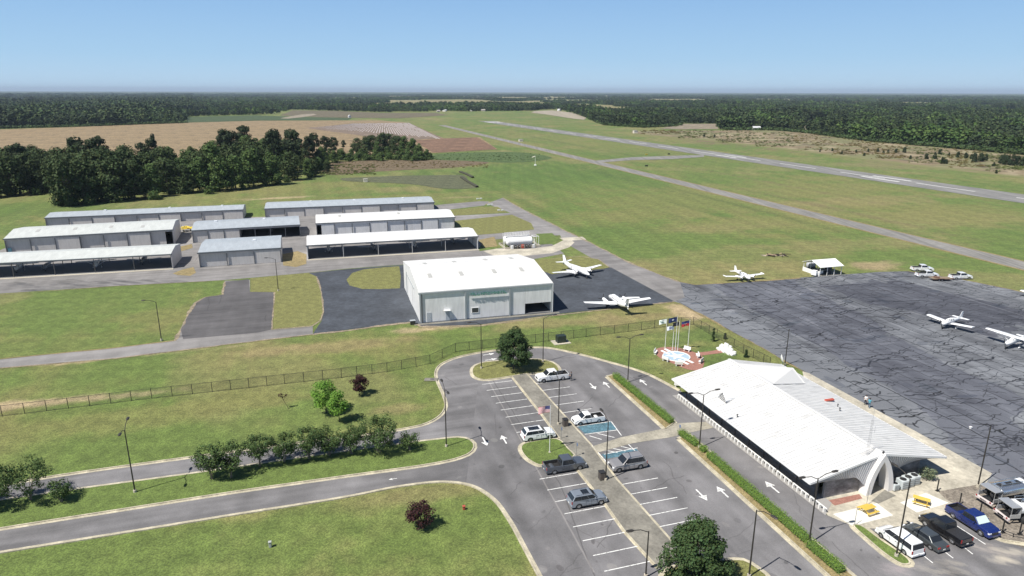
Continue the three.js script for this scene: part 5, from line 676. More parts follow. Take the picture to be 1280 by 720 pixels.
function turboprop(label, pos, turn, tTail) {
  const t = thing('turboprop_plane', label, 'airplane', pos, turn), W = AM.white;
  mesh('fuselage', loft([[5.4, 1.35, .05, .05], [5.1, 1.38, .26, .24], [4.4, 1.45, .5, .46], [3.4, 1.6, .68, .66], [2.6, 1.75, .72, .82], [1.5, 1.8, .73, .86], [-1.8, 1.8, .73, .86], [-3.4, 1.9, .62, .72], [-5.2, 2.1, .36, .46], [-6.8, 2.25, .14, .22], [-7.2, 2.3, .05, .08]], 20), W, t);
  for (const s of [-1, 1]) {
    const w = mesh('wing', merge([wing([.95, 1.25, 0, 2.7, .2], [.9, 1.33, s * 2.6, 2.35, .17]), wing([.9, 1.33, s * 2.6, 2.35, .17], [.35, 1.85, s * 8.4, 1.15, .09])]), W, t); mesh('leading_edge', [bar([.72, 1.42, s * 3.1], [.36, 1.87, s * 8.3], .05, .03)], AM.boot, w);
    const n = mesh('engine_nacelle', loft([[2.75, 1.55, .2, .24], [2.5, 1.5, .36, .42], [1.6, 1.5, .42, .48], [-.2, 1.45, .4, .42], [-1.6, 1.45, .12, .16], [-2, 1.45, .03, .05]], 14).translate(0, 0, s * 2.55), W, t); mesh('exhaust', [bar([2.2, 1.4, s * 2.2], [1.9, 1.5, s * 2.0], .1), bar([2.2, 1.4, s * 2.9], [1.9, 1.5, s * 3.1], .1)], AM.metal, n);
    prop(t, 2.72, 1.55, s * 2.55, 1.2, 4, .4 + s * .3); wheelLeg(t, .1, 1.2, s * 2.55, .32);
    mesh('tailplane', wing([-6.0, tTail ? 4.35 : 2.5, 0, 1.4, .09], [-6.4, tTail ? 4.35 : 2.75, s * 2.75, .8, .05]), W, t);
    for (let i = 0; i < 6; i++) mesh('cabin_window', loft([[1.5 - i * .72 + .17, 2.05, .03, .03], [1.5 - i * .72 + .1, 2.05, .06, .2], [1.5 - i * .72 - .1, 2.05, .06, .2], [1.5 - i * .72 - .17, 2.05, .03, .03]], 8).translate(0, 0, s * .67), AM.glass, t);
    mesh('side_window', pane(s > 0 ? [[3.1, 1.95, .60], [2.3, 2.0, .69], [2.3, 2.38, .52], [2.75, 2.34, .45]] : [[2.75, 2.34, -.45], [2.3, 2.38, -.52], [2.3, 2.0, -.69], [3.1, 1.95, -.60]], .05), AM.glass, t);
  }
  mesh('windscreen', [pane([[3.35, 2.0, -.42], [3.35, 2.0, .42], [2.78, 2.5, .36], [2.78, 2.5, -.36]], .05)], AM.glass, t);
  mesh('tail_fin', wing([-5.0, 2.3, 0, 2.0, .09], [-6.3, tTail ? 4.4 : 4.5, 0, 1.15, .06]), W, t); mesh('dorsal_fillet', wing([-3.4, 2.45, 0, 2.4, .05], [-5.0, 3.0, 0, 1.4, .05]), W, t); mesh('fin_boot', [bar([-5.0, 2.5, 0], [-6.25, tTail ? 4.3 : 4.45, 0], .09, .07)], AM.boot, t);
  mesh('ventral_fin', wing([-6.0, 2.2, 0, 1.0, .04], [-6.6, 1.7, 0, .6, .03]), W, t);
  wheelLeg(t, 4.2, 1.3, 0, .26); mesh('antenna', [bar([.6, 2.6, 0], [.4, 2.95, 0], .03), bar([-2.2, 2.6, 0], [-2.4, 2.9, 0], .03)], AM.stripe, t);
  mesh('cheat_line', [bx(6.2, .05, .03, -.4, 1.55, .745), bx(6.2, .05, .03, -.4, 1.55, -.745)], AM.stripe, t); return t;
}
function piston(o) {                                                // singles and light twins
  const t = thing(o.name, o.label, 'airplane', o.pos, o.turn, o.group), W = o.mat ?? AM.white, hi = o.high, k = o.s ?? 1, sc = 1;
  mesh('fuselage', loft([[3.1, 1.25, .06, .06], [2.95, 1.25, .3, .3], [2.2, 1.28, .48, .42], [1.4, 1.35, .54, .5], [.9, hi ? 1.55 : 1.5, .56, hi ? .72 : .6], [-.4, hi ? 1.58 : 1.52, .56, hi ? .72 : .62], [-1.4, 1.5, .46, .5], [-3.0, 1.45, .22, .3], [-4.4, 1.5, .07, .14]], 16), W, t);
  const wy = hi ? 2.25 : 1.0;
  for (const s of [-1, 1]) {
    mesh('wing', hi ? merge([wing([.75, wy, 0, 1.63, .14], [.75, wy + .06, s * 2.6, 1.63, .14]), wing([.75, wy + .06, s * 2.6, 1.63, .14], [.65, wy + .16, s * 5.5, 1.12, .1])]) : wing([.75, wy, 0, 1.7, .15], [.65, wy + .5, s * (o.twin ? 5.8 : 4.9), o.twin ? 1.0 : 1.5, .1]), W, t);
    if (o.twin || o.tip) mesh('wing_tip', loft([[.9, wy + .52, .04, .04], [.5, wy + .55, .14, .14], [-.5, wy + .55, .14, .14], [-1, wy + .52, .04, .04]], 10).translate(0, 0, s * (o.twin ? 5.85 : 4.95)), W, t);
    if (hi) mesh('wing_strut', [bar([.3, 1.05, s * .5], [.3, wy, s * 2.6], .045)], W, t);
    mesh('tailplane', wing([-3.6, 1.55, 0, 1.1, .07], [-3.75, 1.6, s * 1.75, .75, .05]), W, t);
    wheelLeg(t, -.1, o.twin ? 1.0 : .9, s * (o.twin ? 1.8 : hi ? 1.15 : 1.55), .24); if (!o.twin) mesh('wheel_fairing', loft([[.4, .26, .03, .03], [.1, .28, .13, .2], [-.4, .28, .1, .15], [-.6, .28, .03, .03]], 8).translate(0, 0, s * (hi ? 1.15 : 1.55)), W, t);
    if (o.twin) { mesh('engine_nacelle', loft([[2.0, 1.2, .14, .14], [1.85, 1.2, .34, .3], [.8, 1.2, .36, .32], [-.6, 1.15, .2, .2], [-1.2, 1.15, .05, .05]], 12).translate(0, 0, s * 1.8), W, t); prop(t, 1.95, 1.2, s * 1.8, 1.0, 3, .3 + s); }
    for (let i = 0; i < (o.twin ? 3 : 2); i++) { const x = .75 - i * .75; mesh('side_window', pane(s > 0 ? [[x, 1.68, .55], [x - .62, 1.68, .55], [x - .58, 2.02, .4], [x - .12, 2.02, .4]] : [[x - .12, 2.02, -.4], [x - .58, 2.02, -.4], [x - .62, 1.68, -.55], [x, 1.68, -.55]], .06), AM.glass, t); }
  }
  mesh('windscreen', pane([[1.5, 1.66, -.44], [1.5, 1.66, .44], [.85, hi ? 2.2 : 2.08, .38], [.85, hi ? 2.2 : 2.08, -.38]], .06), AM.glass, t);
  mesh('tail_fin', wing([-3.2, 1.55, 0, 1.5, .07], [-4.1, 3.0, 0, .75, .05]), W, t); mesh('dorsal_fillet', wing([-2.4, 1.7, 0, 1.4, .05], [-3.4, 2.1, 0, .7, .04]), W, t);
  if (!o.twin) prop(t, 3.05, 1.25, 0, .95, 2, o.ph ?? .3); wheelLeg(t, 2.3, 1.0, 0, .22);
  mesh('cheat_line', [bx(3.6, .07, .03, .2, 1.4, .575), bx(3.6, .07, .03, .2, 1.4, -.575)], o.stripe ?? AM.stripe, t);
  if (o.s) t.scale.setScalar(o.s); return t;
}
const face = (du, dv, u, v) => { const a = G(u, v), b = G(u + du, v + dv); return Math.atan2(-(b[1] - a[1]), b[0] - a[0]); };
turboprop('white twin turboprop parked nose out behind the white hangar', at3(722, 344), face(30, 11, 722, 344), false);
turboprop('white twin turboprop seen tail on beside the white hangar', at3(771, 384), AL + Math.PI / 2 - .08, true);
piston({ name: 'twin_plane', label: 'white light twin aircraft with tip tanks at the apron edge', pos: at3(929, 350), turn: face(22, 10, 929, 350), twin: true, s: 1.0 });
piston({ name: 'low_wing_plane', label: 'white low wing light aircraft on the apron', pos: at3(1186, 409), turn: face(-30, 8, 1186, 409), s: 1.0 });
piston({ name: 'high_wing_plane', label: 'white high wing light aircraft on the apron', pos: at3(1266, 434), turn: face(-30, 8, 1266, 434), high: true, s: 1.0 });
piston({ name: 'low_wing_plane', label: 'white light aircraft on the far right of the apron, only its wing in view', pos: at3(1302, 376), turn: face(-30, 8, 1302, 376), s: 1.0 });
piston({ name: 'yellow_plane', label: 'yellow light aircraft parked between the hangar rows', pos: at3(234, 289), turn: AL + 2.4, mat: AM.yellow, s: .95 });
const shelter = [[25, 339, 'left'], [60, 337, 'left'], [122, 335, 'left'], [181, 329, 'left'], [411, 315, 'right'], [466, 312.5, 'right'], [518, 309.5, 'right'], [565, 304, 'right']];
const cols = [['white', AM.white], ['grey', AM.grey], ['white', AM.white], ['grey', AM.grey]];
shelter.forEach(([u, v, w], i) => { const [cn, cm] = cols[i % 4], hi = i % 2 === 0; piston({ name: hi ? 'high_wing_plane' : 'low_wing_plane', label: `${cn} ${hi ? 'high' : 'low'} wing aircraft tucked under the ${w} open shelter`, pos: at3(u, v), turn: AL - Math.PI / 2 + (i % 3 - 1) * .06, high: hi, mat: cm, s: .95, group: 'aircraft under the open shelters' }); });
piston({ name: 'high_wing_plane', label: 'grey light aircraft inside the open bays of the grey roofed hangar', pos: at3(340, 291), turn: AL - Math.PI / 2, high: true, mat: AM.grey, s: .95 });
console.log('aircraft');
// ---------------------------------------------------------------- road vehicles (front towards +x)
const VM = { glass: M('car_glass', [.02, .024, .03], .05), trim: M('car_black_trim', [.025, .025, .027], .6), rim: M('alloy_rim', [.42, .43, .45], .3, { metalness: .7 }), head: M('headlamp', [.75, .77, .8], .12), tail: M('tail_lamp', [.30, .02, .02], .25), chrome: M('chrome', [.6, .6, .62], .18, { metalness: .9 }), plate: M('number_plate', [.7, .7, .68], .5) };
const paint = (k, c, metal = .2) => { if (mats[k]) return mats[k]; const m = new THREE.MeshPhysicalMaterial({ roughness: .35, metalness: metal, clearcoat: 1, clearcoatRoughness: .06 }); m.color.setRGB(...c); m.name = k; return mats[k] = m; };
const wheelGeo = {}; function carWheel(t, x, z, r, w = .24) { const k = r + '_' + w; const g = wheelGeo[k] ??= [(() => { const l = new THREE.LatheGeometry([[r * .62, -w / 2], [r * .9, -w / 2], [r, -w * .36], [r, w * .36], [r * .9, w / 2], [r * .62, w / 2]].map(p => new THREE.Vector2(...p)), 20); l.rotateX(Math.PI / 2); return l; })(), (() => { const b = [cy(r * .62, r * .62, w * .55, 0, 0, 0, 16, 'z')]; for (let i = 0; i < 5; i++) { const q = bx(r * .55, r * .16, w * .9, r * .3, 0, 0); q.rotateZ(i * 1.2566); b.push(q); } b.push(cy(r * .16, r * .16, w * .95, 0, 0, 0, 10, 'z')); return merge(b); })()];
  const o = group('wheel', t); o.position.set(x, r, z); mesh('tyre', g[0], AM.tyre, o); mesh('rim', g[1], VM.rim, o); }
function arches(pts, xs, r, y0) { const o = []; for (const p of pts) o.push(p); const low = []; const sorted = [...xs].sort((a, b) => a - b); low.push([pts[0][0], y0]); for (const x of sorted) for (let i = 0; i <= 8; i++) { const a = Math.PI - i / 8 * Math.PI; low.push([x + Math.cos(a) * r, Math.max(y0, y0 + Math.sin(a) * r * 1.05)]); } low.push([pts[pts.length - 1][0], y0]); return [...low, ...o.slice().reverse()]; }
function vehicle(o) {
  const p = { L: 5, W: 1.9, belt: 1.0, roof: 1.75, r: .37, ...o }, t = thing(o.name, o.label, o.cat, o.pos, o.turn, o.group), { L, W, belt, roof, r } = p, h = L / 2, m = o.paint;
  const plan = g => { const q = g.attributes.position; for (let i = 0; i < q.count; i++) { const a = Math.max(0, (Math.abs(q.getX(i)) - .62 * h) / (.38 * h)); q.setZ(i, q.getZ(i) * (1 - (q.getX(i) > 0 ? .13 : .07) * a * a)); } g.computeVertexNormals(); return g; };
  const wf = h - L * .175, wr = -h + L * .20, by0 = r * .78;
  // lower body: upper outline from rear to front
  const up = p.bed ? [[-h + .05, belt - .54], [p.c0 - .02, belt - .54], [p.c0, belt + .02], [p.c1, belt + .02], [h - .35, belt - .06], [h - .06, belt - .22], [h, belt - .5]] : p.sedan ? [[-h, belt - .3], [-h + .1, belt - .04], [p.c0, belt + .02], [p.c1, belt], [h - .5, belt - .12], [h - .08, belt - .3], [h, belt - .5]] : [[-h, belt - .35], [-h + .03, belt + .02], [p.c0, belt + .02], [p.c1, belt + .01], [h - .4, belt - .07], [h - .08, belt - .22], [h, belt - .5]];
  mesh('body', plan(extrudeSide(arches(up, [wr, wf], r * 1.16, by0), W, .08, 3)), m, t);
  mesh('underbody', bx(L - .5, .3, W - .34, 0, by0 + .12, 0), VM.trim, t);
  // cabin: side profile leaning inwards
  const tw = 1 - p.lean, xr0 = p.r0, xr1 = p.r1, cg = extrudeSide([[p.c0, belt - .05], [p.c1, belt - .05], [xr1, roof], [xr0, roof]], W - .1, .09, 3), pp = cg.attributes.position;
  const zAt = y => (W / 2 - .05) * (1 - p.lean * clamp((y - belt) / (roof - belt)));
  for (let i = 0; i < pp.count; i++) { const y = pp.getY(i); pp.setZ(i, pp.getZ(i) * (1 - p.lean * clamp((y - belt) / (roof - belt)))); } cg.computeVertexNormals(); mesh('cabin', cg, m, t);
  const lerp = (a, b, q) => a + (b - a) * q, y0 = belt + .06, y1 = roof - .09, q0 = (y0 - belt + .05) / (roof - belt + .05), q1 = (y1 - belt + .05) / (roof - belt + .05);
  const xb0 = lerp(p.c0, xr0, q0) + .09, xt0 = lerp(p.c0, xr0, q1) + .09, xb1 = lerp(p.c1, xr1, q0) - .08, xt1 = lerp(p.c1, xr1, q1) - .08;
  for (const s of [-1, 1]) for (let i = 0; i < p.nw; i++) { const a = i / p.nw, b = (i + 1) / p.nw, gp = .014; const Q = [[lerp(xb0, xb1, a) + gp, y0, s * (zAt(y0) + .002)], [lerp(xb0, xb1, b) - gp, y0, s * (zAt(y0) + .002)], [lerp(xt0, xt1, b) - gp, y1, s * (zAt(y1) + .002)], [lerp(xt0, xt1, a) + gp, y1, s * (zAt(y1) + .002)]]; mesh('side_window', pane(s > 0 ? Q : Q.slice().reverse(), .02), VM.glass, t); }
  const wz = zAt(y0) - .09, wz1 = zAt(y1) - .07;
  mesh('windscreen', pane([[lerp(p.c1, xr1, q0) + .01, y0, wz], [lerp(p.c1, xr1, q0) + .01, y0, -wz], [lerp(p.c1, xr1, q1) + .01, y1, -wz1], [lerp(p.c1, xr1, q1) + .01, y1, wz1]], .025), o.shade ?? VM.glass, t);
  mesh('rear_window', pane([[lerp(p.c0, xr0, q0) - .01, y0, -wz], [lerp(p.c0, xr0, q0) - .01, y0, wz], [lerp(p.c0, xr0, q1) - .01, y1, wz1], [lerp(p.c0, xr0, q1) - .01, y1, -wz1]], .025), VM.glass, t);
  if (p.sunroof) mesh('sunroof', rbx(.9, .03, W * .5, xr1 - .75, roof + .012, 0, .012), VM.glass, t); if (p.sunroof > 1) mesh('sunroof', rbx(.8, .03, W * .5, xr0 + .8, roof + .012, 0, .012), VM.glass, t);
  if (p.rails) for (const s of [-1, 1]) mesh('roof_rail', bar([xr0 + .2, roof + .06, s * (zAt(roof) - .1)], [xr1 - .25, roof + .06, s * (zAt(roof) - .1)], .025), VM.chrome, t);
  if (p.bed) {
    const bl = p.c0 - (-h + .05), bc = (-h + .05 + p.c0) / 2; const top = belt + .0, bh = top - (belt - .54);
    for (const s of [-1, 1]) mesh('bed_side', rbx(bl, bh + .04, .1, bc, belt - .54 + bh / 2, s * (W / 2 - .07), .03), m, t);
    mesh('tailgate', rbx(.09, bh + .02, W - .16, -h + .07, belt - .54 + bh / 2, 0, .03), m, t); mesh('bed_liner', [bx(bl - .12, .03, W - .26, bc + .02, belt - .51, 0), bx(bl - .12, .5, .025, bc + .02, belt - .24, W / 2 - .135), bx(bl - .12, .5, .025, bc + .02, belt - .24, -W / 2 + .135), bx(.025, .5, W - .3, p.c0 - .03, belt - .24, 0), bx(.025, .5, W - .3, -h + .13, belt - .24, 0)], VM.trim, t);
    if (p.cover) mesh('bed_cover', rbx(bl - .06, .05, W - .2, bc + .02, top + .02, 0, .02), VM.trim, t);
    if (p.load) { const lg = mesh('bed_load', [rbx(.6, .6, W - .5, p.c0 - .5, belt - .15, 0, .05), rbx(.5, .3, .5, p.c0 - 1.2, belt - .15, .25, .05), bar([p.c0 - 1.5, belt - .2, -.5], [p.c0 - .3, belt + .25, -.4], .04)], VM.trim, t); }
  }
  for (const s of [-1, 1]) { mesh('headlight', rbx(.22, .2, .42, h - .13, belt - .34, s * (W / 2 - .29), .05), VM.head, t); mesh('tail_light', rbx(.1, p.sedan ? .2 : .42, p.sedan ? .4 : .16, -h + .045, belt - (p.sedan ? .2 : .2), s * (W / 2 - (p.sedan ? .28 : .13)), .03), VM.tail, t); const mr = mesh('side_mirror', rbx(.14, .16, .24, p.c1 - .55, belt + .14, s * (W / 2 + .1), .05), m, t); }
  for (const s of [-1, 1]) { const n = p.bed ? p.nw : Math.min(2, p.nw); for (let i = 0; i <= n; i++) { const x = lerp(p.bed ? p.c0 + .08 : -h * .22, p.c1 - .25, i / n); mesh('door_seam', bx(.022, belt - by0 - .12, .02, x, (belt + by0) / 2, s * (W / 2 - .004)), VM.trim, t); if (i < n) mesh('door_handle', bx(.18, .035, .03, x + .22, belt - .13, s * (W / 2 + .005)), VM.trim, t); } mesh('sill', bx(L * .5, .1, .03, 0, by0 + .06, s * (W / 2 + .002)), VM.trim, t); }
  mesh('grille', rbx(.08, .3, W * .5, h - .01, belt - .42, 0, .03), VM.trim, t); mesh('front_bumper', rbx(.22, .26, W - .1, h - .06, by0 + .18, 0, .06), o.bumper ?? m, t); mesh('rear_bumper', rbx(.2, .24, W - .1, -h + .02, by0 + .2, 0, .06), o.bumper ?? m, t); mesh('number_plate', bx(.03, .12, .32, -h - .07, by0 + .3, 0), VM.plate, t);
  for (const x of [wf, wr]) for (const s of [-1, 1]) carWheel(t, x, s * (W / 2 - .13), r);
  return t;
}
const PT = { white: paint('white_paint', [.78, .79, .80], 0), grey: paint('slate_grey_paint', [.12, .135, .16], .4), silverBlue: paint('silver_blue_paint', [.30, .335, .38], .4), silver: paint('silver_beige_paint', [.36, .35, .35], .4), dkgrey: paint('dark_green_grey_paint', [.075, .085, .09], .3), black: paint('black_paint', [.012, .012, .014], .1), blue: paint('deep_blue_paint', [.012, .028, .16], .25) };
const pickup = { cat: 'pickup', bed: true, L: 5.9, W: 2.0, belt: 1.18, roof: 1.92, r: .40, c0: -.75, c1: 1.55, r0: -.6, r1: .75, lean: .16, nw: 2 };
const smallPick = { ...pickup, L: 5.1, W: 1.8, belt: 1.05, roof: 1.68, r: .35, c0: -.25, c1: 1.5, r0: -.12, r1: .75, nw: 2 };
const suv = { cat: 'suv', L: 4.95, W: 1.95, belt: 1.16, roof: 1.76, r: .39, c0: -2.40, c1: 1.22, r0: -1.95, r1: .38, lean: .17, nw: 3, rails: true };
const sedan = { cat: 'sedan', sedan: true, L: 4.9, W: 1.84, belt: .94, roof: 1.45, r: .33, c0: -1.75, c1: 1.35, r0: -1.0, r1: .45, lean: .2, nw: 2 };
const van = { cat: 'minivan', L: 5.05, W: 1.98, belt: 1.08, roof: 1.78, r: .34, c0: -2.48, c1: 1.75, r0: -2.25, r1: .75, lean: .15, nw: 3 };
const R = AL + Math.PI, S = AL;                                      // facing up the stalls: west or east
vehicle({ ...pickup, name: 'pickup_truck', label: 'white crew cab pickup with loaded bed beside the turning loop', pos: at3(690, 474.5), turn: R, paint: PT.white, load: true });
vehicle({ ...smallPick, name: 'pickup_truck', label: 'small white extended cab pickup beside the blue accessible bay', pos: at3(735, 527.5), turn: R, paint: PT.white });
vehicle({ ...suv, name: 'suv', label: 'white SUV with dark sunroof beside the flagpole island', pos: at3(672.5, 547.5), turn: S, paint: PT.white, sunroof: 2 });
vehicle({ ...pickup, name: 'pickup_truck', label: 'slate grey crew cab pickup backed against the flagpole island', pos: at3(705.5, 586.5), turn: S, paint: PT.grey, cover: false });
vehicle({ ...suv, L: 4.8, name: 'suv', label: 'silver blue SUV with sunroof alone in the south stalls', pos: at3(733.5, 629), turn: S, paint: PT.silverBlue, sunroof: 1 });
vehicle({ ...suv, L: 5.15, W: 2.0, roof: 1.9, belt: 1.15, name: 'suv', label: 'large silver beige SUV on the blue accessible bay', pos: at3(784, 584.5), turn: R, paint: PT.silver });
const N2 = AL + Math.PI / 2;
vehicle({ ...van, name: 'minivan', label: 'white minivan parked beside the grass strip', pos: at3(1123, 681), turn: N2 + .03, paint: PT.white });
vehicle({ ...sedan, name: 'sedan', label: 'dark grey sedan between white minivan and black pickup', pos: at3(1155, 675.5), turn: N2 + .03, paint: PT.dkgrey });
vehicle({ ...pickup, L: 5.6, name: 'pickup_truck', label: 'black pickup with chrome wheels beside the dark grey sedan', pos: at3(1180, 667), turn: N2 + .03, paint: PT.black, cover: true });
vehicle({ ...pickup, L: 5.8, name: 'pickup_truck', label: 'deep blue crew cab pickup with sunshade in its windscreen', pos: at3(1214, 656.5), turn: N2 + Math.PI, paint: PT.blue, shade: M('sunshade', [.55, .66, .64], .4) });
const fr = face(20, -3, 1152, 338);
vehicle({ ...pickup, name: 'pickup_truck', label: 'white pickup at the far apron corner beside the grass', pos: at3(1152, 338.5), turn: AL - .35, paint: PT.white });
vehicle({ ...pickup, name: 'pickup_truck', label: 'white pickup beside the flatbed trailer, dark load in bed', pos: at3(1158, 346), turn: AL - .3, paint: PT.white, load: true });
vehicle({ ...pickup, name: 'pickup_truck', label: 'white pickup hitched to the flatbed trailer', pos: at3(1200, 348.5), turn: AL - .25, paint: PT.white });
{ const t = thing('flatbed_trailer', 'low rusty flatbed trailer behind a white pickup', 'trailer', at3(1175, 350.5), AL - .28); const rust = M('rusty_steel', [.16, .09, .06], .9); mesh('deck', rbx(5.4, .12, 2.1, 0, .75, 0, .03), M('weathered_planks', [.22, .17, .12], .95), t); mesh('frame', [bx(5.5, .14, .1, 0, .62, 1.0), bx(5.5, .14, .1, 0, .62, -1.0), bar([2.7, .62, .8], [3.9, .55, 0], .06), bar([2.7, .62, -.8], [3.9, .55, 0], .06)], rust, t); for (const x of [-.9, -.1]) for (const s of [-1, 1]) carWheel(t, x, s * 1.0, .34, .2); mesh('fender', [bx(1.9, .06, .3, -.5, .82, 1.15), bx(1.9, .06, .3, -.5, .82, -1.15)], rust, t); mesh('load', [rbx(1.2, .3, 1.2, -1.2, .95, .1, .05)], rust, t); }
// fuel trucks
function fuelTruck(label, pos, turn, tankMat, white) {
  const t = thing('fuel_truck', label, 'fuel truck', pos, turn), steel = M('polished_tank', [.62, .66, .70], .18, { metalness: .85 }), cab = M('brushed_cabinet', [.50, .51, .52], .35, { metalness: .5 });
  mesh('chassis', [bx(7.4, .24, .9, -.2, .75, 0)], VM.trim, t);
  const tk = mesh('tank', loft([[1.6, 1.85, .95, .68, 2.6], [1.62, 1.85, 1.0, .72, 2.6], [-2.2, 1.85, 1.0, .72, 2.6], [-2.22, 1.85, .95, .68, 2.6]], 22), tankMat, t); mesh('walkway', [bx(3.4, .06, .6, -.3, 2.6, 0)], VM.trim, tk); for (const x of [-1.2, .4]) mesh('manhole', cy(.28, .28, .14, x, 2.66, 0, 12), steel, tk); mesh('guard_rail', [bar([1.4, 2.9, .5], [-2.1, 2.9, .5], .03), bar([1.4, 2.9, -.5], [-2.1, 2.9, -.5], .03), ...[1.3, -.3, -2].flatMap(x => [bar([x, 2.5, .5], [x, 2.9, .5], .025), bar([x, 2.5, -.5], [x, 2.9, -.5], .025)])], steel, tk);
  const rc = mesh('rear_cabinet', [rbx(1.3, .1, 2.2, -2.95, 2.35, 0, .03), bx(.08, 1.3, 2.1, -2.3, 1.7, 0), bx(1.3, .5, .1, -2.95, 1.15, 1.05), bx(1.3, .5, .1, -2.95, 1.15, -1.05)], cab, t); mesh('hose_reel', [cy(.4, .4, .35, -2.9, 1.55, .45, 14, 'z')], VM.trim, rc); mesh('hose_reel', [cy(.4, .4, .35, -2.9, 1.55, -.45, 14, 'z')], VM.trim, rc); for (const s of [-1, 1]) mesh('frame_post', bar([-3.5, .9, s * 1.02], [-3.5, 2.35, s * 1.02], .05), steel, rc);
  mesh('rear_bumper', rbx(.3, .34, 2.3, -3.75, .75, 0, .04), M('red_white_bumper', [.62, .56, .55], .5), t); for (const s of [-1, 1]) { mesh('tail_light', rbx(.1, .16, .2, -3.92, .95, s * .95, .03), VM.tail, t); }
  mesh('cab', extrudeSide([[1.9, .7], [3.9, .7], [3.95, 1.45], [3.15, 1.6], [2.75, 2.35], [1.9, 2.35]], 2.1, .1, 3), white, t); mesh('windscreen', pane([[3.18, 1.66, .85], [3.18, 1.66, -.85], [2.82, 2.25, -.8], [2.82, 2.25, .8]], .03), VM.glass, t);
  for (const s of [-1, 1]) mesh('side_window', pane(s > 0 ? [[2.1, 1.6, 1.05], [3.0, 1.6, 1.05], [2.7, 2.2, 1.05], [2.1, 2.2, 1.05]] : [[2.1, 2.2, -1.05], [2.7, 2.2, -1.05], [3.0, 1.6, -1.05], [2.1, 1.6, -1.05]], .02), VM.glass, t);
  for (const s of [-1, 1]) { carWheel(t, 3.0, s * .95, .45, .28); carWheel(t, -1.4, s * .95, .47, .46); }
  return t;
}
fuelTruck('polished tank fuel truck beside the lamp post in the gravel yard', at3(1258, 626), face(38, -7, 1258, 626), M('polished_tank', [.62, .66, .70], .18, { metalness: .85 }), PT.white);
fuelTruck('white fuel truck behind the black bollards in the gravel yard', at3(1286, 648), face(34, -2, 1286, 648), PT.white, PT.white);
console.log('vehicles');
// ---------------------------------------------------------------- lamps
const poleM = M('bronze_pole', [.05, .045, .04], .5, { metalness: .3 });
function lamp(base, top, arms, label, dir = AL) {                   // height read from the pole's top pixel
  const b = G(...base), d0 = Math.hypot(b[0], b[1]); let best = 9, e = 1e9; for (let y = 2; y < 14; y += .05) { const g = G(top[0], top[1], y), q = Math.hypot(g[0] - b[0], g[1] - b[1]); if (q < e) { e = q; best = y; } }
  const H = best, t = thing('lamp_post', label, 'lamp post', [b[0], 0, b[1]], dir, 'lamp posts'); mesh('base', [cy(.22, .2, .45, 0, .22, 0, 12)], concMat, t); mesh('pole', bar([0, .3, 0], [0, H, 0], .095, .065, 8), poleM, t);
  for (const s of arms) { const a = group('arm', t); const L = 1.9; mesh('bracket', [bar([0, H - .1, 0], [s * L * .5, H + .38, 0], .045), bar([s * L * .5, H + .38, 0], [s * L, H + .5, 0], .045)], poleM, a); mesh('lamp_head', loft([[s * (L - .1), H + .5, .12, .07], [s * (L + .1), H + .5, .2, .1], [s * (L + .6), H + .52, .18, .1], [s * (L + .75), H + .52, .06, .05]], 10), poleM, a); }
  return t;
}
lamp([169, 616], [158, 537], [-1, 1], 'double headed lamp post on the median beside the entrance drives', AL + Math.PI / 2);
lamp([558, 559], [557, 487], [1, -1], 'lamp post on the nose of the entrance median', AL + Math.PI / 2);
lamp([601.8, 461], [601.8, 405], [-1], 'lamp post on the island left of the magnolia');
lamp([678.7, 453], [680.4, 398], [1], 'lamp post on the island right of the magnolia');
lamp([784.6, 478], [786, 423], [-1, 1], 'double headed lamp post in the north hedge strip');
lamp([698, 531], [699.5, 476], [1], 'lamp post on the middle walk beside the small white pickup', AL + Math.PI / 2);
lamp([757, 601], [760, 526], [1], 'lamp post on the middle walk beside the silver beige SUV', AL + Math.PI / 2);
lamp([807, 722], [811, 664], [-1], 'lamp post near the south end of the middle walk');
lamp([936, 722], [946.8, 638], [1], 'lamp post on the south magnolia island', AL + .2 - Math.PI / 2);
lamp([874, 560], [878.6, 493], [-1, 1], 'double headed lamp post between the short hedges');
lamp([1011, 680], [1023, 598], [-1, 1], 'double headed lamp post in the gap of the long hedge');
lamp([1120, 696], [1135, 598], [1], 'lamp post on the grass strip behind the white minivan', AL + Math.PI / 2);
lamp([1222, 609], [1239, 533], [], 'plain tall pole beside the fuel trucks');
lamp([981, 457], [985, 411], [], 'plain tall pole at the back corner of the terminal');
lamp([202, 426], [195.5, 377], [-1], 'lamp post at the service road beside the lawn');
lamp([348, 364], [344.5, 324], [-1], 'lamp post on the grass block before the grey hangar');
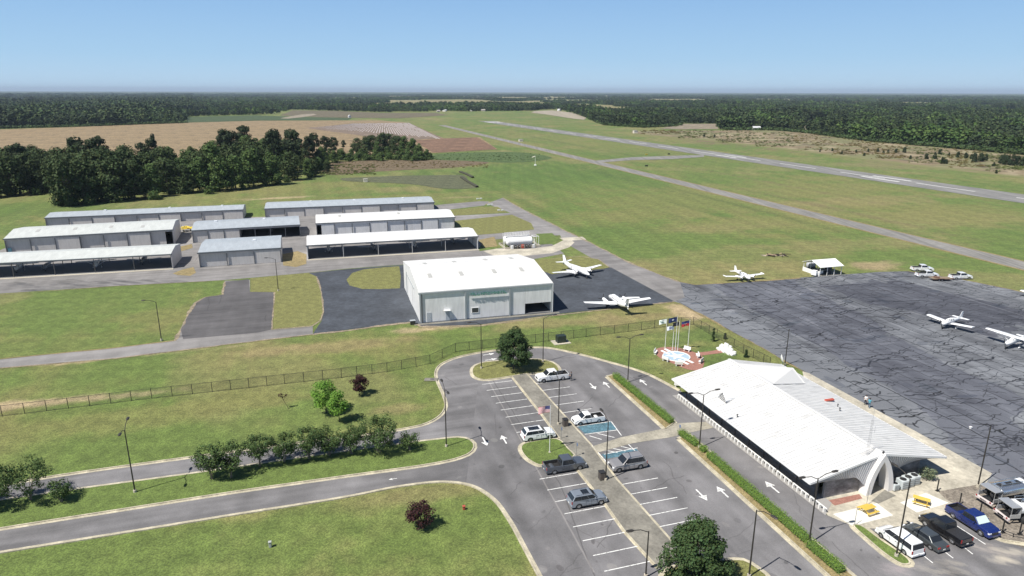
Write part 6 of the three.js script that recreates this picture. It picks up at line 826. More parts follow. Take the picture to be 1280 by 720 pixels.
// ---------------------------------------------------------------- chain link fence
{
  const fm = M('fence_steel', [.055, .05, .045], .6, { metalness: .4 });
  const wireTex = (() => { const s = 64, d = new Uint8Array(s * s * 4); for (let j = 0; j < s; j++) for (let i = 0; i < s; i++) { const a = (i + j) % 32, b = (i - j + 64) % 32, w = (a < 3 || b < 3) ? 255 : 0, o = (j * s + i) * 4; d[o] = d[o + 1] = d[o + 2] = w; d[o + 3] = 255; } const t = new THREE.DataTexture(d, s, s); t.wrapS = t.wrapT = THREE.RepeatWrapping; t.magFilter = THREE.LinearFilter; t.repeat.set(9, 9); t.needsUpdate = true; return t; })();
  const wire = new THREE.MeshStandardMaterial({ alphaMap: wireTex, transparent: true, alphaTest: .5, side: THREE.DoubleSide, roughness: .6, metalness: .4 }); wire.color.setRGB(.10, .095, .085); wire.name = 'chain_link_wire';
  function fence(pts, label, sp = 3.05, h = 1.85) {
    const t = thing('chain_link_fence', label, 'fence'), l = GP(pts); let acc = [], carry = 0; for (let i = 0; i < l.length - 1; i++) { const n = Math.max(1, Math.round(Math.hypot(l[i + 1][0] - l[i][0], l[i + 1][1] - l[i][1]) / sp)); for (let k = 0; k < n; k++) acc.push([l[i][0] + (l[i + 1][0] - l[i][0]) * k / n, l[i][1] + (l[i + 1][1] - l[i][1]) * k / n]); } acc.push(l[l.length - 1]);
    acc.forEach((p, i) => { mesh('post', bar([p[0], 0, p[1]], [p[0], h + .06, p[1]], .05, .05, 6), fm, t); if (i) { const q = acc[i - 1]; mesh('top_rail', bar([q[0], h, q[1]], [p[0], h, p[1]], .03, .03, 5), fm, t); const d = Math.hypot(p[0] - q[0], p[1] - q[1]), g = new THREE.PlaneGeometry(d, h - .1); const uv = g.attributes.uv; for (let k = 0; k < 4; k++) uv.setXY(k, uv.getX(k) * d / .9 * .5, uv.getY(k) * (h - .1) / .9 * .5); g.rotateY(-Math.atan2(p[1] - q[1], p[0] - q[0])); g.translate((p[0] + q[0]) / 2, h / 2 + .03, (p[1] + q[1]) / 2); mesh('wire_mesh', g, wire, t); mesh('bottom_rail', bar([q[0], .08, q[1]], [p[0], .08, p[1]], .018, .018, 4), fm, t); } });
  }
  fence([[-45, 526], [3, 520.5], [190, 498.3], [265.5, 490], [356, 480], [427, 472.3], [484, 465], [537.6, 455], [553, 447.5], [569.5, 440], [620, 434], [732.5, 421.3]], 'long chain link fence across the lawns to the utility box');
  fence([[732.5, 421], [785, 414.8], [818, 410.3], [851, 406.8], [866.5, 406], [886, 417], [906, 428], [929, 441.5], [954, 454], [962, 458]], 'chain link fence curving round the memorial lawn');
}
// ---------------------------------------------------------------- memorial, flags, benches
const flagTexture = (w, h, draw) => { const cv = document.createElement('canvas'); cv.width = w; cv.height = h; draw(cv.getContext('2d'), w, h); const t = new THREE.CanvasTexture(cv); t.colorSpace = THREE.SRGBColorSpace; return t; };
function flagpole(base, H, fw, fh, label, draw, fy = 0, wave = 1) {
  const t = thing('flagpole', label, 'flagpole', at3(...base), Math.PI + AL * .2); mesh('pole', bar([0, 0, 0], [0, H, 0], .06, .035, 8), M('white_pole', [.75, .75, .74], .4), t); mesh('finial', new THREE.SphereGeometry(.08, 8, 6).translate(0, H + .05, 0), VM.chrome, t); mesh('base', cy(.22, .18, .15, 0, .07, 0, 12), concMat, t);
  fw *= .86; fh *= .84; const g = new THREE.PlaneGeometry(fw, fh, 16, 6), p = g.attributes.position; for (let i = 0; i < p.count; i++) { const q = p.getX(i) / fw + .5; p.setXYZ(i, p.getX(i) + fw / 2 + .07, p.getY(i) + H - fh / 2 - .15 - fy - q * q * fh * .3, Math.sin(q * 7 * wave + p.getY(i)) * .14 * q * fw * .6); } g.computeVertexNormals();
  const f = new THREE.MeshStandardMaterial({ map: flagTexture(96, 64, draw), side: THREE.DoubleSide, roughness: .9 }); f.name = 'flag_cloth_' + base[0]; mesh('flag', g, f, t);
}
const fill = (c, col, ...r) => { c.fillStyle = col; c.fillRect(...r); };
flagpole([687, 566], 7.6, 1.9, 1.2, 'flagpole with a United States flag on the small car park island', (c, w, h) => { for (let i = 0; i < 13; i++) fill(c, i % 2 ? '#eee' : '#b22234', 0, i * h / 13, w, h / 13 + 1); fill(c, '#2b2f6b', 0, 0, w * .42, h * 7 / 13); c.fillStyle = '#fff'; for (let j = 0; j < 5; j++) for (let i = 0; i < 6; i++) c.fillRect(3 + i * 6.4, 3 + j * 6.5, 2, 2); });
flagpole([831.3, 434.7], 6.3, 1.7, 1.1, 'memorial flagpole with a white and green flag', (c, w, h) => { fill(c, '#e8efe9', 0, 0, w, h); c.fillStyle = '#6d8f86'; c.beginPath(); c.moveTo(20, h - 8); c.lineTo(w - 10, 14); c.lineTo(w - 10, 30); c.lineTo(40, h - 4); c.fill(); });
flagpole([840.5, 437.8], 5.4, 1.5, 1.0, 'shorter memorial flagpole with a pale flag bearing a blue device', (c, w, h) => { fill(c, '#dfe3ea', 0, 0, w, h); c.fillStyle = '#4a5f92'; c.beginPath(); c.ellipse(w * .5, h * .5, 26, 12, -.4, 0, 7); c.fill(); fill(c, '#dfe3ea', w * .4, h * .42, 20, 6); });
flagpole([843.8, 439.2], 7.4, 1.9, 1.2, 'tallest memorial flagpole with a navy flag and white emblem', (c, w, h) => { fill(c, '#1b2a55', 0, 0, w, h); c.fillStyle = '#dfe6f2'; c.beginPath(); c.ellipse(w * .5, h * .5, 13, 12, 0, 0, 7); c.fill(); });
flagpole([846.8, 439.2], 6.4, 1.4, .95, 'memorial flagpole with a very dark flag', (c, w, h) => { fill(c, '#14161f', 0, 0, w, h); fill(c, '#4b4f66', w * .4, h * .35, 22, 18); });
flagpole([859.5, 438], 6.5, 1.8, 1.3, 'memorial flagpole with a blue and red flag', (c, w, h) => { fill(c, '#2d3566', 0, 0, w, h * .5); fill(c, '#a83232', 0, h * .5, w, h * .5); c.fillStyle = '#c9c4c8'; c.fillRect(w * .3, h * .45, 40, 5); c.fillRect(w * .45, h * .7, 8, 10); });
tag(mesh('brick_terrace', flat(curvePx([[819.5, 437], [829, 434], [846, 434.5], [862, 438.5], [876, 444], [880, 455], [873, 463], [860, 462], [840, 454], [824, 447]], 40, true), .03), brickMat), 'round red brick terrace of the memorial', 'paving', null, 'structure');
tag(mesh('brick_path', flat(GP([[866, 441.5], [885, 439.5], [900, 437], [906, 435], [913, 438.5], [901, 441.5], [885, 443.5], [868, 446]]), .036), brickMat), 'narrow red brick path to the white memorial wall', 'paving', null, 'structure');
{ const c = G(845.5, 446), t = thing('memorial_emblem', 'pale blue round emblem with a white star set in the brick terrace', 'emblem', [c[0], 0, c[1]], AL - .5), wp = M('white_stone', [.76, .76, .74], .7);
  mesh('disc', cy(2.6, 2.6, .12, 0, .06, 0, 40), M('pale_blue_tile', [.36, .47, .56], .6), t); const s = new THREE.Shape(); for (let i = 0; i < 10; i++) { const r = i % 2 ? .7 : 2.2, a = i / 10 * 6.283 + .3; i ? s.lineTo(Math.cos(a) * r, Math.sin(a) * r) : s.moveTo(Math.cos(a) * r, Math.sin(a) * r); } const g = new THREE.ExtrudeGeometry(s, { depth: .06, bevelEnabled: false }); g.rotateX(-Math.PI / 2); g.translate(0, .12, 0); mesh('star', g, wp, t);
  for (const [x, z, l] of [[-3.0, -.7, 2.4], [-2.6, .5, 2.4], [2.8, -.5, 2.7], [2.9, .8, 2.7]]) { const b = mesh('band', rbx(l, .14, .5, x, .1, z, .03), wp, t); } mesh('ring', new THREE.TorusGeometry(2.6, .09, 6, 40).rotateX(Math.PI / 2).translate(0, .1, 0), wp, t); t.rotation.y = face(-20, -9.5, 845, 446) + Math.PI; }
const benchSpots = [[819.5, 442, 'on the west edge of the memorial terrace'], [832, 451.5, 'on the south west edge of the memorial terrace'], [848.5, 457.5, 'on the south edge of the memorial terrace'], [858.5, 439, 'at the foot of the blue and red flag'], [872, 446.5, 'on the east edge of the memorial terrace'], [876, 453.5, 'at the east edge of the memorial terrace near the terminal roof'], [848, 484, 'outside the terminal at the drive kerb']];
{ const c = G(845.5, 446); benchSpots.forEach(([u, v, w]) => { const g = G(u, v), t = thing('stone_bench', 'white stone bench ' + w, 'bench', [g[0], 0, g[1]], Math.atan2(g[0] - c[0], g[1] - c[1]), 'stone benches'); const m = M('white_stone'); mesh('seat', rbx(1.5, .14, .48, 0, .47, 0, .03), m, t); for (const s of [-1, 1]) mesh('leg', rbx(.16, .42, .4, s * .5, .21, 0, .02), m, t); mesh('backrest', rbx(1.5, .5, .1, 0, .75, .2, .03), m, t); }); }
{ const a = G(899, 435.5), b = G(919, 444.5), t = thing('memorial_wall', 'white stepped memorial wall of upright stone panels at the brick path', 'wall'); const n = 7, dir = [(b[0] - a[0]) / n, (b[1] - a[1]) / n], ry = Math.atan2(-dir[1], dir[0]); const m = M('white_stone'); for (let i = 0; i < n; i++) { const h = [.8, 1.25, 1.65, 1.75, 1.5, 1.15, .75][i], w = Math.hypot(...dir) * 1.04; const g = rbx(w, h, .3, 0, h / 2, 0, .03); const o = mesh('panel', g, m, t); o.position.set(a[0] + dir[0] * (i + .5), .02, a[1] + dir[1] * (i + .5)); o.rotation.y = ry; o.translateZ((i % 2 ? .12 : -.12)); const st = mesh('step', rbx(w, .35, .9, 0, .17, 0, .03), m, t); st.position.copy(o.position); st.rotation.y = ry; st.translateZ(.5); } }
// ---------------------------------------------------------------- terminal forecourt
const yel = M('yellow_paint', [.62, .44, .08], .6);
function picnic(u, v, label, turn) { const t = thing('picnic_table', label, 'table', at3(u, v), turn, 'yellow picnic tables'); for (let i = 0; i < 5; i++) mesh('table_plank', rbx(1.9, .05, .15, 0, .76, -.33 + i * .165, .015), yel, t); for (const s of [-1, 1]) { for (let i = 0; i < 2; i++) mesh('bench_plank', rbx(1.9, .05, .13, 0, .45, s * (.72 + i * .145), .015), yel, t); const f = mesh('leg_frame', [bar([s * .65, 0, .75], [s * .65, .74, .2], .045), bar([s * .65, 0, -.75], [s * .65, .74, -.2], .045), bar([s * .65, .42, -.85], [s * .65, .42, .85], .045)], yel, t); } return t; }
picnic(1084.5, 640.5, 'yellow picnic table with an umbrella pole on the left new slab', AL + .1);
picnic(1151, 629.5, 'yellow picnic table on the right new slab beside the air conditioners', AL - .9);
[[1117.5, 612, 'smallest'], [1127, 609.5, 'middle'], [1133.5, 606.5, 'tall'], [1141, 604, 'rearmost']].forEach(([u, v, w], i) => { const s = i ? 1 : .75, t = thing('air_conditioner', `${w} grey air conditioner unit beside the entrance arch`, 'air conditioner', at3(u, v), AL, 'air conditioners by the arch'); const m = M('galvanised_case', [.50, .54, .55], .5); mesh('case', rbx(1.15 * s, 1.2 * s, 1.15 * s, 0, .6 * s + .08, 0, .05), m, t); mesh('fan_grille', cy(.42 * s, .42 * s, .05, 0, 1.22 * s + .08, 0, 18), VM.trim, t); for (const k of [-1, 0, 1]) mesh('louver', bx(1.0 * s, .12, .03, 0, (.6 + k * .3) * s + .05, .585 * s), M('louver_grey', [.24, .26, .27], .6), t); mesh('pad', bx(1.3 * s, .1, 1.3 * s, 0, .09, 0), concOld, t); });
{ const t = tree({ name: 'garden_shrub', label: 'pale sprawling shrub at the shaded corner of the terminal', seed: 71, pos: at3(1158, 598.5), h: 2.1, base: .1, rad: 1.2, cr: .4, clumps: 24, n: 1100, s: .16, shape: round, r0: .05, mat: leafMat('silvery_leaf', [.15, .18, .11]), vary: .7 }); t.userData.category = 'shrub'; }
[[1171, 614, 'beside the right picnic slab'], [1199, 631.5, 'behind the blue pickup bed'], [1224, 645, 'beside the blue pickup cab'], [1252.5, 666, 'at the gravel yard kerb'], [1274, 668, 'at the gravel yard kerb beside the white fuel truck']].forEach(([u, v, w]) => { const t = thing('fence_stub', 'short black steel post ' + w, 'post', at3(u, v), AL); mesh('post', bar([0, 0, 0], [0, 1.75, 0], .08, .08, 8), M('black_post', [.02, .02, .02], .5), t); mesh('foot_plate', bx(.5, .06, .4, .1, .06, 0), M('black_post'), t); });
{ const t = thing('yard_fence_rail', 'low dark pipe rail around the gravel yard corner', 'rail'); const p = GP([[1250, 666], [1266, 672], [1300, 678]]); for (const y of [.5]) for (let i = 0; i < 2; i++) mesh('rail', bar([p[i][0], y, p[i][1]], [p[i + 1][0], y, p[i + 1][1]], .045), M('black_post'), t); for (const q of p) mesh('rail_post', bar([q[0], 0, q[1]], [q[0], .55, q[1]], .045), M('black_post'), t); }
kerb(curvePx([[1238, 668], [1252, 675], [1270, 678], [1300, 683], [1350, 690]], 24), 'kerb around the gravel yard corner', 1);
function signpost(u, v, H, label, plate) { const t = thing('sign_post', label, 'sign', at3(u, v), AL + Math.PI / 2); mesh('post', bar([0, 0, 0], [0, H, 0], .035, .035, 6), M('galv_post', [.35, .35, .35], .5, { metalness: .5 }), t); if (plate) { const pm = mesh('plate', rbx(.32, .46, .03, 0, H - .25, .04, .01), M('sign_blue', [.05, .16, .42], .5), t); mesh('border', [bx(.3, .02, .035, 0, H - .05, .043), bx(.3, .02, .035, 0, H - .46, .043)], M('sign_white', [.75, .75, .75], .5), pm); } return t; }
signpost(1068, 657, 2.5, 'thin sign post at the end of the grass strip', false); signpost(1083, 632, 3.2, 'slim pole rising from the left picnic table', false);
signpost(701.5, 549, 2.0, 'accessible parking sign beside the north bin', true); signpost(720.5, 571, 2.2, 'accessible parking sign at the nose of the slate grey pickup', true); signpost(849, 542, 1.5, 'small sign at the crosswalk beside the short hedge', true); signpost(1209, 578, 0.01, 'flat survey marker in the walk', false);
scene.remove(scene.children[scene.children.length - 1]);
[[706.5, 533, 'on the middle walk beside the small white pickup'], [752, 600, 'on the middle walk beside the silver beige SUV']].forEach(([u, v, w]) => { const t = thing('litter_bin', 'square dark litter bin ' + w, 'bin', at3(u, v), AL, 'litter bins'); t.position.y = .14; mesh('bin_body', rbx(.75, 1.05, .75, 0, .55, 0, .04), M('bin_brown', [.07, .06, .055], .8), t); mesh('lid', rbx(.82, .14, .82, 0, 1.12, 0, .04), VM.trim, t); for (const k of [-.24, 0, .24]) mesh('slat', bx(.16, .9, .03, k, .55, .385), M('bin_slat', [.12, .10, .085], .8), t); });
{ const t = thing('utility_box', 'dark green utility cabinet on a concrete pad beside the fence', 'utility box', at3(701, 428), AL); mesh('pad', bx(3.6, .14, 2.6, 0, .07, 0), concMat, t); mesh('cabinet', rbx(1.9, 1.5, 1.4, 0, .85, 0, .05), M('dark_green_steel', [.02, .03, .025], .5), t); mesh('door', rbx(.85, 1.2, .05, -.45, .85, .71, .02), M('dark_green_steel2', [.028, .04, .033], .5), t); mesh('door', rbx(.85, 1.2, .05, .45, .85, .71, .02), M('dark_green_steel2'), t); }
{ const t = thing('satellite_dish', 'white tilted satellite dish at the back corner of the terminal', 'dish', at3(977, 461), AL + 1); mesh('mast', bar([0, 0, 0], [0, 1.9, 0], .07), M('galv_post'), t); const d = new THREE.SphereGeometry(1.4, 20, 8, 0, 6.283, 0, .75); d.rotateX(-1.9); d.translate(0, 2.3, 1.0); mesh('reflector', d, M('dish_white', [.78, .78, .78], .5, { side: THREE.DoubleSide }), t); mesh('feed_arm', bar([0, 2.2, -.2], [0, 2.9, -1.2], .03), M('galv_post'), t); }
[[338, 684, 'small grey utility pedestal on the south lawn', [.38, .40, .38]], [580, 637, 'small red capped hydrant marker on the south lawn', [.40, .08, .05]], [1213, 536, 'white pad light at the apron edge', [.7, .7, .7]]].forEach(([u, v, l, c], i) => { const t = thing(['utility_pedestal', 'hydrant', 'apron_light'][i], l, ['pedestal', 'hydrant', 'light'][i], at3(u, v), AL); const s = i === 2 ? .4 : i === 1 ? .6 : .85; mesh('body', rbx(.3, .8 * s, .3, 0, .4 * s, 0, .06), M('ped' + i, c, .7), t); mesh('cap', rbx(.38, .12, .38, 0, .84 * s, 0, .05), M('ped' + i), t); });
{ const t = thing('storm_drain', 'concrete storm drain inlet on the kerb beside the lawn', 'drain', at3(539, 475), AL - .3); mesh('inlet_slab', rbx(2.4, .16, 1.2, 0, .1, 0, .04), concOld, t); mesh('grate', bx(.7, .03, .5, .2, .19, 0), HM.steel, t); }
// ---------------------------------------------------------------- fuel tank, pole shed, odds and ends on the airfield
{ const t = thing('fuel_tank', 'white horizontal fuel storage tank with railed catwalk on a concrete pad', 'fuel tank', at3(650, 309), AL); const w = M('tank_white', [.80, .80, .80], .4);
  for (const [z, r] of [[-.9, 1.35], [-4.0, 1.35]]) { mesh('tank', loft([[-4.6, 1.95, .6, .6, 2], [-4.4, 1.95, 1.1, 1.1, 2], [-4.0, 1.95, r, r, 2], [4.0, 1.95, r, r, 2], [4.4, 1.95, 1.1, 1.1, 2], [4.6, 1.95, .6, .6, 2]], 24).translate(0, 0, z), w, t); for (const x of [-3, -.9, 1.2, 3]) mesh('saddle', rbx(.3, 1.3, 1.9, x, .65, z, .04), w, t); }
  const cw = mesh('catwalk', [bx(8.6, .08, 1.1, -.2, 3.6, -2.5)], M('grating', [.45, .45, .45], .6), t); const rr = []; for (const z of [-1.95, -3.05]) for (const y of [4.1, 4.6]) rr.push(bar([-4.5, y, z], [4.1, y, z], .045)); for (let x = -4.5; x <= 4.2; x += .95) for (const z of [-1.95, -3.05]) rr.push(bar([x, 3.6, z], [x, 4.6, z], .045)); mesh('guard_rail', rr, w, cw);
  const ld = []; for (const x of [-5.3, -4.8]) ld.push(bar([x, 0, -1.6], [x, 4.7, -2.2], .06)); for (let y = .4; y < 4.5; y += .4) ld.push(bar([-5.3, y, -1.6 - y * .13], [-4.8, y, -1.6 - y * .13], .03)); mesh('ladder', ld, w, t);
  mesh('bund_wall', [bx(12.4, .55, .2, .6, .3, 1.3), bx(12.4, .55, .2, .6, .3, -6.2), bx(.2, .55, 7.3, -5.5, .3, -2.4), bx(.2, .55, 7.3, 6.7, .3, -2.4)], concMat, t);
  for (const [x, c, h] of [[-3.4, [.75, .75, .75], 1.2], [-2.2, [.04, .04, .04], 1.1], [-1.0, [.05, .04, .04], 1.2], [.3, [.40, .07, .04], 1.3], [1.6, [.04, .04, .045], 1.2], [2.7, [.05, .05, .05], 1.0], [4.2, [.7, .7, .7], 1.2]]) { const m = mesh('pump_cabinet', rbx(.8, h, .6, x, h / 2 + .05, 2.0, .05), M('pump_' + x, c, .5), t); mesh('gauge', cy(.12, .12, .05, x, h * .75, 2.32, 10, 'z'), M('sign_white', [.75, .75, .75], .5), m); }
  const pf = []; for (const x of [4.9, 6.6]) for (const z of [-2.5, 0]) pf.push(bar([x, 0, z], [x, 3.3, z], .07)); pf.push(bar([4.9, 3.3, -2.5], [6.6, 3.3, -2.5], .06), bar([4.9, 3.3, 0], [6.6, 3.3, 0], .06), bar([4.9, 3.3, 0], [4.9, 3.3, -2.5], .06), bar([6.6, 3.3, 0], [6.6, 3.3, -2.5], .06)); mesh('pipe_frame', pf, w, t); mesh('pipework', [bar([-4, .8, 1], [5, .8, 1], .07), bar([5, .8, 1], [5, 2.6, 0], .06), bar([4.4, 3.2, -1], [6, 3.2, -1], .06)], w, t); }
{ const A = at3(1038, 344.5), t = thing('pole_shed', 'small open pole shed with white gable roof at the apron edge', 'shed', A, AL - .02); const L = 7.4, D = 7, he = 2.7, hr = 3.9, wm = M('shed_white', [.80, .80, .78], .5); const g = gableRoof(L, D, he, hr, .3, .1); g.forEach(q => q.translate(-L / 2, 0, 0)); mesh('roof', g, wm, t); for (let i = 0; i < 4; i++) for (const z of [-.1, -D + .1]) mesh('post', bx(.12, he, .12, -L / 2 + .1 + i * (L - .2) / 3, he / 2, z), wm, t); mesh('crossbeam', [bx(L, .16, .12, 0, he - .1, -.1), bx(L, .16, .12, 0, he - .1, -D + .1)], wm, t); mesh('floor_slab', bx(L, .06, D, 0, .05, -D / 2), concOld, t); const dk = M('tool_dark', [.04, .045, .05], .6); mesh('stored_machine', [rbx(2, 1.2, 1.4, -1, .7, -2.5, .1), rbx(1.6, 1.6, 1.2, 1.6, .85, -3, .1), rbx(1, .8, .8, .3, .45, -1.4, .08)], dk, t); mesh('half_wall', bx(.1, 1.2, D, -L / 2 - .1, .6, -D / 2), wm, t); }
{ const t = thing('ground_power_cart', 'white tow cart with low box body beside the pole shed', 'cart', at3(1021, 344), AL + .4); mesh('body', rbx(4.2, .9, 1.5, 0, .75, 0, .1), M('shed_white'), t); mesh('hood', rbx(1.0, .6, 1.3, -1.5, 1.4, 0, .1), M('shed_white'), t); for (const x of [-1.3, 1.3]) for (const s of [-1, 1]) carWheel(t, x, s * .7, .3, .18); mesh('seat', rbx(.6, .5, .9, .4, 1.35, 0, .08), VM.trim, t); }
{ const t = thing('water_tank', 'grey plastic tank on a trailer behind the pole shed', 'tank', at3(1013, 336), AL); mesh('tank', loft([[-1.3, 1.2, .5, .5], [-1.1, 1.2, .8, .8], [1.1, 1.2, .8, .8], [1.3, 1.2, .5, .5]], 16), M('tank_grey', [.42, .43, .46], .4), t); mesh('frame', [bx(3, .12, 1.2, 0, .42, 0)], HM.steel, t); for (const s of [-1, 1]) carWheel(t, 0, s * .75, .3, .18); }
{ const t = thing('scrap_pile', 'low pile of dark broken branches on the airfield grass', 'debris', at3(967, 319.5)), r = rng(8); for (let i = 0; i < 22; i++) { const x = (r() - .5) * 6.5, z = (r() - .5) * 2, l = 1 + r() * 1.6, a = r() * 3; mesh('branch', bar([x, .15 + r() * .5, z], [x + Math.cos(a) * l, .2 + r() * .5, z + Math.sin(a) * l], .1 + r() * .14, .08, 5), i % 4 ? M('charred_wood', [.035, .025, .02], .95) : M('bleached_wood', [.38, .28, .18], .95), t); } mesh('ash_bed', flat([[-4, -.9], [3.8, -1], [4.2, .8], [-3.6, 1.1]], .05), field('pale_dirt'), t); }
{ const t = thing('windsock', 'white windsock pole standing in the airfield grass', 'windsock', at3(669, 207), 0); mesh('pole', bar([0, 0, 0], [0, 6.5, 0], .14, .1), M('white_pole', [.75, .75, .74], .4), t); mesh('sock', loft([[0, 6.4, .35, .35], [-1.2, 6.1, .28, .28], [-2.4, 5.6, .18, .18]], 10), M('sock_cloth', [.72, .66, .6], .9), t); mesh('base', rbx(1.6, .8, 1.6, 0, .4, 0, .08), M('white_stone'), t); }
[[794, 166.5, 'pale equipment shelter beside the far end of the runway', 5, 3.4], [651, 177, 'pale equipment shed beside the taxiway', 4, 2.2], [457, 227.5, 'small white inlet box in the weedy basin', 2.2, 1.6]].forEach(([u, v, l, w, h]) => { const t = thing('equipment_shelter', l, 'shelter', at3(u, v), AL); mesh('walls', rbx(w, h, w * .8, 0, h / 2, 0, .06), M('shelter_pale', [.62, .58, .5], .8), t); mesh('roof', rbx(w * 1.1, .25, w * .92, 0, h + .1, 0, .05), M('shelter_roof', [.5, .47, .42], .8), t); });
[[597, 249.5, 'by the bare patch behind the hangars'], [601, 249.3, 'beside the bare patch behind the hangars'], [611, 257, 'on the narrow grass plot, far pair'], [614.5, 256.8, 'on the narrow grass plot, far pair'], [623.5, 263.8, 'on the narrow grass plot, near pair'], [627.8, 263.8, 'on the narrow grass plot, near pair']].forEach(([u, v, w]) => { const t = thing('taxi_marker', 'small white taxi marker ' + w, 'marker', at3(u, v), AL, 'white taxi markers'); mesh('panel', rbx(1.2, .6, .25, 0, .45, 0, .05), M('white_stone'), t); mesh('leg', [bx(.1, .2, .1, -.4, .1, 0), bx(.1, .2, .1, .4, .1, 0)], HM.steel, t); });
[[836, 193.5, 'beside the connector taxiway'], [808, 194, 'before the connector taxiway'], [808, 208.5, 'in the grass between taxiway and runway']].forEach(([u, v, w], i) => { const t = thing('taxiway_sign', 'low airfield sign ' + w, 'sign', at3(u, v), AL); mesh('panel', rbx(2.2, .9, .2, 0, .75, 0, .04), i === 1 ? M('sign_yellow', [.5, .38, .06], .6) : M('black_post'), t); mesh('leg', [bx(.1, .4, .1, -.8, .2, 0), bx(.1, .4, .1, .8, .2, 0)], HM.steel, t); });
// houses and sheds among the far trees
[[548, 140, 6, 'pale'], [556, 139.2, 9, 'white'], [590, 138.8, 8, 'white'], [604, 139, 7, 'pale'], [662, 137.4, 10, 'white'], [699, 138.5, 7, 'white'], [945, 162.5, 7, 'white'], [965, 161.5, 8, 'pale'], [437, 147, 5, 'white']].forEach(([u, v, w, c], i) => { const t = thing('farm_house', ['pale shed before the far treeline left of the white house', 'white house before the far treeline', 'white shed beside the far runway end', 'pale shed beside the far runway end', 'long white barn at the head of the sand clearing', 'white house behind the sand clearing', 'white farm house at the wood edge by the scrub', 'pale barn at the wood edge by the scrub', 'white shed on the stubble field'][i], 'house', at3(u, v), AL + i); const cm = c === 'white' ? M('far_white', [.72, .72, .72], .7) : M('far_pale', [.5, .46, .42], .8); mesh('walls', bx(w * 1.4, 3.2, w * .9, 0, 1.6, 0), cm, t); const g = gableRoof(w * 1.4, w * .9, 3.2, 5, .4, .15); g.forEach(q => q.translate(-w * .7, 0, w * .45)); mesh('roof', g, c === 'white' ? M('far_roof', [.55, .55, .57], .6) : M('far_roof2', [.35, .32, .3], .7), t); mesh('door', bx(1, 2.1, .1, 0, 1.05, w * .45 + .05), M('far_door', [.15, .12, .1], .7), t); });
console.log('site');
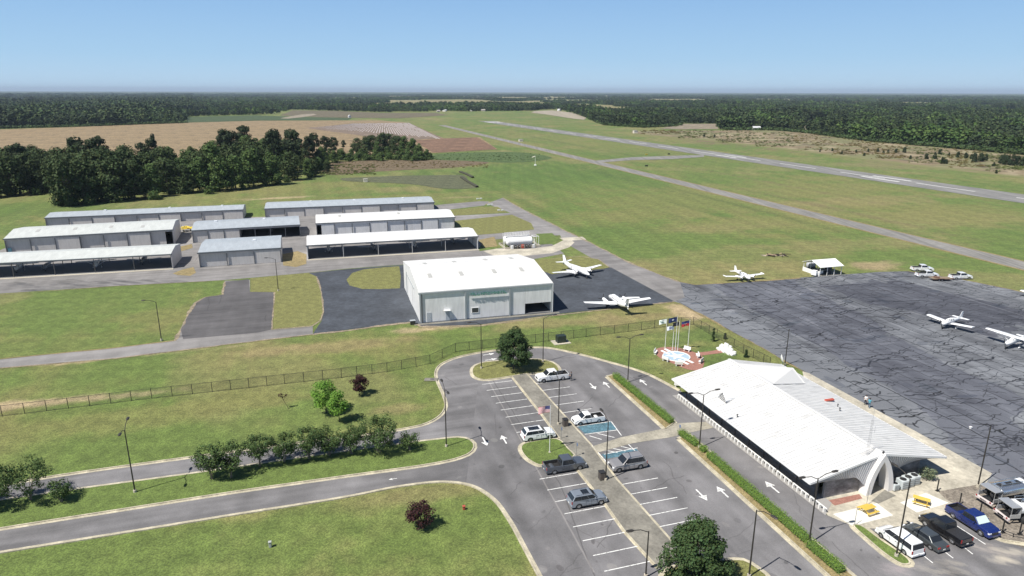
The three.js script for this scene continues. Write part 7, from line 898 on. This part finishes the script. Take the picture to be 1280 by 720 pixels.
// ---------------------------------------------------------------- people
function person(label, u, v, turn, o) {
  const j = { hip: [0, .95, 0], chest: [0, 1.32, .02], neck: [0, 1.5, .02], head: [0, 1.64, .04], ...o.j };
  const J = o.pose, bones = [];
  const B = (a, b, ra, rb) => bones.push([a, b, ra, rb]);
  B(j.hip, j.chest, .145, .165); B(j.chest, [0, 1.46, .01], .16, .09); B([-.13, 1.42, 0], [.13, 1.42, 0], .085, .085); B(j.neck, [0, 1.58, .03], .055, .055); B([0, 1.62, .03], [0, 1.70, .04], .085, .092); B([0, 1.60, .1], [0, 1.63, .12], .03, .02);
  for (const s of [-1, 1]) { const L = J[s > 0 ? 'l' : 'r']; B([s * .09, .93, 0], [s * .1, .5, L.k], .095, .062); B([s * .1, .5, L.k], [s * .11, .09, L.f], .062, .042); B([s * .11, .05, L.f], [s * .12, .045, L.f + .16], .045, .035); B([s * .18, 1.42, 0], L.e, .06, .048); B(L.e, L.h, .045, .033); const d = [L.h[0] - L.e[0], L.h[1] - L.e[1], L.h[2] - L.e[2]], dl = Math.hypot(...d); B(L.h, [L.h[0] + d[0] / dl * .09, L.h[1] + d[1] / dl * .09, L.h[2] + d[2] / dl * .09], .036, .03); for (let f = 0; f < 4; f++) { const q = [L.h[0] + d[0] / dl * .09 + (f - 1.5) * .018, L.h[1] + d[1] / dl * .09, L.h[2] + d[2] / dl * .09]; B(q, [q[0] + d[0] / dl * (.07 + .01 * (f % 3)), q[1] + d[1] / dl * .08, q[2] + d[2] / dl * .07 + .02], .011, .009); } B([L.h[0] - s * .02, L.h[1], L.h[2] + .02], [L.h[0] - s * .04, L.h[1] - .05, L.h[2] + .07], .012, .01); }
  const N = 88, mc = new MarchingCubes(N, new THREE.MeshStandardMaterial(), false, false, 200000); mc.isolation = 0; const half = .98, cyy = .93;
  const sd = (p, b) => { const [a, c, ra, rb] = b, bx_ = c[0] - a[0], by = c[1] - a[1], bz = c[2] - a[2], px = p[0] - a[0], py = p[1] - a[1], pz = p[2] - a[2], t = clamp((px * bx_ + py * by + pz * bz) / (bx_ * bx_ + by * by + bz * bz + 1e-9)); return Math.hypot(px - bx_ * t, py - by * t, pz - bz * t) - (ra + (rb - ra) * t); };
  for (let z = 0; z < N; z++) for (let y = 0; y < N; y++) for (let x = 0; x < N; x++) { const p = [((x - N / 2) / (N / 2)) * half, ((y - N / 2) / (N / 2)) * half + cyy, ((z - N / 2) / (N / 2)) * half]; let d = 9; if (Math.abs(p[0]) < .7 && Math.abs(p[2]) < .7) for (const b of bones) { const e = sd(p, b), k = .035, h = clamp(.5 + .5 * (d - e) / k); d = d + (e - d) * h - k * h * (1 - h); } mc.field[x + y * N + z * N * N] = -d; }
  mc.update(); const n = mc.count, g = new THREE.BufferGeometry(), ps = mc.positionArray.slice(0, n * 3), cl = new Float32Array(n * 3), hd = o.hair;
  for (let i = 0; i < n; i++) { const x = ps[i * 3] * half, y = ps[i * 3 + 1] * half + cyy, z = ps[i * 3 + 2] * half; ps[i * 3] = x; ps[i * 3 + 1] = y; ps[i * 3 + 2] = z; const arm = Math.abs(x) > .2 && y < 1.3 && y > .6; let c = y < .08 ? o.shoe : arm && y < 1.2 ? (y < .93 && Math.abs(x) < .2 ? o.leg : [.38, .22, .15]) : y < .96 ? o.leg : y < 1.5 ? o.shirt : (y > 1.70 || z < .0) ? hd : [.38, .22, .15]; cl.set(c, i * 3); }
  g.setAttribute('position', new THREE.BufferAttribute(ps, 3)); g.setAttribute('normal', new THREE.BufferAttribute(mc.normalArray.slice(0, n * 3), 3)); g.setAttribute('color', new THREE.BufferAttribute(cl, 3));
  const t = thing('person', label, 'person', at3(u, v), turn); mesh('body', g, M('person_cloth', [1, 1, 1], .85, { vertexColors: true }), t); const cap = new THREE.SphereGeometry(.105, 14, 8, 0, 6.283, 0, 1.5); cap.scale(1, 1.05, 1.12); cap.translate(0, 1.69, .03); mesh('hair', cap, M('hair_' + label.length, o.hair, .9), t); return t;
}
const walkL = { k: .12, f: .2, e: [.26, 1.14, -.1], h: [.27, .92, .02] }, walkR = { k: .05, f: -.2, e: [-.26, 1.14, .1], h: [-.25, .95, .28] };
person('person in light blue shirt standing on the apron beside the terminal', 1086, 510, 2.4, { pose: { l: walkL, r: walkR }, shirt: [.10, .34, .44], leg: [.10, .15, .22], shoe: [.03, .03, .03], hair: [.03, .02, .015] });
person('person in white shirt and dark cap standing on the terminal walk', 1081.5, 506, -.7, { pose: { l: { k: .03, f: 0, e: [.27, 1.15, 0], h: [.22, 1.0, .22] }, r: { k: .02, f: .02, e: [-.27, 1.15, 0], h: [-.2, 1.02, .22] } }, shirt: [.72, .72, .72], leg: [.03, .03, .04], shoe: [.02, .02, .02], hair: [.015, .012, .01] });
person('person in grey clothes standing behind the loaded white pickup', 714, 476, -1.9, { pose: { l: { k: .03, f: 0, e: [.27, 1.15, .05], h: [.2, 1.08, .28] }, r: { k: .03, f: .04, e: [-.27, 1.15, .05], h: [-.2, 1.1, .28] } }, shirt: [.12, .13, .14], leg: [.15, .15, .15], shoe: [.03, .03, .03], hair: [.02, .015, .012] });
console.log('people', scene.children.length);
scene.fog = new THREE.FogExp2(new THREE.Color(.60, .74, .92), 5e-5);
renderer.render(scene, camera);
